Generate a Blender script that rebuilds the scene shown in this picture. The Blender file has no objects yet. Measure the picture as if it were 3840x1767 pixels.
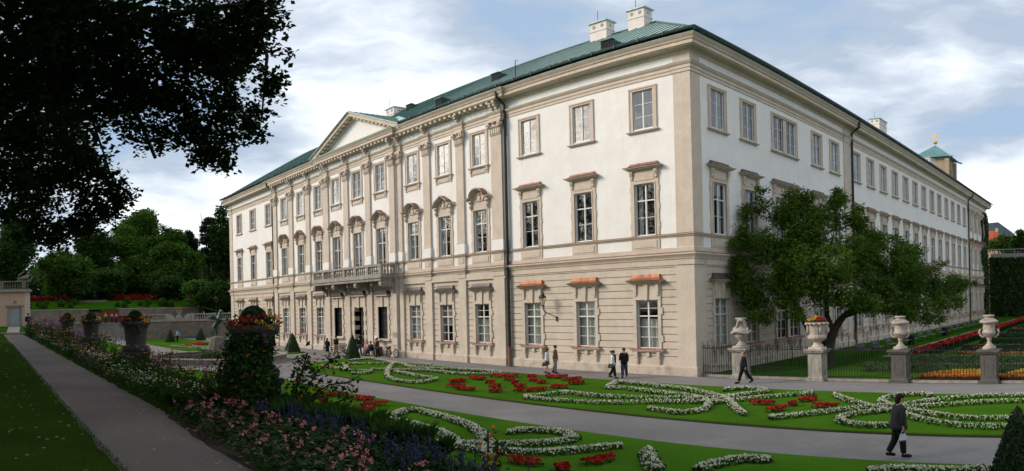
import bpy, math, random
from math import sin, cos, pi, radians, sqrt, atan2
from mathutils import Vector, Matrix, noise
random.seed(7)
R = random.Random(11)
scene = bpy.context.scene
COL = scene.collection

# ------------------------------------------------------------------ materials
def newmat(name):
    m = bpy.data.materials.new(name); m.use_nodes = True
    nt = m.node_tree; nt.nodes.clear()
    out = nt.nodes.new('ShaderNodeOutputMaterial')
    b = nt.nodes.new('ShaderNodeBsdfPrincipled')
    nt.links.new(b.outputs[0], out.inputs[0])
    return m, nt, b
def N(nt, t, **k):
    n = nt.nodes.new(t)
    for a, v in k.items():
        if hasattr(n, a): setattr(n, a, v)
        else: n.inputs[a].default_value = v
    return n
def mixc(nt, fac, a, b, mode='MIX'):
    n = nt.nodes.new('ShaderNodeMix'); n.data_type = 'RGBA'; n.blend_type = mode
    for s, v in ((n.inputs[0], fac), (n.inputs[6], a), (n.inputs[7], b)):
        if isinstance(v, (int, float)): s.default_value = v
        elif isinstance(v, tuple): s.default_value = (v[0], v[1], v[2], 1)
        else: nt.links.new(v, s)
    return n.outputs[2]
def coords(nt, obj=True, sc=(1, 1, 1)):
    t = nt.nodes.new('ShaderNodeTexCoord') if obj else nt.nodes.new('ShaderNodeNewGeometry')
    mp = nt.nodes.new('ShaderNodeMapping'); mp.inputs['Scale'].default_value = sc
    nt.links.new(t.outputs['Object'] if obj else t.outputs['Position'], mp.inputs[0])
    return mp.outputs[0]
def noisef(nt, vec, scale, detail=4, rough=.6, lo=.35, hi=.65):
    n = N(nt, 'ShaderNodeTexNoise', Scale=scale, Detail=detail, Roughness=rough)
    nt.links.new(vec, n.inputs['Vector'])
    r = nt.nodes.new('ShaderNodeMapRange'); r.inputs[1].default_value = lo; r.inputs[2].default_value = hi
    nt.links.new(n.outputs[0], r.inputs[0])
    return r.outputs[0]
def mat(name, c, rough=.8, var=.15, s1=.35, s2=6, c2=None, streak=0, bump=0, bs=20, metal=0, spec=.3, sc=(1, 1, 1), island=0, c2amt=.5, lo=.4, hi=.65):
    m, nt, b = newmat(name)
    v = coords(nt, False, sc)
    dark = tuple(x * (1 - var) for x in c); lite = tuple(min(1, x * (1 + var)) for x in c)
    f1 = noisef(nt, v, s1, 5); f2 = noisef(nt, v, s2, 4)
    col = mixc(nt, f1, dark, lite)
    col = mixc(nt, .35, col, mixc(nt, f2, dark, lite))
    if c2:
        f3 = noisef(nt, v, s1 * 2.7 + .1, 6, .7, lo, hi)
        mul = N(nt, 'ShaderNodeMath', operation='MULTIPLY'); nt.links.new(f3, mul.inputs[0]); mul.inputs[1].default_value = c2amt
        col = mixc(nt, mul.outputs[0], col, c2)
    if streak:   # rain streaks and washed patches on plaster
        v2 = coords(nt, False, (2.2, 2.2, .16)); f4 = noisef(nt, v2, 1.6, 6, .7, .52, .80)
        mu = N(nt, 'ShaderNodeMath', operation='MULTIPLY'); nt.links.new(f4, mu.inputs[0]); mu.inputs[1].default_value = streak
        col = mixc(nt, mu.outputs[0], col, tuple(x * .55 for x in c))
    if island:
        g = nt.nodes.new('ShaderNodeNewGeometry')
        col = mixc(nt, g.outputs['Random Per Island'], mixc(nt, 1.0, col, (1 - island,) * 3, 'MULTIPLY'), mixc(nt, 1.0, col, (1 + island,) * 3, 'MULTIPLY'))
    nt.links.new(col, b.inputs['Base Color'])
    b.inputs['Roughness'].default_value = rough; b.inputs['Metallic'].default_value = metal
    b.inputs['Specular IOR Level'].default_value = spec
    if bump:
        n = N(nt, 'ShaderNodeTexNoise', Scale=bs, Detail=5); nt.links.new(v, n.inputs['Vector'])
        bp = N(nt, 'ShaderNodeBump', Strength=bump, Distance=.05); nt.links.new(n.outputs[0], bp.inputs['Height'])
        nt.links.new(bp.outputs[0], b.inputs['Normal'])
    return m
def leafmat(name, c, c2, trans=.25, rough=.55, spec=.35):
    m, nt, b = newmat(name)
    g = nt.nodes.new('ShaderNodeNewGeometry')
    v = coords(nt, False)
    f = noisef(nt, v, .9, 3)
    col = mixc(nt, g.outputs['Random Per Island'], c, c2)
    col = mixc(nt, .4, col, mixc(nt, f, c, c2))
    nt.links.new(col, b.inputs['Base Color']); b.inputs['Roughness'].default_value = rough
    b.inputs['Specular IOR Level'].default_value = spec
    if trans:
        t = nt.nodes.new('ShaderNodeBsdfTranslucent'); nt.links.new(col, t.inputs[0])
        ms = nt.nodes.new('ShaderNodeMixShader'); ms.inputs[0].default_value = trans
        nt.links.new(b.outputs[0], ms.inputs[1]); nt.links.new(t.outputs[0], ms.inputs[2])
        out = [n for n in nt.nodes if n.type == 'OUTPUT_MATERIAL'][0]; nt.links.new(ms.outputs[0], out.inputs[0])
    return m
M = {}
M['white'] = mat('white_plaster', (.83, .80, .76), .85, .045, .25, 5, c2=(.66, .61, .55), c2amt=.32, streak=.2, bump=.15, bs=14)
M['white_side'] = M['white']
M['beige'] = mat('beige_plaster', (.60, .515, .42), .85, .07, .3, 6, c2=(.44, .37, .30), c2amt=.5, streak=.3, bump=.2, bs=14)
M['trim'] = mat('stone_trim', (.60, .505, .41), .8, .07, .4, 7, c2=(.44, .355, .285), c2amt=.45, streak=.35, bump=.2, bs=18)
M['cornice'] = mat('cornice_plaster', (.61, .515, .405), .8, .07, .3, 6, c2=(.42, .35, .27), c2amt=.5, streak=.4)
M['plinth'] = mat('plinth_plaster', (.54, .455, .37), .9, .08, .5, 8, c2=(.25, .21, .165), c2amt=.75, lo=.47, hi=.7, streak=.4)
M['stone'] = mat('weathered_stone', (.34, .30, .25), .85, .15, 1.2, 12, c2=(.12, .11, .09), c2amt=.6, bump=.4, bs=25)
M['palestone'] = mat('pale_marble', (.42, .36, .31), .6, .10, 2.5, 15, c2=(.34, .28, .25), c2amt=.5, bump=.25, bs=30)
M['greystone'] = mat('grey_pedestal_stone', (.095, .088, .076), .85, .18, 1.5, 12, c2=(.12, .11, .10), c2amt=.7, bump=.4, bs=20)
M['urnstone'] = mat('dark_urn_stone', (.05, .045, .038), .85, .2, 3, 14, c2=(.02, .02, .018), c2amt=.6, bump=.4, bs=25)
M['dirtystone'] = mat('stained_white_stone', (.36, .33, .285), .8, .15, 1.5, 10, c2=(.13, .12, .10), c2amt=.75, bump=.3, bs=20, sc=(1, 1, .35))
M['wallstone'] = mat('old_retaining_stone', (.20, .175, .14), .9, .22, .5, 5, c2=(.08, .075, .06), c2amt=.7, bump=.5, bs=9)
M['copper'] = mat('copper_new', (.42, .17, .085), .55, .25, 1.5, 9, c2=(.16, .085, .06), c2amt=.7, metal=.45)
M['copper_red'] = mat('copper_aged', (.26, .135, .10), .55, .2, 1.5, 9, c2=(.14, .08, .07), c2amt=.5, metal=.35)
M['copper_dark'] = mat('copper_brown', (.115, .095, .085), .5, .2, 1.5, 9, c2=(.06, .06, .06), c2amt=.5, metal=.3)
M['verdigris'] = mat('verdigris_copper', (.40, .53, .49), .6, .2, .4, 4, c2=(.22, .36, .32), c2amt=.6, metal=.15, sc=(1.6, .25, 1))
M['darkteal'] = mat('dark_teal_copper', (.10, .22, .21), .6, .2, .4, 4)
M['seam'] = mat('seam_copper', (.075, .15, .135), .55, .2, .5, 5)
M['gutter'] = mat('gutter_copper', (.025, .05, .045), .45, .3, 1, 6, metal=.3)
M['pipe'] = mat('dark_downpipe', (.03, .032, .03), .45, .2, 1, 6, metal=.3)
M['frame'] = mat('white_window_paint', (.72, .71, .68), .5, .05, 2, 10)
M['dark'] = mat('dark_interior', (.012, .012, .012), .9, .1)
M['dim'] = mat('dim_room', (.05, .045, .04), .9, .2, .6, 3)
M['iron'] = mat('wrought_iron', (.018, .018, .018), .5, .2, 2, 10, metal=.4)
M['grille'] = mat('grille_paint', (.13, .13, .125), .6, .2, 2, 10)
M['wood'] = mat('old_wood', (.10, .07, .045), .7, .25, 2, 15)
M['benchwood'] = mat('bench_boards', (.12, .13, .12), .6, .25, 2, 15)
M['chimney'] = mat('chimney_plaster', (.72, .66, .60), .85, .05, .6, 6, c2=(.5, .42, .36), c2amt=.3)
M['bronze'] = mat('green_bronze', (.05, .105, .085), .5, .3, 2, 12, c2=(.02, .03, .027), c2amt=.6, metal=.3)
M['gravel'] = mat('gravel', (.225, .21, .197), .95, .24, .12, 11, c2=(.165, .15, .138), c2amt=.7, bump=.6, bs=60)
M['asphalt'] = mat('asphalt', (.195, .18, .172), .9, .2, .25, 12, c2=(.29, .28, .27), c2amt=.55, bump=.2, bs=60, sc=(.35, 1.3, 1), lo=.55, hi=.7)
M['gravel2'] = mat('warm_gravel', (.30, .255, .22), .95, .12, .2, 30, bump=.3, bs=50)
M['terracegravel'] = mat('dark_gravel', (.135, .112, .098), .95, .35, .35, 26, c2=(.11, .095, .08), c2amt=.5, bump=.6, bs=45)
M['soil'] = mat('garden_soil', (.045, .032, .022), .95, .3, 1, 20, bump=.5, bs=30)
M['grass'] = mat('lawn_grass', (.047, .124, .009), 1, .34, .16, 12, c2=(.070, .145, .014), c2amt=.6, bump=.5, bs=55, spec=0)
M['grass2'] = mat('rough_grass', (.030, .062, .007), 1, .25, .8, 35, c2=(.05, .055, .015), c2amt=.4, bump=.9, bs=45, spec=0)
M['slopegrass'] = mat('slope_grass', (.028, .092, .005), 1, .15, .2, 10, bump=.4, bs=20, spec=0)
M['white_petal'] = leafmat('white_petals', (.55, .54, .38), (.88, .85, .70), .3)
M['red_petal'] = leafmat('red_petals', (.26, .006, .004), (.56, .018, .010), .2)
M['orange_petal'] = leafmat('orange_petals', (.60, .10, .01), (.80, .24, .02), .2)
M['yellow_petal'] = leafmat('yellow_petals', (.65, .36, .02), (.80, .58, .05), .2)
M['pink_petal'] = leafmat('pink_petals', (.36, .05, .07), (.62, .26, .25), .2)
M['purple_petal'] = leafmat('purple_petals', (.30, .04, .28), (.52, .14, .46), .2)
M['blue_petal'] = leafmat('blue_petals', (.02, .012, .07), (.05, .03, .16), .2)
M['bedleaf'] = leafmat('bed_leaves', (.014, .048, .005), (.042, .10, .014), .2, .8, .1)
M['darkleaf'] = leafmat('dark_plant_leaves', (.009, .032, .006), (.028, .07, .012), .2, .8, .1)
M['brownleaf'] = leafmat('bronze_leaves', (.035, .012, .008), (.07, .06, .02), .1)
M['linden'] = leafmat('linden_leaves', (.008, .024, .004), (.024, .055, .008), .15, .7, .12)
M['cherry'] = leafmat('cherry_leaves', (.042, .090, .008), (.125, .22, .024), .3, .7, .15)
M['treeA'] = leafmat('tree_leaves_mid', (.028, .075, .008), (.075, .155, .018), .3, .8, .1)
M['treeB'] = leafmat('tree_leaves_dark', (.018, .048, .008), (.042, .095, .015), .25, .8, .1)
M['treeC'] = leafmat('pine_needles', (.008, .020, .010), (.018, .038, .016), .1)
M['treeD'] = leafmat('tree_leaves_light', (.03, .075, .01), (.07, .15, .025), .2)
M['topiary'] = leafmat('box_leaves', (.012, .034, .008), (.035, .075, .015), .1)
M['ivy'] = leafmat('ivy_leaves', (.015, .04, .008), (.045, .09, .018), .15)
M['bark'] = mat('bark', (.045, .037, .028), .9, .3, 2, 12, bump=.8, bs=12)
M['fallen'] = leafmat('fallen_leaves', (.16, .13, .03), (.34, .27, .10), .1)
M['pinkwall'] = mat('pink_plaster', (.50, .34, .24), .85, .06, .3, 5, c2=(.40, .28, .20), c2amt=.3)
M['towerstone'] = mat('tower_stone', (.36, .28, .19), .85, .12, .3, 3, c2=(.22, .17, .12), c2amt=.5)
M['gold'] = mat('gilded', (.85, .55, .12), .3, .1, metal=.9)
M['redtile'] = mat('red_roof_tile', (.36, .08, .035), .8, .1, .2, 3)
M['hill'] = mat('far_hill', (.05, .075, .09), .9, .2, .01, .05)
M['concrete'] = mat('concrete', (.30, .28, .25), .85, .12, .5, 5)
M['skin'] = mat('skin', (.50, .27, .19), .55, .08, 4, 20)
def cloth(n, c): M[n] = mat(n, c, .85, .12, 3, 25, spec=.15)
for n, c in (('black_cloth', (.012, .012, .014)), ('charcoal_cloth', (.028, .029, .034)), ('white_cloth', (.66, .68, .68)), ('jeans', (.045, .07, .12)), ('khaki', (.27, .21, .13)), ('navy', (.012, .018, .035)), ('grey_cloth', (.22, .21, .20)), ('lightblue_cloth', (.22, .42, .50)), ('pink_cloth', (.55, .20, .24)), ('yellow_cloth', (.60, .34, .05)), ('brown_cloth', (.13, .085, .06)), ('hair_dark', (.018, .012, .009)), ('hair_red', (.13, .03, .012)), ('hair_brown', (.07, .035, .018)), ('hair_grey', (.30, .27, .24)), ('red_cloth', (.42, .02, .02)), ('plastic_white', (.52, .53, .54)), ('leather_grey', (.06, .06, .055)), ('shoe', (.012, .011, .010))): cloth(n, c)
M['flag_red'] = M['red_cloth']; M['flag_white'] = M['white_cloth']
# window pane: real thin glass, fresnel mirror over a see-through pane
def glassmat(name, tint, ior=1.75):
    m = bpy.data.materials.new(name); m.use_nodes = True; nt = m.node_tree; nt.nodes.clear()
    out = nt.nodes.new('ShaderNodeOutputMaterial'); ms = nt.nodes.new('ShaderNodeMixShader')
    # same reflectance from both faces of the thin pane
    fr = N(nt, 'ShaderNodeFresnel'); gb = nt.nodes.new('ShaderNodeNewGeometry'); mi = nt.nodes.new('ShaderNodeMix'); mi.inputs[2].default_value = ior; mi.inputs[3].default_value = 1 / ior
    nt.links.new(gb.outputs['Backfacing'], mi.inputs[0]); nt.links.new(mi.outputs[0], fr.inputs[0])
    tr = nt.nodes.new('ShaderNodeBsdfTransparent'); tr.inputs[0].default_value = (*tint, 1)
    gl = nt.nodes.new('ShaderNodeBsdfGlossy'); gl.inputs['Roughness'].default_value = .03; gl.inputs[0].default_value = (.9, .92, .95, 1)
    v = coords(nt, False); n = N(nt, 'ShaderNodeTexNoise', Scale=1.3, Detail=1); nt.links.new(v, n.inputs['Vector'])
    bp = N(nt, 'ShaderNodeBump', Strength=.12, Distance=.06); nt.links.new(n.outputs[0], bp.inputs['Height'])
    nt.links.new(bp.outputs[0], gl.inputs['Normal'])
    nt.links.new(fr.outputs[0], ms.inputs[0]); nt.links.new(tr.outputs[0], ms.inputs[1]); nt.links.new(gl.outputs[0], ms.inputs[2])
    nt.links.new(ms.outputs[0], out.inputs[0]); return m
M['glass'] = glassmat('window_glass', (.90, .92, .92), 1.9)
M['glass_up'] = glassmat('upper_window_glass', (.88, .90, .90), 2.3)
M['lampglass'] = glassmat('lantern_glass', (.8, .8, .75), 1.45)
M['curtain'] = mat('curtain_cloth', (.52, .52, .47), .9, .15, 1, 8)
m, nt, b = newmat('water'); b.inputs['Base Color'].default_value = (.02, .028, .018, 1); b.inputs['Roughness'].default_value = .06
v = coords(nt, False); n = N(nt, 'ShaderNodeTexNoise', Scale=3.0, Detail=3); nt.links.new(v, n.inputs['Vector'])
bp = N(nt, 'ShaderNodeBump', Strength=.15, Distance=.05); nt.links.new(n.outputs[0], bp.inputs['Height']); nt.links.new(bp.outputs[0], b.inputs['Normal'])
M['water'] = m

# ------------------------------------------------------------------ mesh building
class MB:
    def __init__(s): s.v = []; s.f = []; s.mi = []; s.m = []; s.cur = 0; s.T = None
    def mat(s, name):
        if name not in s.m: s.m.append(name)
        s.cur = s.m.index(name); return s
    def add(s, vs, fs):
        o = len(s.v)
        if s.T is not None: vs = [tuple(s.T @ Vector(v)) for v in vs]
        s.v += [tuple(v) for v in vs]; s.f += [tuple(i + o for i in f) for f in fs]; s.mi += [s.cur] * len(fs)
    def box(s, a, b):
        x0, y0, z0 = a; x1, y1, z1 = b
        s.add([(x0, y0, z0), (x1, y0, z0), (x1, y1, z0), (x0, y1, z0), (x0, y0, z1), (x1, y0, z1), (x1, y1, z1), (x0, y1, z1)],
              [(0, 3, 2, 1), (4, 5, 6, 7), (0, 1, 5, 4), (1, 2, 6, 5), (2, 3, 7, 6), (3, 0, 4, 7)])
    def frustum(s, c, a, z0, b, z1):   # rect half sizes a at z0 -> b at z1
        x, y = c
        s.add([(x - a[0], y - a[1], z0), (x + a[0], y - a[1], z0), (x + a[0], y + a[1], z0), (x - a[0], y + a[1], z0),
               (x - b[0], y - b[1], z1), (x + b[0], y - b[1], z1), (x + b[0], y + b[1], z1), (x - b[0], y + b[1], z1)],
              [(0, 3, 2, 1), (4, 5, 6, 7), (0, 1, 5, 4), (1, 2, 6, 5), (2, 3, 7, 6), (3, 0, 4, 7)])
    def tube(s, pts, r, n=6, cap=True):
        P = [Vector(p) for p in pts]; k = len(P)
        rr = r if isinstance(r, (list, tuple)) else [r] * k
        vs = []; up = Vector((.13, .21, 1)).normalized()
        for i, p in enumerate(P):
            d = (P[min(i + 1, k - 1)] - P[max(i - 1, 0)])
            d = d.normalized() if d.length > 1e-9 else Vector((0, 0, 1))
            a = d.cross(up)
            if a.length < .05: a = d.cross(Vector((1, 0, 0)))
            a.normalize(); b = d.cross(a).normalized()
            for j in range(n):
                t = 2 * pi * j / n; vs.append(p + a * (rr[i] * cos(t)) + b * (rr[i] * sin(t)))
        fs = [(i * n + j, i * n + (j + 1) % n, (i + 1) * n + (j + 1) % n, (i + 1) * n + j) for i in range(k - 1) for j in range(n)]
        if cap: fs += [tuple(range(n))[::-1], tuple(range((k - 1) * n, k * n))]
        s.add(vs, fs)
    def lathe(s, prof, c=(0, 0, 0), n=20, flute=0, rx=1, ry=1, twist=0):
        vs = []
        for i, (r, z) in enumerate(prof):
            for j in range(n):
                t = 2 * pi * j / n + twist; q = r * (1 + (flute * (1 if j % 2 else -1) if isinstance(flute, float) else 0))
                vs.append((c[0] + q * cos(t) * rx, c[1] + q * sin(t) * ry, c[2] + z))
        k = len(prof)
        fs = [(i * n + j, i * n + (j + 1) % n, (i + 1) * n + (j + 1) % n, (i + 1) * n + j) for i in range(k - 1) for j in range(n)]
        fs += [tuple(range(n))[::-1], tuple(range((k - 1) * n, k * n))]
        s.add(vs, fs)
    def prism(s, poly, z0, z1):
        n = len(poly)
        s.add([(x, y, z0) for x, y in poly] + [(x, y, z1) for x, y in poly],
              [tuple(range(n))[::-1], tuple(range(n, 2 * n))] + [(i, (i + 1) % n, n + (i + 1) % n, n + i) for i in range(n)])
    def slab(s, poly, y0, y1):   # polygon in x,z extruded in y
        n = len(poly)
        s.add([(x, y0, z) for x, z in poly] + [(x, y1, z) for x, z in poly],
              [tuple(range(n)), tuple(range(n, 2 * n))[::-1]] + [(i, n + i, n + (i + 1) % n, (i + 1) % n) for i in range(n)])
    def sweep(s, prof, path, close=False):
        # path in plan, going so that outward is to the right; prof = (offset, z)
        k = len(path); rows = []
        for i in range(k):
            p = Vector(path[i]).to_2d()
            d0 = (p - Vector(path[i - 1]).to_2d()).normalized() if i > 0 else None
            d1 = (Vector(path[i + 1]).to_2d() - p).normalized() if i < k - 1 else None
            d0 = d0 or d1; d1 = d1 or d0
            n0 = Vector((d0.y, -d0.x)); n1 = Vector((d1.y, -d1.x)); m = (n0 + n1)
            m = m.normalized() / max(.3, m.normalized().dot(n0))
            rows.append([(p.x + m.x * o, p.y + m.y * o, z) for o, z in prof])
        n = len(prof); vs = [v for r in rows for v in r]
        fs = [(i * n + j, (i + 1) * n + j, (i + 1) * n + (j + 1) % n, i * n + (j + 1) % n) for i in range(k - 1) for j in range(n)]
        fs += [tuple(range(n)), tuple(range((k - 1) * n, k * n))[::-1]]
        s.add(vs, fs)
    def ball(s, c, r, n=10, m=7, rz=None, ry=None, jit=0):
        rz = rz or r; ry = ry or r; vs = [(c[0], c[1], c[2] - rz)]
        for i in range(1, m):
            t = -pi / 2 + pi * i / m
            for j in range(n):
                q = 1 + (R.uniform(-jit, jit) if jit else 0)
                a = 2 * pi * j / n; vs.append((c[0] + r * q * cos(t) * cos(a), c[1] + ry * q * cos(t) * sin(a), c[2] + rz * q * sin(t)))
        vs.append((c[0], c[1], c[2] + rz)); L = len(vs) - 1
        fs = [(0, 1 + (j + 1) % n, 1 + j) for j in range(n)]
        for i in range(m - 2):
            fs += [(1 + i * n + j, 1 + i * n + (j + 1) % n, 1 + (i + 1) * n + (j + 1) % n, 1 + (i + 1) * n + j) for j in range(n)]
        fs += [(L, 1 + (m - 2) * n + j, 1 + (m - 2) * n + (j + 1) % n) for j in range(n)]
        s.add(vs, fs)
    def leaf(s, p, size, flat=0.0, asp=1.6):
        # one folded leaf (two quads sharing a midrib)
        a = R.uniform(0, 2 * pi); tl = R.gauss(0, .6) * (1 - flat); 
        d = Vector((cos(a), sin(a), tl)).normalized()
        w = d.cross(Vector((R.gauss(0, .5) * (1 - flat), R.gauss(0, .5) * (1 - flat), 1))).normalized()
        n = d.cross(w) * size * .12; p = Vector(p); L = d * size; W = w * (size / asp * .5)
        s.add([p, p + L * .45 + W + n, p + L, p + L * .45 - W + n, p + L * .3], [(0, 1, 2, 4), (0, 4, 2, 3)])
    def quad(s, p, size, up=.5):
        n = Vector((R.gauss(0, 1), R.gauss(0, 1), R.gauss(0, 1) + up)).normalized()
        a = n.cross(Vector((R.random(), R.random(), R.random() + .1))).normalized() * size * .5; b = n.cross(a).normalized() * size * R.uniform(.3, .5)
        p = Vector(p); s.add([p - a, p - b, p + a, p + b], [(0, 1, 2, 3)])
    def mesh(s, name, smooth=False):
        me = bpy.data.meshes.new(name); me.from_pydata(s.v, [], s.f)
        for n in s.m: me.materials.append(M[n])
        if s.mi: me.polygons.foreach_set('material_index', s.mi)
        if smooth: me.polygons.foreach_set('use_smooth', [True] * len(s.f))
        me.update(); return me
    def build(s, name, parent=None, loc=None, rz=None, smooth=False):
        return put(name, s.mesh(name, smooth), parent, loc, rz)
def mb(m): return MB().mat(m)
def put(name, me, parent=None, loc=None, rz=None):
    o = bpy.data.objects.new(name, me); COL.objects.link(o)
    if parent: o.parent = parent
    if loc: o.location = loc
    if rz: o.rotation_euler = (0, 0, rz)
    return o
def tag(o, label, cat, group=None):
    o['label'] = label; o['category'] = cat
    if group: o['group'] = group
    return o
def thing(name, label, cat, loc=(0, 0, 0), rz=0, group=None):
    return tag(put(name, None, None, loc, rz), label, cat, group)
def struct(o): o['kind'] = 'structure'; return o
def stuff(o): o['kind'] = 'stuff'; return o
def copy_tree(root, loc=None, rz=None, scale=None):
    def cp(o, par):
        c = o.copy(); COL.objects.link(c); c.parent = par
        for ch in o.children: cp(ch, c)
        return c
    r = cp(root, None)
    if loc: r.location = loc
    if rz is not None: r.rotation_euler = (0, 0, rz)
    if scale: r.scale = (scale,) * 3 if isinstance(scale, (int, float)) else scale
    return r

# ================================================================== GROUND
T = 2.69   # level of the raised garden terrace
def sheet(name, poly, z0, z1, m):
    return struct(mb(m).build(name)) if False else struct(_prism(name, poly, z0, z1, m))
def _prism(name, poly, z0, z1, m):
    b = mb(m); b.prism(poly, z0, z1); return b.build(name)
b = mb('gravel'); b.add([(-1500, -900, -.02), (1200, -900, -.02), (1200, 1800, -.02), (-1500, 1800, -.02)], [(0, 1, 2, 3)])
struct(b.build('ground'))
sheet('pavement', [(-87, -3.82), (60, -3.82), (60, .1), (-87, .1)], -.01, .004, 'asphalt')
def far_lawn_poly(mx=False, my=False, xr=60):
    P = [(-20.9, -12.2), (-21.9, -11.85), (-23.4, -11.5), (-25.3, -10.8), (-27, -9.8), (-28.2, -8.7), (-28.9, -7.6), (-29.3, -6.5), (-30.2, -5.4), (-30.9, -4.6), (-30.4, -4.0), (-28, -3.85), (xr, -3.82), (xr, -12.38), (-19, -12.38)]
    if my: P = [(x, -14.28 * 2 - y) for x, y in P]
    if mx: P = [(-71.3 - x, y) for x, y in P]
    if mx != my: pass
    else: P = P[::-1]
    return P
def lawn(name, P):
    # lawn slab: soil edge below, turf on top
    b = mb('soil'); b.prism(P, -.015, .035); b.mat('grass')
    c = (sum(p[0] for p in P) / len(P), sum(p[1] for p in P) / len(P))
    b.prism([(p[0], p[1]) for p in P], .036, .075)
    return struct(b.build(name))
lawn('lawn', far_lawn_poly())
P = [(x, y) for x, y in far_lawn_poly()]; P = [(x, -28.54 - y) for x, y in P][::-1]
P = [(x, max(y, -24.7)) for x, y in P]
lawn('lawn', [(x, y) for x, y in P])
lawn('lawn', [(-71.3 - x, y) for x, y in far_lawn_poly(xr=14)][::-1])
lawn('lawn', [(-71.3 - x, -28.54 - y) for x, y in far_lawn_poly(xr=14)])
# raised terrace with the path the picture is taken from
sheet('terrace_ground', [(-38.2, -60), (45, -60), (45, -28.75), (-38.2, -28.75)], 1.2, T - .03, 'soil')
struct(_prism('terrace_lawn', [(-38.2, -60), (45, -60), (45, -32.0), (-38.2, -32.0)], T - .029, T, 'grass2'))
struct(_prism('terrace_lawn', [(-38.2, -30.55), (4, -30.55), (9.5, -30.45), (13.5, -30.35), (16, -30.75), (16, -30.05), (-38.2, -30.05)], T - .029, T, 'grass2'))
# path with a worn irregular edge
def wob(y, x): return y + .07 * noise.noise(Vector((x * 1.3, y, 0))) + .03 * noise.noise(Vector((x * 5, y, 3)))
xs = [-34 + i * .4 for i in range(int(79 / .4))]
pp = [(x, wob(-32.02, x)) for x in xs] + [(x, wob(-30.52 - (.25 if x > 10 else 0) * min(1, (x - 10) / 4), x)) for x in reversed(xs)]
struct(_prism('garden_path', pp, T - .05, T + .006, 'terracegravel'))
w = mb('wallstone'); w.box((-87, -28.9, -.1), (60, -28.75, T - .035)); tag(w.build('terrace_wall'), 'low stone wall holding up the flower terrace above the lawns', 'wall')
# stone curb closing the path, more terrace behind it
c = mb('stone'); c.box((-38.5, -60, T - .4), (-38.2, -28.9, T + .07)); tag(c.build('stone_curb'), 'thin stone curb across the end of the gravel path', 'curb')
sheet('terrace_ground', [(-87, -60), (-38.5, -60), (-38.5, -28.75), (-87, -28.75)], .5, T - .02, 'slopegrass')
struct(_prism('stone_path', [(-71, -30.5), (-71, -29.0), (-39, -30.6), (-39, -31.7)], T - .04, T - .012, 'gravel2'))
# ------------------------------------------------ garden beside the side wing
sheet('side_lawn', [(0.1, .6), (5.85, .6), (5.85, 100), (0.1, 100)], -.015, .05, 'slopegrass')
sheet('side_path', [(5.85, 14), (7.62, 14), (7.62, 100), (5.85, 100)], -.015, .012, 'gravel2')
sheet('side_lawn', [(5.86, .6), (60, .6), (60, 13.9), (5.86, 13.9)], -.015, .045, 'grass')
sheet('side_lawn', [(7.63, 13.95), (60, 13.95), (60, 93), (7.63, 93)], -.015, .04, 'grass')
# ------------------------------------------------ far terrace beyond the fountain
sheet('upper_terrace', [(-95, -60), (-87.3, -60), (-87.3, 40), (-95, 40)], -.1, 2.6, 'gravel')
g = mb('slopegrass')   # grass bank rising behind the second wall
nx, ny = 10, 44; vs = []; fs = []
for i in range(nx + 1):
    for j in range(ny + 1):
        x = -95 - 14 * i / nx; y = -55 + 110 * j / ny
        edge = max(0, min(1, (18 - y) / 16))
        z = 4.75 * (.3 + .7 * edge) + 1.75 * sin(pi / 2 * i / nx) * edge + .1 * noise.noise(Vector((x * .2, y * .2, 0)))
        vs.append((x, y, z))
fs = [(i * (ny + 1) + j, (i + 1) * (ny + 1) + j, (i + 1) * (ny + 1) + j + 1, i * (ny + 1) + j + 1) for i in range(nx) for j in range(ny)]
g.add(vs, fs); struct(g.build('grass_slope', smooth=True))
g = mb('slopegrass'); g.add([(-109, -80, 6.4), (-109, 40, 6.4), (-300, 60, 8), (-300, -160, 8)], [(0, 1, 2, 3)]); struct(g.build('upper_ground'))

# retaining walls, balustrades, stairs
def baluster(b, x, y, z, h, r=.085, n=8):
    b.lathe([(r * .8, 0), (r * .8, h * .06), (r * .45, h * .12), (r, h * .33), (r * .85, h * .45), (r * .4, h * .72), (r * .5, h * .8), (r * .75, h * .86), (r * .75, h)], (x, y, z), n)
def wall_run(y0, y1, name, label):
    t = thing(name, label, 'wall', (-87, (y0 + y1) / 2, 0)); L = (y1 - y0) / 2
    w = mb('wallstone'); w.box((-.35, -L, -.1), (0, L, 2.65))
    for k in range(1, 6):
        pass
    w.build('wall_face', t)
    c = mb('stone'); c.box((-.45, -L, 2.65), (.14, L, 2.86)); c.build('coping', t)
    return t
t = wall_run(-11.7, 34, 'retaining_wall', 'grey stone retaining wall with balustrade behind the fountain')
def balustrade(t, y0, y1, yo):
    b = mb('dirtystone'); b.box((-.33, y0 - yo, 2.861), (.03, y1 - yo, 2.98)); b.box((-.36, y0 - yo, 3.68), (.06, y1 - yo, 3.86)); b.build('balustrade_rail', t)
    n = int((y1 - y0) / .36)
    bb = mb('dirtystone'); baluster(bb, 0, 0, 0, .7, .11); me = bb.mesh('baluster', True)
    for i in range(n): put('baluster', me, t, (-.15, y0 - yo + (i + .5) * (y1 - y0) / n, 2.98))
    for y in (y0, y1):
        p = mb('dirtystone'); p.box((-.4, y - yo - .25, 2.862), (.1, y - yo + .25, 3.9)); p.build('pier', t)
yo = (-11.7 + 34) / 2
balustrade(t, -11.2, -5.5, yo); balustrade(t, -1.2, 2.6, yo); balustrade(t, 3.4, 9, yo)
s = mb('dirtystone')   # volute ramps and vase pedestal between
s.slab([(0, 2.87), (0, 3.85), (.5, 3.85), (.9, 3.6), (1.3, 3.2), (1.9, 2.98), (1.9, 2.87)], -.3, 0)
s2 = MB(); s2.mat('dirtystone')
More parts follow.
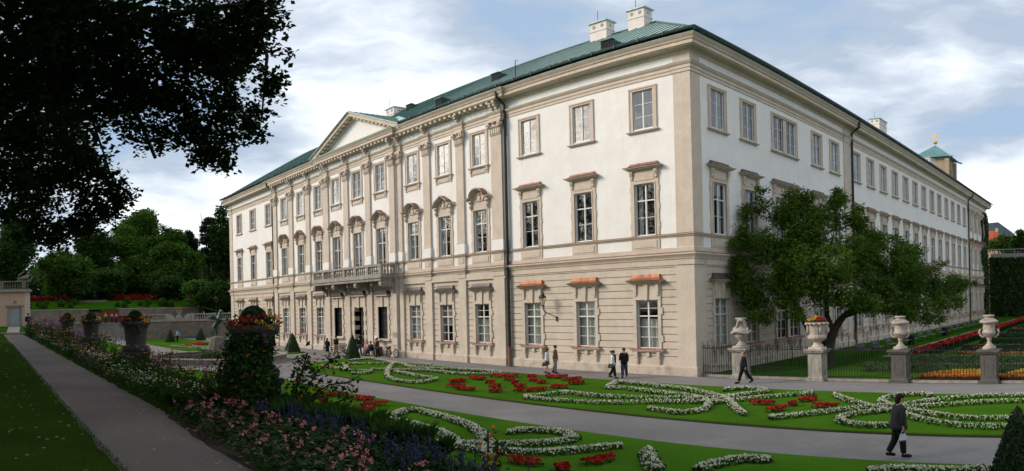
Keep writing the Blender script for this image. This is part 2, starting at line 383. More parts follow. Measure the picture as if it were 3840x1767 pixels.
for sx in (1, -1):
    P = [(0, 2.87), (0, 3.85), (.5, 3.85), (.9, 3.6), (1.3, 3.2), (1.85, 2.98), (1.85, 2.87)]
    vs = [(-.3, -3.35 - yo - sx * (2.0 - p[0]), p[1]) for p in P] + [(0, -3.35 - yo - sx * (2.0 - p[0]), p[1]) for p in P]; n = len(P)
    s2.add(vs, [tuple(range(n)), tuple(range(n, 2 * n))[::-1]] + [(i, n + i, n + (i + 1) % n, (i + 1) % n) for i in range(n)])
s2.box((-.4, -3.75 - yo, 2.862), (.1, -2.95 - yo, 3.6)); s2.build('volute', t)
wall_run(-28.7, -16.7, 'retaining_wall', 'stained stone retaining wall left of the far stairs')
tw = thing('upper_wall', 'long upper stone wall holding the grass bank behind the balustrade', 'wall', (-95, 0, 0))
w = mb('wallstone'); w.box((-.3, -55, 2.5), (0, -16.6, 4.78)); w.box((-.3, -11.8, 2.5), (0, 3, 4.78)); w.box((-.3, 3, 2.5), (0, 14, 3.6)); w.build('wall_face', tw)
w = mb('stone'); w.box((-.4, -55, 4.781), (.08, -16.6, 4.92)); w.box((-.4, -11.8, 4.781), (.08, 3, 4.92)); w.build('coping', tw)
d = thing('garden_door', 'rusty brown door leaf in the upper stone wall', 'door', (-94.9, -13.1, 2.6)); m_ = mb('redtile'); M['rustdoor'] = mat('rust_door', (.12, .04, .02), .8, .2, 1, 6)
m_ = mb('rustdoor'); m_.box((0, -1.5, 0), (.12, 1.5, 2.1)); m_.box((.12, -1.5, 1.9), (.18, 1.5, 2.1)); m_.build('door_leaf', d)
st = thing('garden_steps', 'pale stone steps rising through the far retaining wall', 'steps', (-86, -14.2, 0))
s = mb('dirtystone')
for i in range(15): s.box((-1.2 - .3 * i - .32, -2.3, -.05), (-.9 - .3 * i, 2.3, .175 * (i + 1)))
s.build('treads', st)
st = thing('garden_steps', 'dark stone steps climbing the grass bank above the wall', 'steps', (-95, -14.3, 4.2))
s = mb('wallstone')
for i in range(14): s.box((-.6 - .7 * i - .75, -2.4, -.5), (-.55 - .7 * i, 2.4, .165 * (i + 1)))
s.build('treads', st)
gt = thing('iron_gate', 'iron gate with thin bars at the foot of the far steps', 'gate', (-87.0, -14.2, 0))
g = mb('iron')
for i in range(28): g.box((-.02, -2.3 + i * .17, 2.7), (.02, -2.27 + i * .17, 3.7))
g.box((-.03, -2.4, 3.6), (.03, 2.4, 3.65)); g.box((-.03, -2.4, 2.75), (.03, 2.4, 2.8)); g.build('bars', gt)
# ================================================================== PINK BUILDING
pb = thing('garden_pavilion', 'low pink pavilion with roof balustrade and grey door', 'building', (-71.1, -30.3, T))
w = mb('pinkwall'); w.box((-14, -26, 0), (0, -1.25, 4.35)); 
w = MB(); w.mat('pinkwall'); w.box((-14, -26, 0), (0, -.13, 4.4)); w.box((-14, 1.43, 0), (0, 2.59, 4.4)); w.box((-14, -.13, 2.45), (0, 1.43, 4.4)); w.box((-14, -.13, 0), (-.25, 1.43, 2.45)); w.build('wall', pb)
q = mb('trim')
for i in range(11): q.box((-.5, 1.95, .05 + .4 * i), (.05, 2.64, .39 + .4 * i))
q.build('corner_quoins', pb)
q = mb('dirtystone'); q.box((-14, -26, 4.4), (.15, 2.72, 4.48)); q.box((-14, -26, 4.48), (.35, 2.9, 4.75)); q.build('cornice', pb)
d = mb('stone'); d.box((-.03, -.33, 0), (.1, -.13, 2.6)); d.box((-.03, 1.43, 0), (.1, 1.63, 2.6)); d.box((-.03, -.5, 2.6), (.16, 1.8, 2.78)); d = d.build('door_frame', pb)
M['greydoor'] = mat('grey_door_paint', (.27, .30, .29), .6, .15, 1, 8)
d2 = mb('greydoor'); d2.box((-.24, -.12, 0), (-.15, 1.42, 2.44))
for y in (-.03, .72):
    for z in (.15, .95, 1.7): d2.box((-.15, y, z), (-.12, y + .6, z + .62))
d2.build('door', pb)
sgn = mb('concrete'); sgn.box((0, .45, 2.95), (.04, .9, 3.4)); sgn.mat('iron')
for k in range(5): sgn.box((.04, .5, 3.02 + k * .07), (.045, .85, 3.04 + k * .07))
sgn.build('wall_plaque', pb)
r = mb('wallstone'); r.box((-.35, -26, 4.751), (.1, 2.7, 4.9)); r.box((-.38, -26, 5.75), (.13, 2.73, 5.9))
for y in (-12, -8, -4.4, -1, 1.9): r.box((-.36, y - .25, 4.9), (.11, y + .25, 5.75))
r.build('roof_balustrade', pb)
bb = mb('wallstone'); 
baluster(bb, 0, 0, 0, .85, .1, 6); me = bb.mesh('baluster', True)
for i in range(75): put('baluster', me, pb, (-.13, 2.4 - i * .33, 4.9))
sp = thing('sphinx_statue', 'small weathered sphinx statue on the pavilion roof corner', 'statue', (-71.1, -28.3, T + 5.9))
s = mb('wallstone'); s.tube([(-.2, -.9, .2), (-.2, -.3, .3), (-.2, .2, .45), (-.2, .45, .8)], [.16, .26, .24, .14], 8); s.ball((-.2, .5, 1.02), .15); s.tube([(-.3, .3, .3), (-.3, .75, .06)], .07, 6); s.tube([(-.1, .3, .3), (-.1, .75, .06)], .07, 6); s.tube([(-.2, -.8, .25), (-.2, -.7, .8), (-.2, -.1, 1.15)], [.05, .12, .05], 6); s.box((-.45, -1.1, 0), (.05, .85, .06))
s.build('body', sp, smooth=True)

# ================================================================== PALACE
pal = thing('palace', 'long white and beige baroque palace with green copper roof and pediment', 'palace')
W1 = [-68.1, -63.1, -57.9, -52.8, -48.4, -44.1, -39.8, -35.65, -31.5, -26.75, -22.45, -18.1, -12.95, -8.15, -3.32]
W2 = [2.85, 6.55, 11.75, 17.3, 20.85, 25.9, 29.6, 33.3, 37.1, 40.9, 44.6, 48.3, 52.1, 55.8, 59.7, 63.4, 67.2, 71.0, 75.4, 79.1, 82.6, 86.0]
PIL = [(-55.95, -54.8, .15), (-51.5, -50.3, .15), (-47.05, -45.95, .15), (-43.0, -42.3, .15), (-42.3, -41.25, .35), (-38.25, -37.15, .35), (-34.15, -33.05, .35), (-30.05, -29.0, .35), (-29.0, -28.3, .15), (-25.2, -24.1, .15), (-20.85, -19.75, .15), (-16.75, -15.4, .15)]
PIL = [(a + .1, c - .1 * (c - a > .8), s) for a, c, s in PIL]
XL, YE = -71.9, 89.2
def sec(x): return .35 if -42.3 < x < -29.0 else .15 if -55.95 < x < -15.4 else 0
def outline(pil=True, pt=.14):
    xs = sorted(set([XL, -70.8, -55.95, -42.3, -29.0, -15.4, -1.1, 0] + ([p[0] for p in PIL] + [p[1] for p in PIL] if pil else [])))
    def o(x):
        r = sec(x)
        if pil and any(a < x < b for a, b, _ in PIL): r += pt
        if pil and (x > -1.1 or x < -70.8): r += .06
        return r
    P = [(XL - (.06 if pil else 0), 16)]
    last = None
    for a, b in zip(xs, xs[1:]):
        v = o((a + b) / 2)
        a2 = XL - (.06 if pil else 0) if a == XL else a
        b2 = (.06 if pil else 0) if b == 0 else b
        if last is None or abs(v - last) > 1e-6: P.append((a2, -v)) 
        if last is not None and abs(v - last) > 1e-6: P.insert(len(P) - 1, (a2, -last))
        last = v
    P.append((.06 if pil else 0, -last))
    if pil: P += [(.06, .95), (0, .95), (0, 22.9), (.08, 22.9), (.08, 24.3), (0, 24.3), (0, YE)]
    else: P += [(0, YE)]
    P.append((-16, YE)); return P
OUT, OUT0 = outline(), outline(False)

def grid(b, us, zs, depth, reveal):
    us = sorted(set(round(u, 4) for u in us)); zs = sorted(set(round(z, 4) for z in zs))
    D = [[depth((us[i] + us[i + 1]) / 2, (zs[j] + zs[j + 1]) / 2) for j in range(len(zs) - 1)] for i in range(len(us) - 1)]
    def dd(i, j):
        if i < 0 or j < 0 or i >= len(D) or j >= len(D[0]): return None
        return D[i][j]
    for i in range(len(D)):
        j = 0
        while j < len(D[0]):
            d = D[i][j]; k = j
            while k + 1 < len(D[0]) and D[i][k + 1] == d: k += 1
            if d != 'h': b.add([(us[i], d, zs[j]), (us[i + 1], d, zs[j]), (us[i + 1], d, zs[k + 1]), (us[i], d, zs[k + 1])], [(0, 1, 2, 3)])
            j = k + 1
        for j in range(len(D[0])):
            d = D[i][j]; a = reveal if d == 'h' else d
            for (ni, nj, e) in ((i + 1, j, 'u'), (i, j + 1, 'z')):
                n = dd(ni, nj)
                if n is None: continue
                c = reveal if n == 'h' else n
                if abs(a - c) < 1e-6: continue
                if e == 'u': x = us[i + 1]; b.add([(x, a, zs[j]), (x, c, zs[j]), (x, c, zs[j + 1]), (x, a, zs[j + 1])], [(0, 1, 2, 3)])
                else: z = zs[j + 1]; b.add([(us[i], a, z), (us[i + 1], a, z), (us[i + 1], c, z), (us[i], c, z)], [(0, 1, 2, 3)])
GV = [1.05 + .425 * k for k in range(13)]
def holesG(c, dbl=False, x=.8): return [(c - x, c + x, 1.53, 4.33)] if not dbl else [(c - 1.78, c - .2, 1.53, 4.33), (c + .2, c + 1.78, 1.53, 4.33)]
def up_holes(c, dbl=False, door=False):
    if dbl: return [(c - 1.75, c - .25, 8.13, 11.18), (c + .25, c + 1.75, 8.13, 11.18), (c - 1.72, c - .26, 14.53, 16.92), (c + .26, c + 1.72, 14.53, 16.92)]
    return [(c - .75, c + .75, 7.1 if door else 8.13, 11.18), (c - .73, c + .73, 14.53, 16.92)]
# --- front, ground floor
holes = []
for i, c in enumerate(W1):
    if i == 7: holes.append((c - .92, c + .92, 0, 4.3))
    elif i in (6, 8): holes.append((c - .78, c + .78, 1.5, 4.3))
    else: holes += holesG(c)
def inh(H, u, z): return any(a < u < b_ and c < z < d for a, b_, c, d in H)
def dG(u, z):
    if inh(holes, u, z): return 'h'
    s = sec(u)
    if -55.95 < u < -15.4:
        inpil = any(a < u < b_ for a, b_, _ in PIL)
        d = -(s + .14) if inpil or z > 6.12 else -s + .0
        if inpil or z > 6.12: return round(d, 3)
        if any(g < z < g + .055 for g in GV): return round(d + .06, 3)
        return round(d, 3)
    if u > -1.2 or u < -70.7: return -.05
    if any(g < z < g + .055 for g in GV): return .06
    return 0
us = [XL, -70.7, -1.2, .05, -55.95, -15.4, -42.3, -29.0] + [p[0] for p in PIL] + [p[1] for p in PIL] + [h[0] for h in holes] + [h[1] for h in holes]
zs = [0, 6.12, 6.62] + GV + [g + .055 for g in GV] + [h[2] for h in holes] + [h[3] for h in holes]
b = mb('beige'); grid(b, us, zs, dG, .34); b.build('ground_floor_wall', pal)
# --- front, upper floors
HU = []
for i, c in enumerate(W1): HU += up_holes(c, door=i in (6, 7, 8))
def dU(u, z): return 'h' if inh(HU, u, z) else -sec(u)
us = [XL, 0, -55.95, -15.4, -42.3, -29.0] + [h[0] for h in HU] + [h[1] for h in HU]
zs = [6.62, 19.3] + [h[2] for h in HU] + [h[3] for h in HU]
b = mb('white'); grid(b, us, zs, dU, .24); b.build('upper_wall', pal)
# --- side wing (local u = Y)
RZ = Matrix.Rotation(pi / 2, 4, 'Z')
H2 = []; H2u = []
for i, c in enumerate(W2):
    H2 += holesG(c, i == 2); H2u += up_holes(c, i == 2)
H2 = [h for h in H2 if not (17.6 > (h[0] + h[1]) / 2 > 17)] + holesG(17.3)
def dG2(u, z):
    if inh(H2, u, z): return 'h'
    if u < 1.15 or 23.1 < u < 24.7: return -.05
    if any(g < z < g + .055 for g in GV): return .06
    return 0
b = mb('beige'); b.T = RZ
grid(b, [-.05, 1.15, 23.1, 24.7, YE] + [h[0] for h in H2] + [h[1] for h in H2], [0, 6.62] + GV + [g + .055 for g in GV] + [1.53, 4.33], dG2, .34); b.build('ground_floor_wall', pal)
b = mb('white'); b.T = RZ
grid(b, [0, YE] + [h[0] for h in H2u] + [h[1] for h in H2u], [6.62, 19.3] + [h[2] for h in H2u] + [h[3] for h in H2u], lambda u, z: 'h' if inh(H2u, u, z) else 0, .24); b.build('upper_wall', pal)
# --- end and back walls, dim rooms behind the panes
b = mb('beige'); b.box((XL, .01, 0), (XL + .3, 16.2, 19.3)); b.box((XL, 16.2, 0), (-16.3, 16.5, 19.3)); b.box((-16.3, 16.5, 0), (-16.2, YE, 19.3)); b.box((-16.3, YE - .3, 0), (-.01, YE, 19.3)); b.build('rear_wall', pal)
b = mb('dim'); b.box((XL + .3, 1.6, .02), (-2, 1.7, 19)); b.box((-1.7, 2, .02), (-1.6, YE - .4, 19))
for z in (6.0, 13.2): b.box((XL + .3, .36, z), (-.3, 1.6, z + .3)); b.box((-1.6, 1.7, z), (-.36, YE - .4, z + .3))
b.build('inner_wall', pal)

# --- string courses and cornices
def course(name, m, prof, path=OUT): return mb(m), prof, path, name
for name, m, prof, path in (
    ('plinth', 'plinth', [(0, -.05), (.10, -.05), (.10, .48), (.05, .56), (0, .56)], OUT),
    ('string_course', 'trim', [(0, 6.3), (.05, 6.3), (.05, 6.6), (.1, 6.63), (.12, 6.7), (.22, 6.84), (.27, 6.87), (.27, 6.97), (0, 7.03)], OUT),
    ('string_course', 'trim', [(0, 7.031), (.05, 7.031), (.05, 7.26), (.02, 7.3), (0, 7.3)], OUT),
    ('string_course', 'trim', [(0, 7.88), (.05, 7.9), (.08, 7.97), (.15, 8.0), (.16, 8.055), (0, 8.09)], OUT),
    ('architrave', 'trim', [(0, 17.52), (.05, 17.52), (.05, 17.72), (.09, 17.73), (.09, 17.9), (.13, 17.94), (.2, 18.03), (.22, 18.10), (0, 18.12)], OUT),
    ('main_cornice', 'cornice', [(0, 18.66), (.05, 18.67), (.09, 18.73), (.15, 18.80), (.17, 18.87), (.62, 18.90), (.62, 18.95), (.70, 18.96), (.70, 19.18), (.76, 19.2), (.80, 19.3), (.92, 19.44), (.94, 19.5), (0, 19.62)], OUT0)):
    b = mb(m); b.sweep(prof, path); b.build(name, pal)
b = mb('copper_red'); b.sweep([(.0, 7.032), (.275, 6.972), (.285, 6.972), (.285, 6.987), (0, 7.05)], OUT); b.sweep([(0, 8.091), (.165, 8.057), (.175, 8.057), (.175, 8.07), (0, 8.105)], OUT); b.build('ledge_flashing', pal)
b = mb('verdigris'); b.sweep([(0, 18.121), (.225, 18.102), (.24, 18.10), (.24, 18.12), (0, 18.15)], OUT); b.sweep([(0, 19.625), (.95, 19.502), (.97, 19.5), (.97, 19.53), (0, 19.72)], OUT0); b.build('cornice_flashing', pal)
# modillions below the main cornice, centre only
b = mb('cornice'); b.box((-.13, -.6, 18.72), (.13, -.15, 18.87)); b.box((-.16, -.62, 18.87), (.16, -.16, 18.905)); me = b.mesh('modillion')
x = -55.5
while x < -15.5:
    put('modillion', me, pal, (x, -sec(x), 0)); x += .62

for a, c, s in PIL:
    for f in (.22, .62) if c - a > .9 else (.3,):
        x = a + (c - a) * f; w = .22; y = -s - .14; b = mb('trim')
        b.box((x, y - .12, 18.14), (x + w, y, 18.3)); b.box((x, y - .2, 18.3), (x + w, y, 18.5)); b.box((x, y - .36, 18.5), (x + w, y + .1, 18.7)); b.box((x - .04, y - .42, 18.66), (x + w + .04, y + .1, 18.79)); b.build('frieze_bracket', pal)
    b = mb('trim'); b.box((a, -s - .139, 18.13), (c, -s, 18.36)); b.build('frieze_block', pal)

# --- pilasters: each with base and capital
def capital(b, a, c, y0):
    w = (c - a) / 2; x = (a + c) / 2; y = -y0
    b.box((x - w - .03, y - .06, 16.42), (x + w + .03, y + .1, 16.5))
    b.slab([(x - w, 16.5), (x + w, 16.5), (x + w + .12, 17.3), (x - w - .12, 17.3)], y - .1, y + .1)
    for k in range(5):
        u = x - w + (k + .5) * 2 * w / 5
        b.box((u - .05, y - .13, 16.52), (u + .05, y - .09, 17.0)); b.ball((u, y - .16, 16.98), .075, 6, 4)
    for sx in (-1, 1):
        b.tube([(x + sx * (w + .02), y - .28, 17.16), (x + sx * (w + .02), y + .02, 17.16)], .19, 10)
        b.ball((x + sx * (w + .02), y - .29, 17.16), .08, 6, 4)
    b.ball((x, y - .2, 17.3), .12, 6, 4); b.box((x - w - .2, y - .26, 17.34), (x + w + .2, y + .1, 17.42)); b.box((x - w - .14, y - .2, 17.42), (x + w + .14, y + .1, 17.515))
for a, c, s in PIL:
    y = s + .14
    b = mb('trim'); b.box((a, -y, 9.0), (c, -s + .02, 16.42)); p = b.build('pilaster', pal)
    b = mb('trim'); capital(b, a, c, y); b.build('capital', p, smooth=False)
    b = mb('white'); b.box((a - .07, -y - .08, 8.105), (c + .07, -s, 8.85)); b.mat('trim'); b.box((a - .05, -y - .06, 8.85), (c + .05, -s, 8.93)); b.box((a - .02, -y - .03, 8.93), (c + .02, -s, 9.0)); b.build('base', p)
    b = mb('trim'); b.box((a, -y, 7.3), (c, -s + .01, 7.88)); b.box((a + .16, -y - .03, 7.4), (c - .16, -y, 7.78)); b.build('pedestal', p)
for n, (a, c) in enumerate(((-1.1, 0), (XL, -70.8))):
    b = mb('trim'); x0, x1 = (a, .06) if n == 0 else (XL - .06, c)
    b.box((x0, -.06, 8.09), (x1, .05, 17.52)); b.box((x0, -.06, 18.13), (x1, .05, 18.68)); b.box((x0, -.06, 7.3), (x1, .05, 7.88))
    if n == 0: b.box((-.04, .051, 8.09), (.06, .95, 17.52)); b.box((-.04, .051, 18.13), (.06, .95, 18.68)); b.box((-.04, .051, 7.3), (.06, .95, 7.88))
    b.build('corner_pilaster', pal)
b = mb('trim'); b.box((-.04, 22.9, 7.3), (.08, 24.3, 7.88)); b.box((-.04, 22.9, 8.1), (.08, 24.3, 17.52)); b.box((-.04, 22.9, 18.13), (.08, 24.3, 18.68)); b.build('pilaster', pal)
for a in (73.8, 77.0, 80.6, 84.2, 87.8):
    b = mb('trim'); b.box((-.04, a, 9.0), (.1, a + .8, 16.5)); p = b.build('pilaster', pal)
    b = mb('trim'); b.T = RZ; capital(b, a, a + .8, .1); b.build('capital', p)

# --- window prototypes (local: x along wall, -y outward, z real height)
def casement(w, z0, z1, trans, hb, y=.1, split=True, fr=.05):
    b = mb('frame'); t = .06
    b.box((-w, y, z0), (-w + fr, y + t, z1)); b.box((w - fr, y, z0), (w, y + t, z1)); b.box((-w + fr, y, z0), (w - fr, y + t, z0 + fr)); b.box((-w + fr, y, z1 - fr), (w - fr, y + t, z1))
    b.box((-.035, y - .01, z0 + fr), (.035, y + t, z1 - fr))
    for z in trans:
        b.box((-w + fr, y - .02, z - .035), (-.035, y + t, z + .035)); b.box((.035, y - .02, z - .035), (w - fr, y + t, z + .035))
    for z in hb:
        b.box((-w + fr, y + .01, z - .014), (-.035, y + t - .01, z + .014)); b.box((.035, y + .01, z - .014), (w - fr, y + t - .01, z + .014))
    # sash rails
    for s in (-1, 1):
        x0, x1 = (-w + fr, -.035) if s < 0 else (.035, w - fr)
        b.box((x0, y + .005, z0 + fr), (x0 + .022, y + t - .005, z1 - fr)); b.box((x1 - .022, y + .005, z0 + fr), (x1, y + t - .005, z1 - fr))
    return b
def pane(w, z0, z1, y=.13):
    b = mb('glass')
    for s in (-1, 1):   # each leaf sits very slightly out of true, as real casements do
        e = R.uniform(-.012, .012); x0, x1 = (-w, 0) if s < 0 else (0, w)
        b.add([(x0, y + e, z0), (x1, y - e, z0), (x1, y - e, z1), (x0, y + e, z1)], [(0, 1, 2, 3)])
    return b
def curtain(kind, w, z0, z1, y=.3):
    b = mb('curtain')
    def drape(x0, x1, za, zb):
        n = max(2, int((x1 - x0) / .05)); vs = []
        for i in range(n + 1):
            x = x0 + (x1 - x0) * i / n; yy = y + .025 * sin(i * 1.9) + .01 * sin(i * 4.1)
            vs += [(x, yy, za), (x, yy, zb)]
        b.add(vs, [(2 * i, 2 * i + 2, 2 * i + 3, 2 * i + 1) for i in range(n)])
    if kind == 'full': drape(-w, w, z0, z1)
    if kind == 'low': drape(-w, w, z0, z0 + (z1 - z0) * .62)
    if kind == 'sides': drape(-w, -w * .55, z0, z1); drape(w * .6, w, z0, z1)
    if kind == 'blind': 
        z = z1
        while z > z0 + (z1 - z0) * .45: b.box((-w, y, z - .045), (w, y + .03, z - .012)); z -= .06
    if kind == 'left': drape(-w, -w * .2, z0, z1)
    return b
def copperhood(m, w0, w1, d0, z0, z1, d1=.12):
    b = mb(m); rows = []
    K = 5
    for k in range(K + 1):
        t = k / K; c = 1 - (1 - t) ** 2.0   # concave flare
        q = t ** .55
        w = w1 + (w0 - w1) * (1 - c); d = d0 + (d1 - d0) * c; z = z0 + (z1 - z0) * t ** 1.5
        rows.append([(-w, 0, z), (-w, -d, z), (w, -d, z), (w, 0, z)])
    vs = [v for r in rows for v in r]
    fs = [(4 * k + j, 4 * k + j + 1, 4 * k + 5 + j, 4 * k + 4 + j) for k in range(K) for j in range(3)] + [(4 * K, 4 * K + 1, 4 * K + 2, 4 * K + 3), (0, 3, 2, 1)]
    b.add(vs, fs)
    for x in (-.33, .33):   # seams
        b.add([(x * w0 / 1.1 - .02, -rows[0][1][1] * -1 - .01, z0 + .02), (x * w0 / 1.1 + .02, rows[0][1][1] - .01, z0 + .02), (x * w1 / 1.1 + .02, rows[-1][1][1] - .01, z1 + .02), (x * w1 / 1.1 - .02, rows[-1][1][1] - .01, z1 + .02)], [(0, 1, 2, 3)])
    return b
def winG(W=.79):
    h = W + .21; s = mb('beige')
    s.box((-h, -.07, 1.47), (-W, .02, 5.25)); s.box((W, -.07, 1.47), (h, .02, 5.25)); s.box((-W, -.07, 4.33), (W, .02, 5.25))
    for sx in (-1, 1):
        s.box((sx * (h + .06) - .06, -.065, 3.5), (sx * (h + .06) + .06, 0.01, 3.9)); s.box((sx * (h + .06) - .06, -.065, 1.9), (sx * (h + .06) + .06, 0.01, 2.3))
        x = sx * (W + .02); s.box((x - .1, -.17, 4.75), (x + .1, -.07, 5.25)); s.box((x - .08, -.14, 4.6), (x + .08, -.07, 4.75))
        s.box((x - .1, -.19, .98), (x + .1, .02, 1.32)); s.box((x - .09, -.14, .74), (x + .09, .02, .98)); s.box((x - .08, -.1, .62), (x + .08, .02, .74))
    s.add([(-.09, -.07, 4.33), (.09, -.07, 4.33), (.15, -.07, 5.25), (-.15, -.07, 5.25), (-.09, -.15, 4.33), (.09, -.15, 4.33), (.15, -.17, 5.25), (-.15, -.17, 5.25)], [(4, 5, 6, 7), (0, 4, 7, 3), (1, 2, 6, 5), (0, 1, 5, 4)])
    s.box((-.12, -.1, 1.05), (.12, .02, 1.32))
    hd = mb('trim'); hd.box((-h - .02, -.2, 5.251), (h + .02, .02, 5.33)); hd.box((-h - .12, -.3, 5.33), (h + .12, .02, 5.4)); hd.box((-h - .24, -.42, 5.4), (h + .24, .02, 5.47))
    sl = mb('trim'); sl.box((-h - .12, -.16, 1.32), (h + .12, .02, 1.4)); sl.box((-h - .2, -.24, 1.4), (h + .2, .02, 1.465))
    sl.mat('copper'); sl.add([(-h - .21, -.26, 1.475), (h + .21, -.26, 1.475), (h + .21, .1, 1.535), (-h - .21, .1, 1.535), (-h - .21, -.26, 1.45), (h + .21, -.26, 1.45)], [(0, 1, 2, 3), (4, 5, 1, 0)])
    sl.mat('copper_red'); sl.box((-W - .04, -.1, 4.331), (W + .04, -.071, 4.36))
    return s, hd, sl
def winM(W=.75, kind='flat'):
    h = W + .28; s = mb('trim')
    s.box((-h, -.06, 8.106), (-W, .02, 11.2)); s.box((W, -.06, 8.106), (h, .02, 11.2)); s.box((-h, -.06, 11.2), (h, .02, 11.98))
    for sx in (-1, 1):
        for z in (8.5, 9.6, 10.7): s.box((sx * (h + .025) - .03, -.055, z), (sx * (h + .025) + .03, .01, z + .35))
        s.box((sx * (W + .03) - .04, -.09, 8.106), (sx * (W + .03) + .04, -.06, 11.2))
    s.box((-W - .07, -.09, 11.2), (W + .07, -.06, 11.26))
    s.box((-h, -.055, 7.3), (h, .01, 7.88)); s.box((-h + .18, -.085, 7.4), (h - .18, -.055, 7.78))
    hd = mb('trim')
    if kind == 'flat':
        for sx in (-1, 1):
            x = sx * (h - .14); hd.box((x - .11, -.2, 11.72), (x + .11, -.06, 11.98)); hd.box((x - .09, -.15, 11.5), (x + .09, -.06, 11.72)); hd.ball((x, -.2, 11.84), .07, 6, 4)
        hd.box((-h + .3, -.09, 11.4), (h - .3, -.061, 11.86))
        hd.box((-h - .02, -.16, 11.981), (h + .02, .02, 12.06)); hd.box((-h - .14, -.3, 12.06), (h + .14, .02, 12.14)); hd.box((-h - .28, -.42, 12.14), (h + .28, .02, 12.2))
    else:
        for sx in (-1, 1):
            x = sx * (h - .08); hd.tube([(x, -.1, 11.3), (x, -.16, 11.5), (x, -.1, 11.7), (x, -.24, 11.9)], [.08, .12, .1, .15], 8); hd.box((x - .16, -.26, 11.84), (x + .16, -.02, 11.96))
        if kind == 'arch': C = [(-1.36, 12.02), (-.86, 12.04)] + [(-.8 * cos(pi * k / 12), 12.06 + .62 * sin(pi * k / 12)) for k in range(0, 13)] + [(.86, 12.04), (1.36, 12.02)]
        else: C = [(-1.36, 12.02), (-.9, 12.06), (-.72, 12.3), (0, 12.68), (.72, 12.3), (.9, 12.06), (1.36, 12.02)]
        C = [(x * (h / 1.03), z) for x, z in C]
        for (dy, th, zo) in ((.22, .07, -.08), (.34, .07, -.01), (.46, .06, .06)):
            for (x0, z0), (x1, z1) in zip(C, C[1:]):
                hd.add([(x0, -dy, z0 + zo), (x1, -dy, z1 + zo), (x1, -dy, z1 + zo + th), (x0, -dy, z0 + zo + th), (x0, .02, z0 + zo), (x1, .02, z1 + zo), (x1, .02, z1 + zo + th), (x0, .02, z0 + zo + th)], [(0, 1, 2, 3), (0, 4, 5, 1), (3, 2, 6, 7), (0, 3, 7, 4), (1, 5, 6, 2)])
        hd.mat('copper_red')
        for (x0, z0), (x1, z1) in zip(C, C[1:]): hd.add([(x0, -.49, z0 + .125), (x1, -.49, z1 + .125), (x1, .03, z1 + .16), (x0, .03, z0 + .16)], [(0, 1, 2, 3)])
        hd.mat('trim'); P = [(x, z - .02) for x, z in C if abs(x) < .9]; P = [(P[0][0], 11.97)] + P + [(P[-1][0], 11.97)]
        hd.slab(P, -.06, .02)
        hd.ball((0, -.08, 12.02), .2, 9, 6, .26, .09); hd.ball((0, -.12, 12.34), .1, 7, 5, .1, .08)   # cartouche
        for sx in (-1, 1): hd.tube([(sx * .2, -.08, 11.85), (sx * .42, -.1, 11.9), (sx * .55, -.09, 12.1), (sx * .4, -.1, 12.2)], [.05, .06, .05, .03], 6)
    return s, hd
def winU(W=.73, apron=False):
    h = W + .29; s = mb('trim')
    s.box((-h, -.05, 14.42), (-W, .02, 17.15)); s.box((W, -.05, 14.42), (h, .02, 17.15)); s.box((-W, -.05, 16.92), (W, .02, 17.15))
    s.box((-h - .01, -.09, 17.06), (h + .01, -.049, 17.16)); s.box((-h, -.08, 14.42), (-h + .08, -.05, 17.06)); s.box((h - .08, -.08, 14.42), (h, -.05, 17.06))
    s.mat('copper_red'); s.box((-W - .03, -.08, 16.921), (W + .03, -.051, 16.95))
    sl = mb('trim'); sl.box((-h - .06, -.13, 14.3), (h + .06, .02, 14.36)); sl.box((-h - .14, -.2, 14.36), (h + .14, .02, 14.43))
    if apron:
        sl.box((-h + .22, -.05, 13.86), (h - .22, .02, 14.2)); sl.box((-h + .3, -.075, 13.92), (h - .3, -.049, 14.14))
        for sx in (-1, 1): sl.box((sx * (h - .08) - .09, -.13, 14.06), (sx * (h - .08) + .09, .02, 14.3)); sl.box((sx * (h - .08) - .07, -.08, 13.82), (sx * (h - .08) + .07, .02, 14.06))
    return s, sl
sG, hG, lG = winG(); sG = sG.mesh('stone_surround'); hG = hG.mesh('hood'); lG = lG.mesh('sill')
cG = casement(.79, 1.53, 4.33, [3.41], [3.87, 2.18, 2.78]).mesh('casement')
cop = {k: copperhood(k, 1.34, .98, .52, 5.475, 5.83).mesh('copper_cap') for k in ('copper', 'copper_red', 'copper_dark')}
sM = {}; hM = {}
for k in ('flat', 'arch', 'gable'): a, h_ = winM(kind=k); sM[k] = a.mesh('stone_surround'); hM[k] = h_.mesh('hood')
copM = {k: copperhood(k, 1.36, 1.0, .47, 12.205, 12.45).mesh('copper_cap') for k in ('copper_red', 'copper_dark')}
cM = casement(.75, 8.13, 11.18, [10.2], [9.2]).mesh('casement'); cMd = casement(.75, 7.1, 11.18, [9.9], [8.4]).mesh('casement')
sU, lU = winU(); sU = sU.mesh('stone_surround'); lU = lU.mesh('sill'); lUa = winU(apron=True)[1].mesh('sill')
cU = casement(.73, 14.53, 16.92, [], [15.3, 16.1], y=.04, fr=.05).mesh('casement')
CK = {}
def cur(kind, fl):
    w, a, z = {'G': (.74, 1.56, 4.3), 'M': (.7, 8.16, 11.15), 'U': (.7, 14.56, 16.9)}[fl]
    if (kind, fl) not in CK: CK[(kind, fl)] = curtain(kind, w, a, z, .26 if fl == 'U' else .34).mesh('curtain')
    return CK[(kind, fl)]
def place(u, rot, out):
    if rot: return (out, u, 0), pi / 2
    return (u, -out, 0), 0
def window(name, u, rot, out, surround, parts, cur_):
    loc, rz = place(u, rot, out)
    w = put(name, surround, pal, loc, rz)
    for n, me in parts: put(n, me, w)
    if cur_: put('curtain', cur_, w)
    return w
CK_ = 0
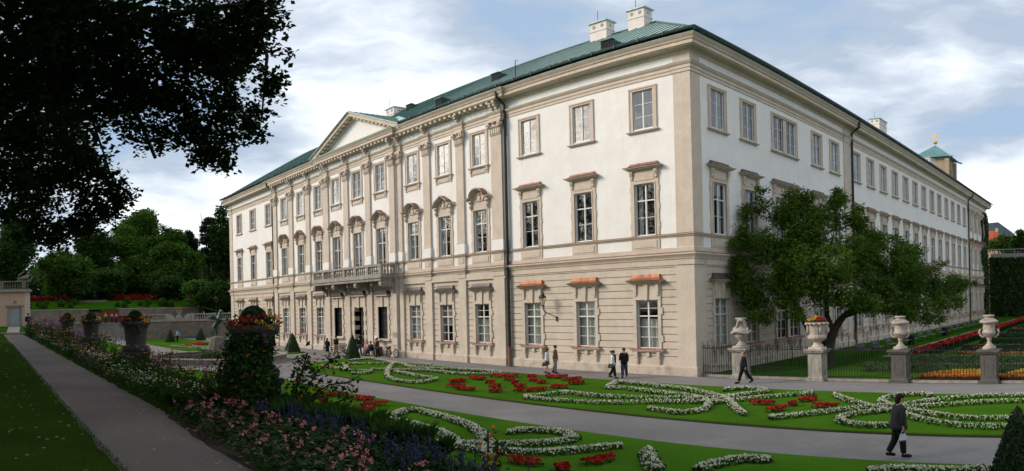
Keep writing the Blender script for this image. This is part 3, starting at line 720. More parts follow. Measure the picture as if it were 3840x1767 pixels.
paneM = {k: [pane(*a).mesh('pane') for _ in range(7)] for k, a in {'G': (.78, 1.56, 4.3, .135), 'M': (.74, 8.15, 11.16, .135), 'D': (.74, 7.12, 11.16, .135), 'U': (.72, 14.55, 16.9, .075)}.items()}
for me in paneM['U']: me.materials[0] = M['glass_up']
def pp_(k): return R.choice(paneM[k])
gk = ['full', 'full', 'low', 'full', 'blind', 'low']; mk = ['sides', None, 'left', 'sides', 'blind', None, None]; uk = [None, None, 'blind', 'left', None, None]
for i, c in enumerate(W1):
    s = sec(c); ctr = s > 0
    cc = 'copper' if i > 11 else 'copper_red' if i < 3 else 'copper_dark'
    if i not in (6, 7, 8): window('ground_floor_window', c, 0, s, sG, [('hood', hG), ('copper_cap', cop[cc]), ('sill', lG), ('casement', cG), ('pane', pp_('G'))], cur(gk[i % 6], 'G'))
    kd = 'flat' if not ctr else ('arch' if i % 2 else 'gable')
    prt = [('hood', hM[kd])]
    if not ctr: prt.append(('copper_cap', copM['copper_red']))
    dr = i in (6, 7, 8); ck = mk[i % 7]
    window('main_floor_window', c, 0, s, sM[kd], prt + [('casement', cMd if dr else cM), ('pane', pp_('D' if dr else 'M'))], cur(ck, 'M') if ck else None)
    ck = uk[(i * 5) % 6]
    window('upper_window', c, 0, s, sU, [('sill', lUa if ctr else lU), ('casement', cU), ('pane', pp_('U'))], cur(ck, 'U') if ck else None)
# doubled windows of the side wing
a, h_, l_ = winG(1.78); 
db = mb('beige'); db.box((-.2, -.05, 1.53), (.2, .3, 4.33)); dG_ = a; 
def merge(x, y):
    o = len(x.v); x.v += y.v; x.f += [tuple(i + o for i in f) for f in y.f]
    for mi in y.mi: x.mat(y.m[mi]); x.mi.append(x.cur)
    return x
for i, c in enumerate(W2):
    if i == 2:
        def two(fn, off):
            q = None
            for sx in (-1, 1):
                t_ = fn(); t_.v = [(v[0] + sx * off, v[1], v[2]) for v in t_.v]; q = t_ if q is None else merge(q, t_)
            return q
        sg, hg, lg = winG(1.78); merge(sg, db)
        window('ground_floor_window', c, 1, 0, sg.mesh('stone_surround'), [('hood', hg.mesh('hood')), ('copper_cap', copperhood('copper_dark', 2.3, 1.95, .52, 5.475, 5.8).mesh('copper_cap')), ('sill', lg.mesh('sill')),
            ('casement', two(lambda: casement(.79, 1.53, 4.33, [3.41], [3.87, 2.18, 2.78]), .99).mesh('casement')), ('pane', two(lambda: pane(.78, 1.56, 4.3), .99).mesh('pane'))], None)
        sm, hm = winM(1.75); q = mb('trim'); q.box((-.25, -.05, 8.13), (.25, .2, 11.18)); merge(sm, q)
        window('main_floor_window', c, 1, 0, sm.mesh('stone_surround'), [('hood', hm.mesh('hood')), ('copper_cap', copperhood('copper_dark', 2.35, 2.0, .47, 12.205, 12.42).mesh('copper_cap')),
            ('casement', two(lambda: casement(.75, 8.13, 11.18, [10.2], [9.2]), 1.0).mesh('casement')), ('pane', two(lambda: pane(.74, 8.15, 11.16), 1.0).mesh('pane'))], None)
        su, lu = winU(1.73); q = mb('trim'); q.box((-.26, -.04, 14.53), (.26, .2, 16.92)); merge(su, q)
        window('upper_window', c, 1, 0, su.mesh('stone_surround'), [('sill', lu.mesh('sill')), ('casement', two(lambda: casement(.73, 14.53, 16.92, [], [15.3, 16.1], y=.04, fr=.05), .99).mesh('casement')), ('pane', two(lambda: pane(.72, 14.55, 16.9, .075), .99).mesh('pane'))], None)
        continue
    window('ground_floor_window', c, 1, 0, sG, [('hood', hG), ('copper_cap', cop['copper_dark']), ('sill', lG), ('casement', cG), ('pane', pp_('G'))], cur(gk[i % 6], 'G'))
    kd = 'flat' if i < 18 else 'arch'; ck = mk[(i + 3) % 7]
    window('main_floor_window', c, 1, 0, sM[kd], [('hood', hM[kd])] + ([('copper_cap', copM['copper_dark' if i < 5 else 'copper_red'])] if i < 18 else []) + [('casement', cM), ('pane', pp_('M'))], cur(ck, 'M') if ck else None)
    ck = uk[(i * 5 + 1) % 6]
    window('upper_window', c, 1, 0, sU, [('sill', lU if i < 18 else lUa), ('casement', cU), ('pane', pp_('U'))], cur(ck, 'U') if ck else None)

# --- passage, gates either side
for i in (6, 8):
    c = W1[i]; s = .35
    b = mb('beige'); b.box((c - 1.02, -s - .07, 1.4), (c - .78, .3, 5.25)); b.box((c + .78, -s - .07, 1.4), (c + 1.02, .3, 5.25)); b.box((c - .78, -s - .07, 4.3), (c + .78, .3, 5.25))
    b.box((c - .16, -s - .17, 4.3), (c + .16, -s - .07, 5.25)); b.box((c - 1.15, -s - .24, 1.33), (c + 1.15, -s + .02, 1.46))
    for z in (1.9, 2.75, 3.6):
        for sx in (-1, 1): b.box((c + sx * 1.08 - .07, -s - .065, z), (c + sx * 1.08 + .07, -s + .01, z + .4))
    g = b.build('grille_window', pal)
    b = mb('trim'); b.box((c - 1.15, -s - .3, 5.251), (c + 1.15, -s + .02, 5.4)); b.mat('copper_dark'); b.slab([(c - 1.3, 5.41), (c + 1.3, 5.41), (c + 1.1, 5.7), (c - 1.1, 5.7)], -s - .4, -s); b.build('hood', g)
    b = mb('grille')
    for k in range(11): b.box((c - .75 + .15 * k - .014, -.06, 1.5), (c - .75 + .15 * k + .014, -.035, 4.3))
    for z in (1.7, 2.4, 3.05, 3.7, 4.1): b.box((c - .78, -.07, z), (c + .78, -.03, z + .03))
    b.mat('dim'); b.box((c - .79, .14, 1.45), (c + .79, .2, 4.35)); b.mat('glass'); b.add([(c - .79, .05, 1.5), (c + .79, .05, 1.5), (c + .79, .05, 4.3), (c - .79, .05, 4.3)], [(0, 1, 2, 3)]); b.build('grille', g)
c = W1[7]; s = .35
b = mb('beige'); b.box((c - 1.2, -s - .1, 0), (c - .92, .6, 5.3)); b.box((c + .92, -s - .1, 0), (c + 1.2, .6, 5.3)); b.box((c - .92, -s - .1, 4.3), (c + .92, .6, 5.3)); b.box((c - .2, -s - .2, 4.25), (c + .2, -s - .1, 5.3))
for z in (.5, 1.35, 2.2, 3.05, 3.9):
    for sx in (-1, 1): b.box((c + sx * 1.27 - .09, -s - .09, z), (c + sx * 1.27 + .09, -s + .01, z + .42)); b.box((c + sx * .88 - .05, -s - .09, z), (c + sx * .88 + .05, .1, z + .42))
g = b.build('doorway', pal)
b = mb('trim'); b.box((c - 1.35, -s - .34, 5.301), (c + 1.35, -s + .02, 5.45)); b.mat('copper_dark'); b.slab([(c - 1.5, 5.46), (c + 1.5, 5.46), (c + 1.25, 5.8), (c - 1.25, 5.8)], -s - .45, -s); b.build('hood', g)
b = mb('dark'); b.box((c - .92, 1.2, 0), (c + .92, 1.3, 4.3)); b.mat('wood'); b.box((c + .5, .62, .01), (c + .56, 1.2, 3.1)); b.box((c - .56, .62, .01), (c - .5, 1.2, 3.1)); b.build('door_leaf', g)
b = mb('dirtystone'); b.box((c - 1.1, -.7, .005), (c + 1.1, .6, .12)); b.build('door_step', g)

# --- balcony
bal = mb('dirtystone'); x0, x1, yf = -42.25, -29.2, -1.95
bal.box((x0 - .1, yf - .1, 6.72), (x1 + .1, -.34, 6.84)); bal.box((x0 - .02, yf - .02, 6.5), (x1 + .02, -.34, 6.72)); bal.box((x0 + .04, yf + .04, 6.84), (x1 - .04, -.34, 6.98))
bal = bal.build('balcony', pal)
b = mb('dirtystone'); b.box((x0 + .02, yf + .02, 7.74), (x1 - .02, yf + .34, 7.93)); b.box((x0 + .02, yf + .34, 7.74), (x0 + .34, -.36, 7.93)); b.box((x1 - .34, yf + .34, 7.74), (x1 - .02, -.36, 7.93))
b.box((x0 + .06, yf + .06, 6.981), (x1 - .06, yf + .3, 7.1)); b.box((x0 + .06, yf + .3, 6.981), (x0 + .3, -.36, 7.1)); b.box((x1 - .3, yf + .3, 6.981), (x1 - .06, -.36, 7.1))
PX = [x0 + .2 + (x1 - x0 - .4) * k / 6 for k in range(7)]
for x in PX: b.box((x - .16, yf + .04, 7.1), (x + .16, yf + .32, 7.74))
for x in (x0 + .2, x1 - .2): b.box((x - .15, -.62, 7.1), (x + .15, -.36, 7.74))
b.build('balustrade', bal)
b = mb('dirtystone'); baluster(b, 0, 0, 0, .64, .105, 8); me = b.mesh('baluster', True)
for p, q in zip(PX, PX[1:]):
    for k in range(5): put('baluster', me, bal, (p + .34 + (q - p - .68) * k / 4, yf + .18, 7.1))
for x in (x0 + .18, x1 - .18):
    for k in range(3): put('baluster', me, bal, (x, yf + .55 + .3 * k, 7.1))
for x in (-42.0, -38.0, -33.75, -29.45):
    P = [(-.42, 5.45), (-.5, 5.42), (-.62, 5.55), (-.68, 5.8), (-.9, 6.0), (-1.25, 6.05), (-1.62, 5.95), (-1.85, 6.05), (-1.92, 6.25), (-1.85, 6.45), (-1.6, 6.5), (-.34, 6.5), (-.34, 5.5)]
    b = mb('dirtystone'); n = len(P)
    b.add([(x - .22, y, z) for y, z in P] + [(x + .22, y, z) for y, z in P], [tuple(range(n)), tuple(range(n, 2 * n))[::-1]] + [(i, n + i, n + (i + 1) % n, (i + 1) % n) for i in range(n)])
    b.tube([(x - .27, -1.66, 6.24), (x + .27, -1.66, 6.24)], .2, 12); b.tube([(x - .3, -1.66, 6.24), (x + .3, -1.66, 6.24)], .08, 8)
    b.tube([(x - .26, -.5, 5.55), (x + .26, -.5, 5.55)], .12, 10)
    b.build('console', bal)
for x in (-40.0, -35.9, -31.6):
    b = mb('dirtystone'); b.box((x - .2, -1.5, 6.15), (x + .2, -1.25, 6.5)); b.box((x - .16, -1.25, 6.25), (x + .16, -.34, 6.5)); b.build('small_console', bal)
# thin pilaster ribs behind the balustrade so the doors read

# --- pediment
b = mb('white'); ap = 22.35; hw = 7.7; cx = -35.65
b.slab([(cx - hw + .2, 19.5), (cx + hw - .2, 19.5), (cx, ap)], -.35, .3); ped = b.build('pediment', pal)
b = mb('cornice')
for sx in (-1, 1):
    def rake(y0, y1, o0, o1, ee=.0):
        sl = (22.35 - 19.5) / hw; k = sqrt(1 + sl * sl)
        X0, Z0 = cx + sx * (hw + .6), 19.5 - .6 * sl; X1, Z1 = cx, 22.35
        b.add([(X0, y0, Z0 + o0 * k), (X1, y0, Z1 + o0 * k), (X1, y0, Z1 + o1 * k), (X0, y0, Z0 + o1 * k), (X0, y1, Z0 + o0 * k), (X1, y1, Z1 + o0 * k), (X1, y1, Z1 + o1 * k), (X0, y1, Z0 + o1 * k)], [(0, 1, 2, 3), (4, 5, 6, 7), (0, 4, 5, 1), (3, 2, 6, 7), (0, 3, 7, 4), (1, 5, 6, 2)])
    rake(-.55, .3, -.25, 0); rake(-1.05, .3, 0, .3); rake(-1.15, .3, .3, .42)
    for k in range(11):   # blocks under the raking cornice
        t = (k + .8) / 12; X = cx + sx * hw * (1 - t); Z = 19.5 + 2.85 * t
        b.box((X - .16, -.95, Z - .16), (X + .16, -.55, Z + .03))
b.build('raking_cornice', ped)
b = mb('verdigris')
zp = 22.35 + .46
for sx in (-1, 1):
    sl = 2.85 / hw; X0, Z0 = cx + sx * (hw + .75), 19.5 + .46 - .75 * sl
    # roof slope of the pediment running back into the main roof
    yb1 = -.9 + (zp - 19.75) / .608; yb0 = -.9 + max(0, (Z0 - 19.75)) / .608
    b.add([(X0, -1.22, Z0), (cx, -1.22, zp), (cx, yb1 + .3, zp), (X0, yb0 + .3, Z0)], [(0, 1, 2, 3)])
    b.add([(X0, -1.22, Z0), (cx, -1.22, zp), (cx, -1.22, zp - .06), (X0, -1.22, Z0 - .06)], [(0, 1, 2, 3)])
    b.mat('seam')
    for k in range(8):
        y = -1.0 + .6 * k; t0 = max(0, min(1, ((y - .3 + .9) * .608 + 19.75 - Z0) / (zp - Z0)))
        xa = X0 + (cx - X0) * t0; za = Z0 + (zp - Z0) * t0
        if t0 < .97: b.tube([(xa, y, za + .02), (cx, y, zp + .02)], .03, 4)
    b.mat('verdigris')
b.build('pediment_roof', pal)

# --- roof
S = .608; zb = 19.72; e = .92; D = 8.1; zr = zb + S * (D + e)
b = mb('verdigris')
A = (XL - e, -e, zb); B = (e, -e, zb); C = (e, YE + e, zb); A2 = (XL - e, 16.2 + e, zb); Rl = (XL + D, D, zr); Rc = (-D, D, zr); Re = (-D, YE - D, zr); I = (-16.2 - e, 16.2 + e, zb); C2 = (-16.2 - e, YE + e, zb)
b.add([A, B, C, A2, Rl, Rc, Re, I, C2], [(0, 1, 5, 4), (1, 2, 6, 5), (4, 5, 7, 3), (5, 6, 8, 7), (0, 4, 3), (2, 8, 6)])
b.mat('seam')
x = XL - .6
while x < e - .2:      # standing seams on the slope above the front
    t = 1.0
    if x > -D: t = (e - x) / (D + e)
    if x < XL + D: t = min(t, (x - XL + e) / (D + e))
    if t > .03:
        y1 = -e + (D + e) * t; z1 = zb + S * (D + e) * t
        if not (-43.6 < x < -27.7): b.add([(x - .034, -e, zb + .01), (x + .034, -e, zb + .01), (x + .034, y1, z1 + .01), (x - .034, y1, z1 + .01), (x - .034, -e, zb + .06), (x + .034, -e, zb + .06), (x + .034, y1, z1 + .06), (x - .034, y1, z1 + .06)], [(4, 5, 6, 7), (0, 4, 7, 3), (1, 2, 6, 5), (0, 1, 5, 4)])
        else:
            ys = max(-e, -e + (min(zp, 19.96 + (zp - 19.96) * (1 - abs(x - cx) / 8.45)) - zb) / S + .3)
            zs_ = zb + S * (ys + e)
            b.add([(x - .034, ys, zs_ + .06), (x + .034, ys, zs_ + .06), (x + .034, y1, z1 + .06), (x - .034, y1, z1 + .06), (x - .034, ys, zs_), (x - .034, y1, z1), (x + .034, ys, zs_), (x + .034, y1, z1)], [(0, 1, 2, 3), (4, 0, 3, 5), (6, 7, 2, 1)])
    x += .8
y = 0
while y < YE:
    t = min(1, (y + e) / (D + e), (YE + e - y) / (D + e)); x1 = e - (D + e) * t; z1 = zb + S * (D + e) * t
    b.add([(e, y - .034, zb + .01), (e, y + .034, zb + .01), (x1, y + .034, z1 + .01), (x1, y - .034, z1 + .01), (e, y - .034, zb + .06), (e, y + .034, zb + .06), (x1, y + .034, z1 + .06), (x1, y - .034, z1 + .06)], [(4, 5, 6, 7), (0, 4, 7, 3), (1, 2, 6, 5)])
    y += .8
b.tube([A, (Rl[0], Rl[1], Rl[2] + .05), (Rc[0], Rc[1], Rc[2] + .05), (B[0], B[1], B[2] + .05)], .08, 6); b.tube([Rc, Re], .08, 6)
b.build('roof', pal)
b = mb('gutter')
GP = [(XL - e, -e - .1), (-43.9, -e - .1)], [(-27.4, -e - .1), (e + .1, -e - .1), (e + .1, YE + e)]
prof = [(0, 0), (.02, -.1), (.09, -.16), (.17, -.12), (.2, 0), (.17, .02), (.12, -.05), (.06, -.05)]
for pth in GP: b.sweep([(o - .06, z + zb + .08) for o, z in prof], pth)
for pth in (((XL - .5, -44.2), 0), ((-27.2, .6), 0)):
    x = pth[0][0]
    while x < pth[0][1]: b.box((x, -e - .27, zb - .1), (x + .05, -e - .07, zb + .14)); x += 1.75
b.build('gutter', pal)
def downpipe(x, y, out, shoe=True, z0=0):
    b = mb('pipe'); 
    if out == 'f': P = [(x, -.95, 19.6), (x, -.9, 19.0), (x, y - .14, 18.5), (x, y - .14, 1.25 + z0)]
    else: P = [(.95, x, 19.6), (.9, x, 19.0), (.2, x, 18.5), (.2, x, 1.25 + z0)]
    b.tube(P, .11, 8)
    b.mat('copper_red'); q = P[-1]; b.tube([(q[0], q[1], 1.3), (q[0], q[1], .02)], .14, 8)
    b.build('downpipe', pal)
downpipe(-15.2, -.05, 'f'); downpipe(-56.15, -.05, 'f'); downpipe(24.45, 0, 's'); downpipe(73.4, 0, 's')
def chimney(x, y, wx, wy, zt, bands=True, rod=True):
    b = mb('chimney'); z0 = zr - S * (abs((y if y < 16 else x) - (D if y < 16 else -D)) + max(wx, wy)) - .6
    b.box((x - wx / 2, y - wy / 2, z0), (x + wx / 2, y + wy / 2, zt - .12)); b.box((x - wx / 2 - .05, y - wy / 2 - .05, zt - .85), (x + wx / 2 + .05, y + wy / 2 + .05, zt - .78))
    r = b.build('chimney', pal)
    b = mb('verdigris'); b.box((x - wx / 2 - .14, y - wy / 2 - .14, zt - .12), (x + wx / 2 + .14, y + wy / 2 + .14, zt - .03)); b.frustum((x, y), (wx / 2 + .1, wy / 2 + .1), zt - .03, (wx / 4, wy / 4), zt + .05); b.build('cap', r)
    b = mb('stone')
    for u in (-.25, .25): b.tube([(x + u * wx, y - wy / 2 - .006, zt - .45), (x + u * wx, y - wy / 2 + .03, zt - .45)], .16, 12)
    for k in range(1 if wy < 2 else 3): v = y + (0 if wy < 2 else (k - 1) * wy * .3); b.tube([(x + wx / 2 + .006, v, zt - .45), (x + wx / 2 - .03, v, zt - .45)], .1, 10)
    b.build('flue_holes', r)
    if rod: b = mb('iron'); b.tube([(x, y - wy / 2, zt), (x, y - wy / 2, zt + .9)], .02, 4); b.build('lightning_rod', r)
chimney(-9.35, 7.85, 1.45, .95, 26.5); chimney(-12.95, 7.85, 1.6, .95, 26.4); chimney(-41.6, 7.9, 1.6, 1.3, 25.75)
chimney(-8.0, 56, 1.3, 3.0, 27.7); chimney(-8.2, 82.2, 1.3, 3.2, 27.1)
for x, y, w_ in ((-5.9, -.1, .85), (-23.4, .2, .8), (-19.9, 3.1, .8), (-36.2, 6.0, .9)):
    z = zb + S * (y + e); b = mb('gutter'); h = .62; yd = y + h / S * 1.3
    b.add([(x - w_ / 2, y, z), (x + w_ / 2, y, z), (x + w_ / 2, y, z + h), (x - w_ / 2, y, z + h), (x - w_ / 2, yd, z + h + .03), (x + w_ / 2, yd, z + h + .03)], [(3, 2, 5, 4), (0, 3, 4), (1, 5, 2)])
    b.box((x - w_ / 2 - .06, y - .08, z + h), (x + w_ / 2 + .06, y + .3, z + h + .05)); b.mat('dark'); b.add([(x - w_ / 2, y - .003, z), (x + w_ / 2, y - .003, z), (x + w_ / 2, y - .003, z + h), (x - w_ / 2, y - .003, z + h)], [(0, 1, 2, 3)])
    b.build('roof_hatch', pal)
b = mb('iron'); b.tube([(-14.8, .6, zb + 1), (-14.8, .6, zb + 2.2), (-14.8, .8, zb + 2.3)], .03, 5); b.build('snow_mast', pal)
# wall fittings
def lantern(name, label, x, y, z, group=None):
    t = thing(name, label, 'lamp', (x, y, z))
    b = mb('iron'); b.tube([(.72, 0, -.75), (.66, -.12, -.6), (.42, -.45, -.42), (.12, -.72, -.2), (0, -.75, .1), (0, -.75, .18)], .032, 6); b.box((.66, -.06, -.95), (.78, .0, -.6)); b.tube([(0, -.75, 0), (.85, 0, -.02)], .015, 4); b.build('bracket', t)
    b = mb('iron'); b.lathe([(.09, .18), (.12, .24), (.02, .26)], (0, -.75, 0), 6); b.lathe([(.28, .8), (.30, .84), (.13, 1.03), (.07, 1.08), (.05, 1.16), (.01, 1.24)], (0, -.75, 0), 4, twist=pi / 4)
    for k in range(4):
        a = pi / 4 + k * pi / 2; b.tube([(.12 * cos(a), -.75 + .12 * sin(a), .24), (.26 * cos(a), -.75 + .26 * sin(a), .82)], .015, 4)
    h = b.build('lantern_frame', t)
    b = mb('lampglass'); b.lathe([(.11, .25), (.25, .8)], (0, -.75, 0), 4, twist=pi / 4); b.build('lantern_glass', h)
    t.scale = (.88, .88, .88)
    return t
lantern('wall_lamp', 'black iron wall lantern on a curved bracket right of the downpipe', -11.35, -.02, 3.95)
lantern('wall_lamp', 'black wall lantern seen above the round topiary at the far left of the front', -60.5, -.02, 3.95)
def plaque(x, z, w, h, y, label):
    t = thing('wall_sign', label, 'sign', (x, -y, z)); b = mb('palestone'); b.box((-w / 2, -.03, -h / 2), (w / 2, 0, h / 2)); b.build('panel', t)
    b = mb('copper_dark')
    for k in range(3): b.box((-w * .3, -.034, h * (.2 - .2 * k)), (w * (.3 - .1 * (k % 2)), -.031, h * (.2 - .2 * k) + .03))
    b.build('lettering', t)
plaque(-30.0 + .5, 1.9, .62, .42, .5, 'pale stone plaque beside the bicycle on the palace wall')
t = thing('poster_stand', 'white and red poster on a thin stand by the grille window', 'sign', (-31.9, -.9, 0)); b = mb('iron'); b.tube([(0, 0, 0), (0, 0, 1.3)], .03, 6); b.lathe([(.25, 0), (.25, .04), (.03, .06)], n=10); b.build('stand', t)
b = mb('white_cloth'); b.box((-.26, -.03, 1.25), (.26, 0, 2.0)); b.mat('red_cloth'); b.box((-.2, -.034, 1.3), (.2, -.031, 1.48)); b.box((-.2, -.034, 1.85), (.12, -.031, 1.93)); b.build('poster', t)
# ivy at the far end of the side wing
iv = mb('ivy')
for k in range(5200):
    z = R.uniform(0, 17.8); c_ = 88.0 + 1.3 * noise.noise(Vector((z * .3, 1, 2))); wd = .5 + 1.2 * (1 if z < 8 else .6) + 1.6 * max(0, noise.noise(Vector((z * .25, 7, 0))))
    y = c_ + R.uniform(-wd * 1.2, 1.6)
    if 8 < z < 11.5 and R.random() < .6: y -= R.uniform(0, 3.2)
    iv.quad((R.uniform(.05, .35), min(y, 89.5), z), R.uniform(.22, .42), 0)
for k in range(900):
    z = R.uniform(9, 16.5); iv.quad((R.uniform(.05, .3), 84.4 + .35 * sin(z) + R.uniform(-.3, .3), z), .3, 0)
tag(iv.build('ivy'), 'green ivy climbing the far corner of the side wing', 'ivy')

BANDS= [[(-26.95,-6.32),(-27.73,-5.1),(-27.9,-3.92),(-25.55,-4.36),(-23.61,-4.73),(-21.55,-5.13),(-20.46,-5.35)],[(-24.56,-7.69),(-23.56,-7.27),(-23.29,-6.44),(-22.89,-5.78),(-22.92,-4.96)],[(-23.82,-10.47),(-23.29,-10.18),(-22.08,-10.25),(-20.49,-10.38)],[(-24.49,-8.22),(-22.11,-9.18),(-20.14,-10.53),(-19.13,-10.43),(-18.4,-10.14),(-18.11,-9.61)],[(-17.45,-11.45),(-16.93,-11.11),(-17.37,-10.01)],[(-19.0,-9.08),(-18.32,-8.41),(-17.66,-8.02),(-16.88,-7.53),(-15.93,-6.9),(-14.69,-6.87),(-13.31,-6.99),(-11.93,-6.8),(-11.15,-6.44),(-10.62,-5.53),(-10.26,-4.92)],[(-18.5,-6.45),(-17.3,-6.32),(-16.16,-5.81),(-14.61,-5.08),(-13.07,-4.89),(-11.46,-4.82),(-10.26,-4.92)],[(-22.3,-5.25),(-20.11,-6.94),(-17.23,-8.96),(-14.6,-10.6),(-12.52,-11.54),(-11.0,-11.75),(-10.0,-11.43),(-10.15,-10.93),(-10.98,-9.47)],[(-16.73,-8.7),(-14.86,-9.04),(-12.9,-9.44),(-11.61,-9.43)],[(-20.41,-5.43),(-19.12,-6.04),(-18.19,-5.71),(-17.74,-4.87)],[(-19.77,-4.62),(-18.89,-4.14)],[(-0.57,-19.41),(-1.29,-18.49),(-1.93,-17.58),(-1.58,-17.2),(-0.5,-17.4),(0.78,-17.52),(2.28,-17.88),(3.49,-18.34),(4.68,-18.98),(5.76,-19.78),(6.53,-20.46),(7.26,-21.05)],[(-0.42,-19.45),(0.39,-19.32),(1.54,-19.34),(2.71,-19.45),(3.67,-19.68),(4.6,-20.15),(5.26,-20.53)],[(2.42,-21.26),(3.1,-21.08),(3.87,-20.94),(4.46,-20.71),(4.92,-20.62),(5.51,-20.64),(6.16,-20.59),(6.44,-20.36)],[(4.92,-20.36),(5.41,-20.12),(5.76,-19.83)],[(-0.46,-7.17),(-1.27,-5.73),(-1.77,-4.87),(-1.21,-4.91),(-0.17,-5.06),(0.83,-5.22),(1.91,-5.53),(2.74,-5.55),(3.93,-6.14),(5.05,-6.71),(5.99,-7.3),(6.81,-8.04),(7.85,-9.29),(8.76,-10.42),(9.4,-11.09)],[(-0.33,-7.22),(-0.06,-6.82),(0.73,-6.93),(2.06,-7.21),(3.32,-7.49),(4.44,-7.65),(5.41,-8.02),(6.16,-8.6),(6.83,-9.44),(7.35,-10.53),(7.37,-11.15),(7.18,-11.66),(6.71,-11.72),(6.04,-11.56),(5.41,-11.49)],[(-1.42,-11.69),(-1.19,-11.04),(-1.09,-10.25),(-1.09,-9.52),(-0.53,-9.47),(0.76,-9.62),(1.78,-9.54),(2.69,-9.37),(3.52,-9.12),(4.22,-8.73),(4.99,-8.46),(5.59,-8.37)],[(-1.2,-11.84),(-0.56,-11.82),(0.2,-11.71),(1.17,-11.56),(2.08,-11.4),(2.85,-11.1),(3.61,-10.51),(4.24,-10.07),(4.89,-9.67),(5.59,-9.33),(6.28,-9.07)],[(6.52,-9.02),(6.6,-8.06),(6.57,-6.86),(6.79,-6.36)],[(6.05,-19.62),(6.38,-19.21),(6.66,-18.9),(6.9,-18.57),(7.13,-18.21),(7.17,-17.72),(6.91,-17.34),(6.34,-16.97),(5.89,-16.94),(5.49,-17.05),(5.14,-17.26),(4.74,-17.52),(4.82,-18.08)],[(6.71,-20.19),(6.98,-20.12),(7.52,-19.9),(7.92,-19.56),(8.19,-19.1),(8.43,-18.6),(8.69,-18.1),(8.97,-17.58)],[(9.99,-17.57),(10.39,-18.12),(10.85,-18.64),(11.32,-19.11),(11.66,-19.43)],[(12.51,-18.9),(12.46,-18.36),(12.61,-17.93),(12.79,-17.55),(12.95,-17.3),(13.31,-17.24),(13.54,-17.26)],[(5.62,-8.26),(6.07,-7.92),(6.37,-7.32),(6.65,-6.65),(6.94,-5.97),(7.14,-5.32),(6.98,-4.89),(6.39,-4.55),(5.46,-4.48),(5.19,-4.84),(5.18,-5.53)],[(6.8,-9.08),(7.01,-8.38),(7.33,-7.84),(7.71,-7.18),(8.18,-6.67),(8.63,-5.98),(9.15,-5.4),(9.29,-5.06)],[(10.4,-5.29),(11.08,-6.11),(11.82,-6.91),(12.46,-7.55),(13.07,-8.15),(13.83,-8.7),(14.44,-9.13),(15.33,-10.1),(15.99,-10.67),(16.77,-11.18),(17.45,-11.45),(18.07,-11.47),(18.7,-11.55),(19.45,-11.57)],[(10.55,-11.45),(10.63,-11.31),(11.01,-10.93),(11.35,-10.47),(11.68,-9.93),(12.04,-9.44),(12.39,-8.9),(12.84,-8.56),(13.24,-8.07),(13.75,-7.88)],[(14.61,-4.85),(13.93,-4.5),(13.36,-4.72),(12.93,-5.37),(12.88,-6.16),(13.09,-6.91),(13.53,-7.46),(14.01,-7.98)],[(14.15,-7.95),(14.31,-7.21),(14.85,-6.38),(15.46,-5.67),(16.15,-5.21),(16.87,-4.79),(17.64,-4.6),(18.64,-4.71)],[(14.05,-8.25),(14.74,-8.04),(15.18,-7.61),(15.82,-7.21),(16.48,-6.76),(17.17,-6.43),(17.88,-6.21),(18.81,-6.15)],[(14.94,-11.65),(14.4,-11.89),(13.85,-11.76),(13.31,-11.49),(12.96,-11.0),(12.83,-10.39),(13.09,-9.73),(13.49,-9.32),(13.76,-9.04)],[(13.72,-8.94),(14.53,-8.57),(15.17,-8.91),(16.03,-9.51),(16.81,-9.95),(17.49,-10.07),(18.14,-10.03),(18.78,-10.0)],[(16.34,-17.63),(16.7,-17.34),(17.02,-17.22),(17.49,-17.22),(17.96,-17.19),(18.4,-17.12),(18.84,-17.01),(19.17,-16.88)]]
REDS= [(-8.96,-10.09,-9.14,-8.94,0.47),(-7.39,-11.52,-7.14,-10.48,0.3),(-6.44,-11.62,-5.17,-11.41,0.35),(-9.89,-7.98,-8.62,-7.91,0.35),(-9.82,-6.61,-8.4,-5.59,0.43),(-7.42,-7.6,-7.19,-6.99,0.34),(-7.24,-9.03,-7.06,-8.53,0.37),(-6.05,-9.78,-5.43,-9.62,0.33),(-6.22,-8.11,-5.92,-7.89,0.29),(-4.96,-9.13,-4.4,-8.73,0.31),(-4.05,-11.43,-4.09,-10.7,0.37),(-3.38,-10.55,-2.57,-9.02,0.36),(-7.63,-5.67,-7.41,-5.15,0.41),(-6.32,-6.81,-5.98,-6.43,0.35),(-5.22,-7.2,-4.81,-6.93,0.45),(-9.25,-17.76,-8.84,-17.84,0.26),(-8.11,-17.99,-8.44,-16.94,0.37),(-6.75,-17.3,-5.6,-16.88,0.46),(-4.5,-18.23,-3.96,-17.14,0.26),(-2.92,-19.5,-3.21,-18.31,0.34),(-5.48,-19.64,-4.96,-19.42,0.26),(-6.62,-19.13,-6.37,-18.79,0.29),(-7.9,-18.8,-8.56,-18.22,0.32),(-6.8,-5.01,-5.56,-4.52,0.48),(-4.82,-5.73,-4.28,-4.75,0.34),(-3.19,-6.86,-3.06,-5.94,0.44),(-3.24,-8.23,-2.2,-8.0,0.31),(7.81,-20.78,8.93,-20.62,0.19),(9.68,-19.96,9.8,-18.84,0.16),(9.51,-20.76,9.67,-20.43,0.14),(8.04,-8.36,9.21,-8.42,0.25),(9.77,-10.11,10.04,-9.11,0.26),(9.77,-8.42,10.06,-8.21,0.21),(9.82,-7.5,10.15,-6.59,0.28),(10.79,-8.44,11.9,-8.34,0.24)]

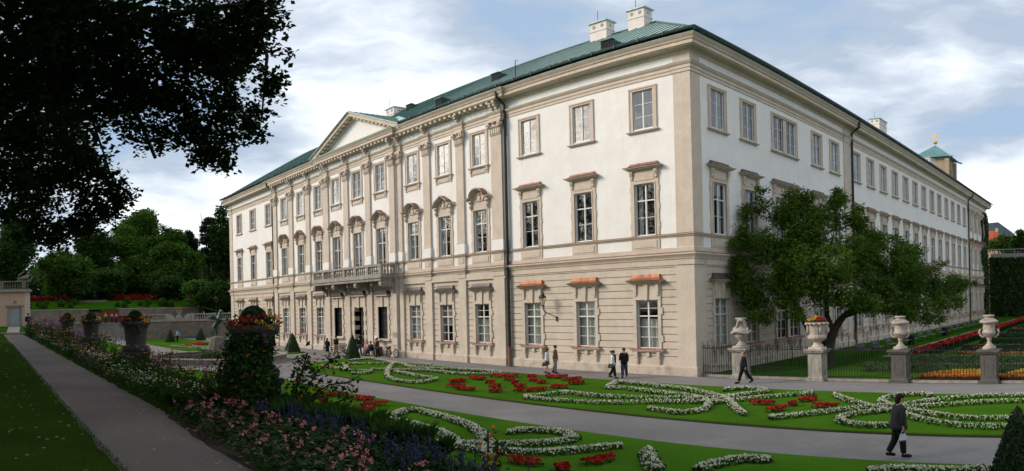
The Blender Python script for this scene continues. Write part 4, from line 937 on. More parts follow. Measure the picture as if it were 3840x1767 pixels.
# ================================================================== FLOWER BEDS IN THE LAWNS
LZ = .075
def along(pts, step):
    out = []; P = [Vector(p) for p in pts]
    for a, b in zip(P, P[1:]):
        L = (b - a).length; n = max(1, int(L / step))
        for i in range(n): out.append((a.lerp(b, i / n), (b - a).normalized() if L > 0 else Vector((1, 0))))
    return out
def smooth(pts, it=2):
    for _ in range(it):
        q = [pts[0]]
        for a, b in zip(pts, pts[1:]):
            q += [(a[0] * .75 + b[0] * .25, a[1] * .75 + b[1] * .25), (a[0] * .25 + b[0] * .75, a[1] * .25 + b[1] * .75)]
        q.append(pts[-1]); pts = q
    return pts
def border_bed(name, label, lines, half=.19, dens=1.5):
    lf = mb('soil'); petals = mb('white_petal')
    for L in lines:
        L = smooth(L); S_ = along(L, .12); n = len(S_)
        for i, (p, d) in enumerate(S_):
            nn = Vector((-d.y, d.x)); e = min(1, (i + 2) / 5, (n - i + 1) / 5); hw = half * e * R.uniform(.95, 1.05)
            lf.mat('bedleaf')
            for _ in range(int(7 * dens)):
                t = R.uniform(-1, 1); q = p + nn * t * hw * 1.08 + d * R.uniform(0, .12)
                lf.quad((q.x, q.y, LZ + R.uniform(.02, .16) * (1 - .4 * t * t)), R.uniform(.09, .15), .3)
            for _ in range(int(12 * dens)):
                t = R.uniform(-1, 1); q = p + nn * t * hw + d * R.uniform(0, .12)
                petals.quad((q.x, q.y, LZ + .07 + .11 * (1 - t * t) * R.uniform(.8, 1.1) + R.uniform(-.02, .02)), R.uniform(.045, .075), .5)
    t = tag(lf.build(name), label, 'flower bed', 'white flower borders in the lawns'); petals.build('blossoms', t); return t
G_ = [('scrolling white flower border on the far lawn left of the drainpipe', list(range(0, 11))),
      ('large white flower scroll on the near lawn beside the dark flower terrace', [11, 12, 13, 14, 20, 21]),
      ('long double white scroll in the middle of the far lawn', [15, 16, 17, 18, 19, 24, 25]),
      ('white flower scroll on the far lawn below the two handled marble vases', [26, 27, 28, 29, 30, 31, 32]),
      ('short straight white flower stroke on the near lawn between two scrolls', [22]),
      ('white flower hook on the near lawn right of the short stroke', [23]),
      ('white flower border on the near lawn below the person with the plastic bag', [33])]
for lb, ids in G_: border_bed('flower_border', lb, [BANDS[i] for i in ids], .25 if 'near lawn' in lb else .20, 1.9 if 'near lawn' in lb else 1.5)
def mir(L): return [[(-71.3 - x, y) for x, y in BANDS[i]] for i in L]
border_bed('flower_border', 'white scrolling flowers on the small lawn beyond the fountain basin', mir(range(0, 9)), dens=.6)
border_bed('flower_border', 'white flowers seen past the left of the round topiary near the front wall', [[(-39.8, -6.0), (-41.5, -5.3), (-43, -5.6)], [(-44, -5), (-46, -4.8)]], dens=.6)
def red_bed(x0, y0, x1, y1, w, label):
    b = mb('bedleaf'); p = mb('red_petal'); a = Vector((x0, y0)); c = Vector((x1, y1)); L = (c - a).length; d = (c - a).normalized(); nn = Vector((-d.y, d.x))
    w = max(w * .78, .24); ar = max(.3, L * w * 2)
    def pt(sp):
        while True:
            u, v = R.uniform(-.5, .5), R.uniform(-1, 1)
            if (abs(u) * 2) ** 3 + abs(v) ** 2.2 < 1: break
        q = a.lerp(c, .5 + u) + nn * v * w * sp; return q, v
    for _ in range(int(70 * ar) + 30): q, v = pt(1.05); b.quad((q.x, q.y, LZ + R.uniform(.02, .13)), R.uniform(.08, .13), .3)
    for _ in range(int(300 * ar) + 90): q, v = pt(.98); p.quad((q.x, q.y, LZ + .07 + .13 * (1 - v * v) * R.uniform(.8, 1.1)), R.uniform(.07, .11), .4)
    t = tag(b.build('flower_patch'), label, 'flower bed', 'red flower patches in the lawns'); p.build('blossoms', t)
for r in REDS:
    x, y = (r[0] + r[2]) / 2, (r[1] + r[3]) / 2
    if y > -12.5:
        lb = 'red flower patch on the far lawn between the drainpipe and the long white scroll' if x < 0 else 'red flower patch on the far lawn between the two right hand white scrolls'
    else: lb = 'red flower patch on the near lawn left of the large white scroll' if x < 3 else 'red flower patch on the near lawn below the large white scroll'
    red_bed(*r, lb)
for r in ((-64.2, -8.0, -60, -8.0, .6), (-67, -6.4, -62, -6.8, .5), (-63, -9.3, -58, -9.2, .4)): red_bed(*r, 'red flower patch on the small lawn beyond the fountain')

# clipped cones
def cone(name, label, x, y, h, r, z=0, n=4200, grp='clipped topiary cones'):
    t = thing(name, label, 'topiary', (x, y, z), 0, grp)
    def rad(u): return r * (1 - u) ** .8 * (1 if u > .06 else .86 + u * 2.3)
    b = mb('topiary'); b.lathe([(rad(k / 14) * .93, h * k / 14) for k in range(15)], n=18)
    for _ in range(n):
        u = 1 - sqrt(R.random()); a = R.uniform(0, 2 * pi); q = rad(u) * R.uniform(.92, 1.03)
        b.quad((q * cos(a), q * sin(a), h * u + R.uniform(-.02, .02)), R.uniform(.04, .08), 0)
    b.build('clipped_foliage', t)
cone('topiary_cone', 'round clipped cone in front of the palace door beside the seated couple', -29.9, -4.4, 2.15, .68)
cone('topiary_cone', 'clipped cone right of the black urn, near the fountain basin', -42.4, -4.2, 1.95, .85)
cone('topiary_cone', 'small clipped cone beside the person in the light blue jacket', -73.0, -8.6, 1.95, .75)
cone('topiary_cone', 'small clipped cone in front of the wall left of the rearing horse', -77.0, -3.0, 1.85, .8)
cone('topiary_cone', 'large dark clipped cone nearest the viewer, beside the near path crossing the lawns', 20.14, -19.38, 2.12, .78, 0, 9000)

# ================================================================== FOUNTAIN WITH HORSE
ft = thing('fountain', 'round stone fountain basin with water in front of the palace', 'fountain', (-35.65, -14.25, 0))
b = mb('stone'); n = 64; 
def ringpts(r0): return [(r0 * (1 + .10 * abs(cos(2 * (2 * pi * k / n)))) * cos(2 * pi * k / n), r0 * (1 + .10 * abs(cos(2 * (2 * pi * k / n)))) * sin(2 * pi * k / n)) for k in range(n)]
prof = [(5.1, -.05), (5.1, .38), (5.0, .46), (5.0, .55), (5.55, .55), (5.6, .48), (5.5, .42), (5.45, .1), (5.55, .0), (5.6, -.05)]
vs = [(x, y, z) for r0, z in prof for x, y in ringpts(r0)]
fs = [(i * n + j, i * n + (j + 1) % n, (i + 1) * n + (j + 1) % n, (i + 1) * n + j) for i in range(len(prof) - 1) for j in range(n)]
b.add(vs, fs); b.build('basin', ft)
b = mb('water'); P = ringpts(5.12); b.add([(x, y, .26) for x, y in P], [tuple(range(n))]); b.build('water_surface', ft)
rk = thing('fountain_rock', 'rough rock with fern tufts rising from the fountain basin', 'rock', (-35.8, -14.1, 0))
b = mb('wallstone')
for k in range(46):
    z = R.uniform(0, 1.9); r_ = 1.35 * (1 - z / 2.6) * R.uniform(.2, 1); a = R.uniform(0, 2 * pi); b.ball((r_ * cos(a), r_ * sin(a), z), R.uniform(.22, .5), 7, 5, jit=.25)
b.lathe([(1.3, 0), (1.0, .8), (.75, 1.5), (.6, 2.0), (.3, 2.12)], n=9); b.build('boulders', rk)
b = mb('treeD')
for _ in range(900):
    a = R.uniform(0, 2 * pi) if R.random() < .4 else R.uniform(-pi * .8, -.1); r_ = R.uniform(.9, 1.7); b.leaf((r_ * cos(a), r_ * sin(a), R.uniform(.3, .95)), R.uniform(.15, .4), asp=4)
b.build('fern_tufts', rk)
def skin_mesh(verts, edges, radii, mats, sub=1, root=0):
    me = bpy.data.meshes.new('sk'); me.from_pydata(verts, edges, [])
    o = bpy.data.objects.new('sk', me); COL.objects.link(o)
    md = o.modifiers.new('s', 'SKIN'); md.use_smooth_shade = True; md.branch_smoothing = .6
    lay = me.skin_vertices[0].data if me.skin_vertices else None
    for i, r_ in enumerate(radii):
        rr = r_ if isinstance(r_, tuple) else (r_, r_); lay[i].radius = rr
        lay[i].use_root = (i == root)
    ss = o.modifiers.new('u', 'SUBSURF'); ss.levels = sub; ss.render_levels = sub
    dg = bpy.context.evaluated_depsgraph_get(); dg.update()
    ev = o.evaluated_get(dg); m2 = bpy.data.meshes.new_from_object(ev)
    for m_ in mats: m2.materials.append(M[m_])
    bpy.data.objects.remove(o); bpy.data.meshes.remove(me); return m2
class SK:
    def __init__(s): s.v = []; s.e = []; s.r = []
    def chain(s, pts, rad, frm=None):
        idx = frm
        out = []
        for p, r_ in zip(pts, rad):
            s.v.append(tuple(p)); s.r.append(r_); k = len(s.v) - 1
            if idx is not None: s.e.append((idx, k))
            idx = k; out.append(k)
        return out
# rearing winged horse (faces +x, local)
hs = thing('horse_statue', 'green bronze rearing winged horse on the fountain rock', 'statue', (-35.8, -14.1, 2.02), radians(20))
k = SK(); body = k.chain([(-.42, 0, .82), (-.25, 0, 1.0), (0, 0, 1.22), (.22, 0, 1.5), (.36, 0, 1.78), (.44, 0, 2.05), (.5, 0, 2.22), (.62, 0, 2.25), (.78, 0, 2.12)], [.2, .27, .25, .24, .17, .11, .10, .10, .06])
for sy in (-1, 1):
    k.chain([(-.36, .15 * sy, .72), (-.16, .18 * sy, .5), (-.42, .18 * sy, .26), (-.36, .18 * sy, .05), (-.27, .18 * sy, .02)], [.14, .09, .05, .045, .06], body[0])
    k.chain([(.4, .13 * sy, 1.42), (.66, .15 * sy, 1.5 - .1 * sy), (.78, .15 * sy, 1.25 - .14 * sy), (.7, .15 * sy, 1.12 - .14 * sy)], [.11, .06, .04, .05], body[3])
k.chain([(-.56, 0, .8), (-.72, 0, .55), (-.74, 0, .2), (-.66, 0, .02)], [.07, .09, .08, .03], body[0])
put('body', skin_mesh(k.v, k.e, k.r, ['bronze']), hs)
b = mb('bronze')
for sy in (-1, 1):
    for q in range(9):
        a = radians(95 + q * 9); L = .55 + .04 * q; o_ = (.12 - .03 * q, .2 * sy, 1.5)
        b.tube([o_, (o_[0] + L * .5 * cos(a), sy * (.2 + .12 + .02 * q), o_[2] + L * .5 * sin(a)), (o_[0] + L * cos(a), sy * (.34 + .03 * q), o_[2] + L * .8 * sin(a))], [.05, .07, .02], 5)
b.build('wings', hs)
b = mb('bronze')
for q in range(10): t_ = q / 9; b.tube([(.22 + .26 * t_, 0, 1.72 + .55 * t_), (.12 + .26 * t_, .02 * (q % 3 - 1), 1.82 + .55 * t_)], [.07, .03], 5)
b.build('mane', hs)

# ================================================================== URNS ON PEDESTALS, IRON FENCE
def pedestal(x, label, m):
    t = thing('urn_pedestal', label, 'pedestal', (x, .45, 0), 0, None); b = mb(m)
    b.box((-.5, -.5, 0), (.5, .5, .09)); b.box((-.45, -.45, .09), (.45, .45, .17)); b.frustum((0, 0), (.44, .44), .17, (.385, .385), .22)
    b.box((-.38, -.38, .22), (.38, .38, 1.38)); 
    for s_ in (-1, 1): b.box((-.5 if s_ < 0 else .28, -.505, .0), (-.28 if s_ < 0 else .5, -.5, .15))
    b.build('shaft', t)
    b = mb(m)
    for q in range(4):
        b.T = Matrix.Rotation(q * pi / 2, 4, 'Z'); 
        b.box((-.23, -.395, .38), (-.19, -.38, 1.24)); b.box((.19, -.395, .38), (.23, -.38, 1.24)); b.box((-.19, -.395, .38), (.19, -.38, .42)); b.box((-.19, -.395, 1.2), (.19, -.38, 1.24))
    b.build('panel_moulding', t)
    b = mb(m); b.frustum((0, 0), (.39, .39), 1.38, (.46, .46), 1.47); b.box((-.5, -.5, 1.47), (.5, .5, 1.54)); b.box((-.55, -.55, 1.54), (.55, .55, 1.63)); b.build('cap', t)
pedestal(2.65, 'pale stone pedestal behind the man in the black suit', 'dirtystone')
pedestal(7.15, 'stained pedestal under the flower filled pot', 'dirtystone')
pedestal(11.62, 'grey pedestal under the lidded vase, third from the palace', 'greystone')
pedestal(16.05, 'dark grey pedestal farthest from the palace, before the side garden path', 'greystone')
def krater(x, label):
    t = thing('stone_vase', label, 'vase', (x, .45, 1.63)); b = mb('palestone'); b.box((-.36, -.36, 0), (.36, .36, .14))
    b.lathe([(.3, .14), (.3, .18), (.17, .27), (.12, .36), (.12, .44), (.16, .47), (.16, .5), (.12, .52), (.24, .6), (.38, .72), (.42, .84), (.40, .87), (.39, .9), (.355, .95), (.35, 1.2), (.37, 1.24), (.56, 1.28), (.58, 1.33), (.5, 1.37), (.32, 1.46), (.25, 1.52), (.27, 1.56), (.36, 1.58), (.36, 1.64), (.28, 1.65), (.2, 1.64)], n=28)
    b.build('vase_body', t, smooth=True)
    b = mb('palestone')
    for q in range(26): a = 2 * pi * q / 26; b.tube([(.27 * cos(a), .27 * sin(a), .62), (.43 * cos(a), .43 * sin(a), .8)], [.02, .035], 4); b.tube([(.56 * cos(a), .56 * sin(a), 1.33), (.32 * cos(a), .32 * sin(a), 1.47)], [.035, .02], 4)
    for q in range(34): a = R.uniform(0, 2 * pi); b.ball((.35 * cos(a), .35 * sin(a), R.uniform(.98, 1.18)), R.uniform(.025, .05), 5, 4)
    b.build('relief', t)
    t.scale = (.78, .78, 1)
    for sx in (-1, 1):
        b = mb('palestone'); b.tube([(sx * .26, 0, .62), (sx * .42, 0, .6), (sx * .56, 0, .7), (sx * .61, 0, .86), (sx * .56, 0, .95), (sx * .49, 0, .9)], [.045, .055, .065, .07, .065, .03], 8); b.build('handle', t, smooth=True)
krater(11.62, 'carved marble vase with two handles in front of the cherry tree leaves'); krater(16.05, 'carved marble vase with two handles farthest from the palace')
t = thing('stone_vase', 'marble vase with curling snake handles behind the man in black', 'vase', (2.65, .45, 1.63))
b = mb('palestone'); b.box((-.36, -.36, 0), (.36, .36, .12)); b.lathe([(.3, .12), (.26, .2), (.14, .32), (.13, .42), (.2, .45), (.2, .49), (.28, .55), (.37, .68), (.36, .72), (.42, .8), (.46, .92), (.42, 1.0), (.25, 1.1), (.2, 1.25), (.2, 1.45), (.26, 1.56), (.3, 1.58), (.3, 1.64), (.22, 1.63)], n=24); b.build('vase_body', t, smooth=True)
for q, (a0, sg) in enumerate(((pi * .95, 1), (-.35, 1), (pi * .4, -1))):
    b = mb('palestone'); P = []
    for j in range(15):
        u = j / 14; a = a0 + sg * u * 2.2; r_ = .44 - .2 * sin(u * pi * .5) + .14 * max(0, u - .7); P.append((r_ * cos(a), r_ * sin(a), .8 + .1 * sin(u * 9) + .72 * u))
    P += [(P[-1][0] * 1.45, P[-1][1] * 1.45, 1.53), (P[-1][0] * 1.6, P[-1][1] * 1.6, 1.44)]
    b.tube(P, [.075] * 12 + [.07, .065, .06, .05, .04], 8); b.build('handle', t, smooth=True)
b = mb('palestone')
b.tube([(.5 * cos(2 * pi * j / 20), .5 * sin(2 * pi * j / 20), .86 + .06 * sin(2 * pi * j / 20 * 3)) for j in range(21)], .075, 7); b.build('snake_rim', t, smooth=True)
t = thing('stone_pot', 'fluted stone pot planted with yellow and red flowers', 'planter', (7.15, .45, 1.63))
b = mb('palestone'); b.mat('trim'); b.box((-.36, -.36, 0), (.36, .36, .1)); b.lathe([(.3, .1), (.28, .16), (.2, .24), (.19, .34), (.26, .38), (.3, .4)], n=24); b.mat('palestone'); b.lathe([(.3, .4), (.47, .52), (.5, .6), (.48, .68), (.42, .72), (.41, .76), (.47, 1.2), (.5, 1.26), (.56, 1.3), (.56, 1.36), (.48, 1.38), (.44, 1.3)], n=30, flute=.012); b.build('pot_body', t)
b = mb('palestone')
for q in range(14): a = 2 * pi * q / 14; b.ball((.56 * cos(a), .56 * sin(a), 1.3), .08, 6, 5)
for q in range(4): a = pi / 4 + q * pi / 2; b.ball((.5 * cos(a), .5 * sin(a), 1.05), .08, 6, 5, .25)
b.build('lip', t, smooth=True)
def flowers(b_, n, c, rx, rz, cols, sz=(.05, .09), leafm='bedleaf'):
    b_.mat(leafm)
    for _ in range(n):
        a = R.uniform(0, 2 * pi); q = sqrt(R.random()); b_.leaf((c[0] + rx * q * cos(a), c[1] + rx * q * sin(a), c[2] + rz * R.random() * (1 - .5 * q)), R.uniform(.08, .16))
    for _ in range(n):
        a = R.uniform(0, 2 * pi); q = sqrt(R.random()); b_.mat(cols(cos(a) * q) if callable(cols) else R.choice(cols)); p = (c[0] + rx * q * cos(a), c[1] + rx * q * sin(a), c[2] + rz * (1.05 - .5 * q) * R.uniform(.8, 1.1))
        for _ in range(3): b_.quad((p[0] + R.uniform(-.03, .03), p[1] + R.uniform(-.03, .03), p[2] + R.uniform(-.02, .03)), R.uniform(*sz), .3)
b = mb('bedleaf'); flowers(b, 170, (0, 0, 1.3), .5, .36, lambda u: 'red_petal' if u > .1 else 'yellow_petal')
for _ in range(14): b.mat('bedleaf'); a = R.uniform(-.6, .6); b.tube([(0, 0, 1.4), (.1 * a, .05, 1.8), (.35 * a, .1, 1.95 + R.uniform(-.1, .15))], [.012, .012, .004], 4)
b.build('flowers', t)
def fence(x0, x1, label):
    t = thing('iron_fence', label, 'fence', (x0, .45, 0), 0, None); L = x1 - x0
    b = mb('stone'); b.box((0, -.2, 0), (L, .2, .12)); b.build('stone_kerb', t)
    b = mb('iron'); n = int(L / .145)
    b.box((0, -.015, 1.56), (L, .015, 1.6)); b.box((0, -.015, .2), (L, .015, .24)); b.box((0, -.012, .62), (L, .012, .64))
    for i in range(n + 1):
        x = min(L - .02, .02 + i * L / n); h = 1.9 if i % 2 == 0 else 1.74
        b.box((x - .011, -.011, .12), (x + .011, .011, h)); b.add([(x - .02, 0, h), (x, -.012, h), (x + .02, 0, h), (x, .012, h), (x, 0, h + .09)], [(0, 1, 4), (1, 2, 4), (2, 3, 4), (3, 0, 4)])
    b.build('bars', t)
    b = mb('iron')
    for i in range(0, n, 2):
        x = .02 + (i + .5) * L / n
        for zc, rr, dr in ((1.68, .05, 1), (.55, .055, -1)):
            for sx in (-1, 1):
                cx_ = x + sx * .005 + sx * rr
                b.tube([(x, 0, zc - dr * .11)] + [(cx_ + rr * cos(pi / 2 * (1 + sx) + sx * a * -1 * dr * sx), 0, zc + rr * sin(a * dr)) for a in [0, .8, 1.6, 2.4, 3.2, 4.0, 4.8]], .009, 4, False)
    b.build('scrollwork', t)
fence(.16, 2.1, 'short iron fence bay between the palace corner and the first pedestal'); fence(3.2, 6.6, 'iron fence bay between the snake vase and the flower pot pedestals'); fence(7.7, 11.07, 'iron fence bay in front of the cherry trunk'); fence(12.17, 15.5, 'iron fence bay before the orange flowers'); fence(16.6, 30, 'last iron fence bay beyond the dark grey pedestal')
for x0, x1 in ((-1, 1),): pass

# ================================================================== SIDE GARDEN
def massbed(name, label, pts, m, n, z0=.05, z1=.4, sz=(.06, .11), leaf='bedleaf', cat='flower bed', grp=None):
    xs_ = [p[0] for p in pts]; ys_ = [p[1] for p in pts]
    def inside(x, y):
        c = False; j = len(pts) - 1
        for i in range(len(pts)):
            if (pts[i][1] > y) != (pts[j][1] > y) and x < (pts[j][0] - pts[i][0]) * (y - pts[i][1]) / (pts[j][1] - pts[i][1]) + pts[i][0]: c = not c
            j = i
        return c
    b = mb(leaf); f = MB(); k = 0
    while k < n:
        x, y = R.uniform(min(xs_), max(xs_)), R.uniform(min(ys_), max(ys_))
        if not inside(x, y): continue
        k += 1; b.quad((x, y, R.uniform(z0, z1 * .8)), R.uniform(.12, .2), .3); b.quad((x + .05, y, R.uniform(z0, z1 * .8)), R.uniform(.12, .2), .3)
        mm = m if isinstance(m, str) else m(x, y)
        if mm: f.mat(mm); f.quad((x, y, z1 * R.uniform(.85, 1.1)), R.uniform(*sz), .4); f.quad((x + .04, y + .03, z1 * R.uniform(.8, 1.05)), R.uniform(*sz), .4)
    t = tag(b.build(name), label, cat, grp)
    if f.v: f.build('blossoms', t)
    return t
def oy(x, y): return 'yellow_petal' if R.random() < (y - .6) / 2.2 else 'orange_petal'
massbed('flower_bed', 'orange and yellow flower bed behind the fence left of the last pedestal', [(12.3, .75), (12.6, 2.2), (13.6, 3.6), (15.0, 3.7), (15.4, 2.0), (17.0, 1.3), (17.0, .7)], oy, 2600, z1=.3, sz=(.08, .13))
massbed('flower_bed', 'orange and yellow flower bed behind the last fence bay', [(17.2, .75), (16.6, 2.6), (17.2, 3.9), (23, 4.2), (26, .8)], oy, 4200, z1=.3, sz=(.08, .13))
def hedge(x0, x1, y0, y1, h, label, grp=None):
    b = mb('topiary'); b.box((x0 + .04, y0 + .04, .03), (x1 - .04, y1 - .04, h - .04))
    for _ in range(int(((x1 - x0) * (y1 - y0 + h)) * 90)):
        f_ = R.random()
        if f_ < .5: p = (R.uniform(x0, x1), y0, R.uniform(.05, h))
        else: p = (R.uniform(x0, x1), R.uniform(y0, y1), h)
        b.quad((p[0], p[1] + R.uniform(-.03, .03), p[2] + R.uniform(-.03, .02)), R.uniform(.06, .12), 0)
    tag(b.build('low_hedge'), label, 'hedge', grp)
hedge(8.2, 40, 4.3, 5.0, .55, 'low clipped hedge just behind the orange flowers'); hedge(8.6, 40, 8.7, 10.2, .6, 'wide clipped hedge further back in the side garden')
massbed('flower_row', 'thin row of small white flowers between the two low hedges', [(8.6, 6.1), (40, 6.1), (40, 6.5), (8.6, 6.5)], 'white_petal', 900, z1=.22)
massbed('flower_row', 'row of dark red roses along the side garden path', [(8.9, 11), (9.6, 11), (9.6, 88), (8.9, 88)], 'red_petal', 5000, z1=.7, sz=(.14, .24), leaf='darkleaf')
massbed('flower_bed', 'orange flower ribbon behind the wide hedge', [(11.2, 14.6), (12.5, 13.2), (40, 13), (40, 14), (14, 14.2), (12, 15.4)], 'orange_petal', 1500, z1=.35)
def mixf(x, y):
    v = noise.noise(Vector((x * .35, y * .12, 4)))
    return 'red_petal' if v > .28 else 'orange_petal' if v > .18 else 'blue_petal' if v < -.35 else None
massbed('parterre_bed', 'patchwork flower parterre with low green hedges in the side garden', [(10.5, 16), (45, 16), (45, 85), (10.5, 85)], mixf, 16000, z1=.35, sz=(.14, .26), leaf='darkleaf')
for k in range(9): 
    y = 19 + k * 7.5; hedge(10.6, 30, y, y + .5, .5, 'low green hedge strip crossing the side garden parterre', 'hedge strips of the parterre')
rb = None
for k in range(22):   # standard roses along the wing wall
    y = 6 + k * 3.6 + R.uniform(-.4, .4); x = 1.3 + R.uniform(-.1, .1)
    if rb is None:
        rb = thing('rose_bush', 'thin standard rose with sparse red blooms on the strip along the wing', 'plant', (x, y, .04), 0, 'standard roses along the wing')
        b = mb('bark'); b.tube([(0, 0, 0), (.03, .02, .8), (0, 0, 1.2)], .02, 5); b.build('stem', rb)
        b = mb('darkleaf')
        for _ in range(70): b.leaf((R.gauss(0, .2), R.gauss(0, .2), 1.15 + R.gauss(0, .16)), .11)
        b.mat('red_petal')
        for _ in range(22): b.quad((R.gauss(0, .2), R.gauss(0, .2), 1.2 + R.gauss(0, .17)), .09)
        b.build('foliage', rb)
    else: copy_tree(rb, (x, y, .04), R.uniform(0, 6), R.uniform(.8, 1.15))
def make_bench(label, grp, loc, rz):
    t = thing('park_bench', label, 'bench', loc, rz, grp)
    b = mb('benchwood')
    for k in range(4): b.box((-.9, -.06 - .12 * k, .43), (.9, .04 - .12 * k, .46))
    b.build('seat', t); b = mb('benchwood')
    for k in range(3): b.box((-.9, .07 + .03 * k, .55 + .13 * k), (.9, .10 + .03 * k, .65 + .13 * k))
    b.build('backrest', t)
    for x in (-.75, .75):
        b = mb('iron'); b.tube([(x, -.42, 0), (x, -.4, .42), (x, .04, .42), (x, .16, .95)], .025, 5); b.tube([(x, .2, 0), (x, .02, .42)], .025, 5); b.tube([(x, -.4, .42), (x, -.4, .62), (x, .08, .66)], .02, 5); b.build('leg', t)
    return t
bn = make_bench('dark slatted bench in the row along the side garden path', 'benches along the side garden path', (4.6, 14, .05), pi / 2)
for k in range(1, 17): copy_tree(bn, (4.6, 14 + k * 3.1 + (.8 if k % 4 == 3 else 0), .05), pi / 2)
make_bench('dark bench against the front wall behind the walking couple', None, (-39.0, -.75, .005), 0)
make_bench('dark bench carrying the seated couple beside the door', None, (-32.7, -.95, .005), 0)
lb_ = thing('litter_bin', 'brown wooden litter bin right of the seated couple', 'bin', (-31.25, -1.0, .005)); b = mb('wood'); b.lathe([(.25, 0), (.27, .1), (.29, .75), (.27, .8)], n=16, flute=.03); b.build('slats', lb_); b = mb('iron'); b.lathe([(.3, .76), (.3, .82), (.22, .82)], n=16); b.build('rim', lb_)
for x, y, l in ((4.8, 37.9, 'dark litter bin midway along the bench row'), (4.9, 25.3, 'dark litter bin near the front of the bench row')):
    q = thing('litter_bin', l, 'bin', (x, y, .05)); b = mb('iron'); b.lathe([(.28, 0), (.3, .8), (.26, .86)], n=14); b.build('drum', q)
# stone bench by the far wall
q = thing('stone_bench', 'low stone bench along the wall behind the person in light blue', 'bench', (-86.0, -2.2, 0)); b = mb('wallstone'); b.box((-.3, -2.6, .42), (.3, 2.6, .55)); b.build('seat', q)
for y in (-2.0, 2.0): b = mb('wallstone'); b.box((-.2, y - .15, 0), (.2, y + .15, .42)); b.build('leg', q)
# bicycle
bk = thing('bicycle', 'silver bicycle with black tyres leaning by the palace wall', 'bicycle', (-28.9, -1.15, .02), radians(4))
for x in (-.55, .55):
    w = mb('shoe'); w.tube([(x + .34 * cos(2 * pi * j / 24), 0, .35 + .34 * sin(2 * pi * j / 24)) for j in range(25)], .034, 6, False); w = w.build('wheel', bk)
    s_ = mb('frame')
    for j in range(12): a = pi * j / 6; s_.tube([(x, 0, .35), (x + .32 * cos(a), 0, .35 + .32 * sin(a))], .004, 3)
    s_.build('spokes', w)
b = mb('leather_grey'); b.tube([(-.55, 0, .35), (-.12, 0, .3), (.42, 0, .78), (-.22, 0, .8), (-.12, 0, .3)], .03, 5); b.tube([(-.55, 0, .35), (-.22, 0, .78), (-.25, 0, .9)], .016, 5); b.tube([(.55, 0, .35), (.4, 0, .8), (.36, 0, 1.02)], .018, 5); b.build('frame', bk)
b = mb('iron'); b.tube([(.36, 0, 1.02), (.38, -.25, 1.05), (.2, -.28, 1.02)], .015, 5); b.tube([(.36, 0, 1.02), (.38, .25, 1.05), (.2, .28, 1.02)], .015, 5); b.build('handlebar', bk)
b = mb('shoe'); b.ball((-.27, 0, .93), .13, 8, 5, .04, .07); b.build('saddle', bk)
b = mb('wood'); b.box((-.75, -.14, .72), (-.42, .14, .9)); b.build('carrier_basket', bk)
b = mb('iron'); b.tube([(-.12, -.09, .18), (-.12, .09, .42)], .012, 4); b.lathe([(.09, 0), (.09, .01)], (-.12, .02, .3), 10); b.tube([(-.7, 0, .62), (-.3, 0, .7)], .01, 4); b.build('pedals', bk)
# drain cover by the downpipe
dc = mb('iron'); dc.box((-14.9, -.75, .005), (-14.2, -.3, .016)); tag(dc.build('drain_cover'), 'dark drain cover in the pavement under the downpipe', 'drain cover')
# lamp post on the far terrace
lp = thing('lamp_post', 'black lamp post with lantern rising behind the horse statue', 'lamp', (-80, .45, 0)); b = mb('iron'); b.tube([(0, 0, 0), (0, 0, 5.4)], [.09, .05], 8); b.build('post', lp)
b = mb('iron'); b.lathe([(.1, 5.4), (.14, 5.5), (.2, 5.52), (.26, 6.05), (.3, 6.08), (.1, 6.3), (.02, 6.45)], n=6); h_ = b.build('lantern', lp); b = mb('lampglass'); b.lathe([(.21, 5.56), (.265, 6.0)], n=6); b.build('lantern_glass', h_)
lp = thing('vase_on_wall', 'stone vase with red flowers on the far balustrade', 'planter', (-87.2, -3.35, 3.6)); b = mb('dirtystone'); b.lathe([(.3, 0), (.18, .1), (.2, .25), (.42, .5), (.5, .85), (.55, .9), (.4, .9)], n=16); b.build('pot_body', lp, smooth=True); b = mb('bedleaf'); flowers(b, 60, (0, 0, .85), .55, .35, ['red_petal', 'orange_petal'], (.09, .15)); b.build('flowers', lp)
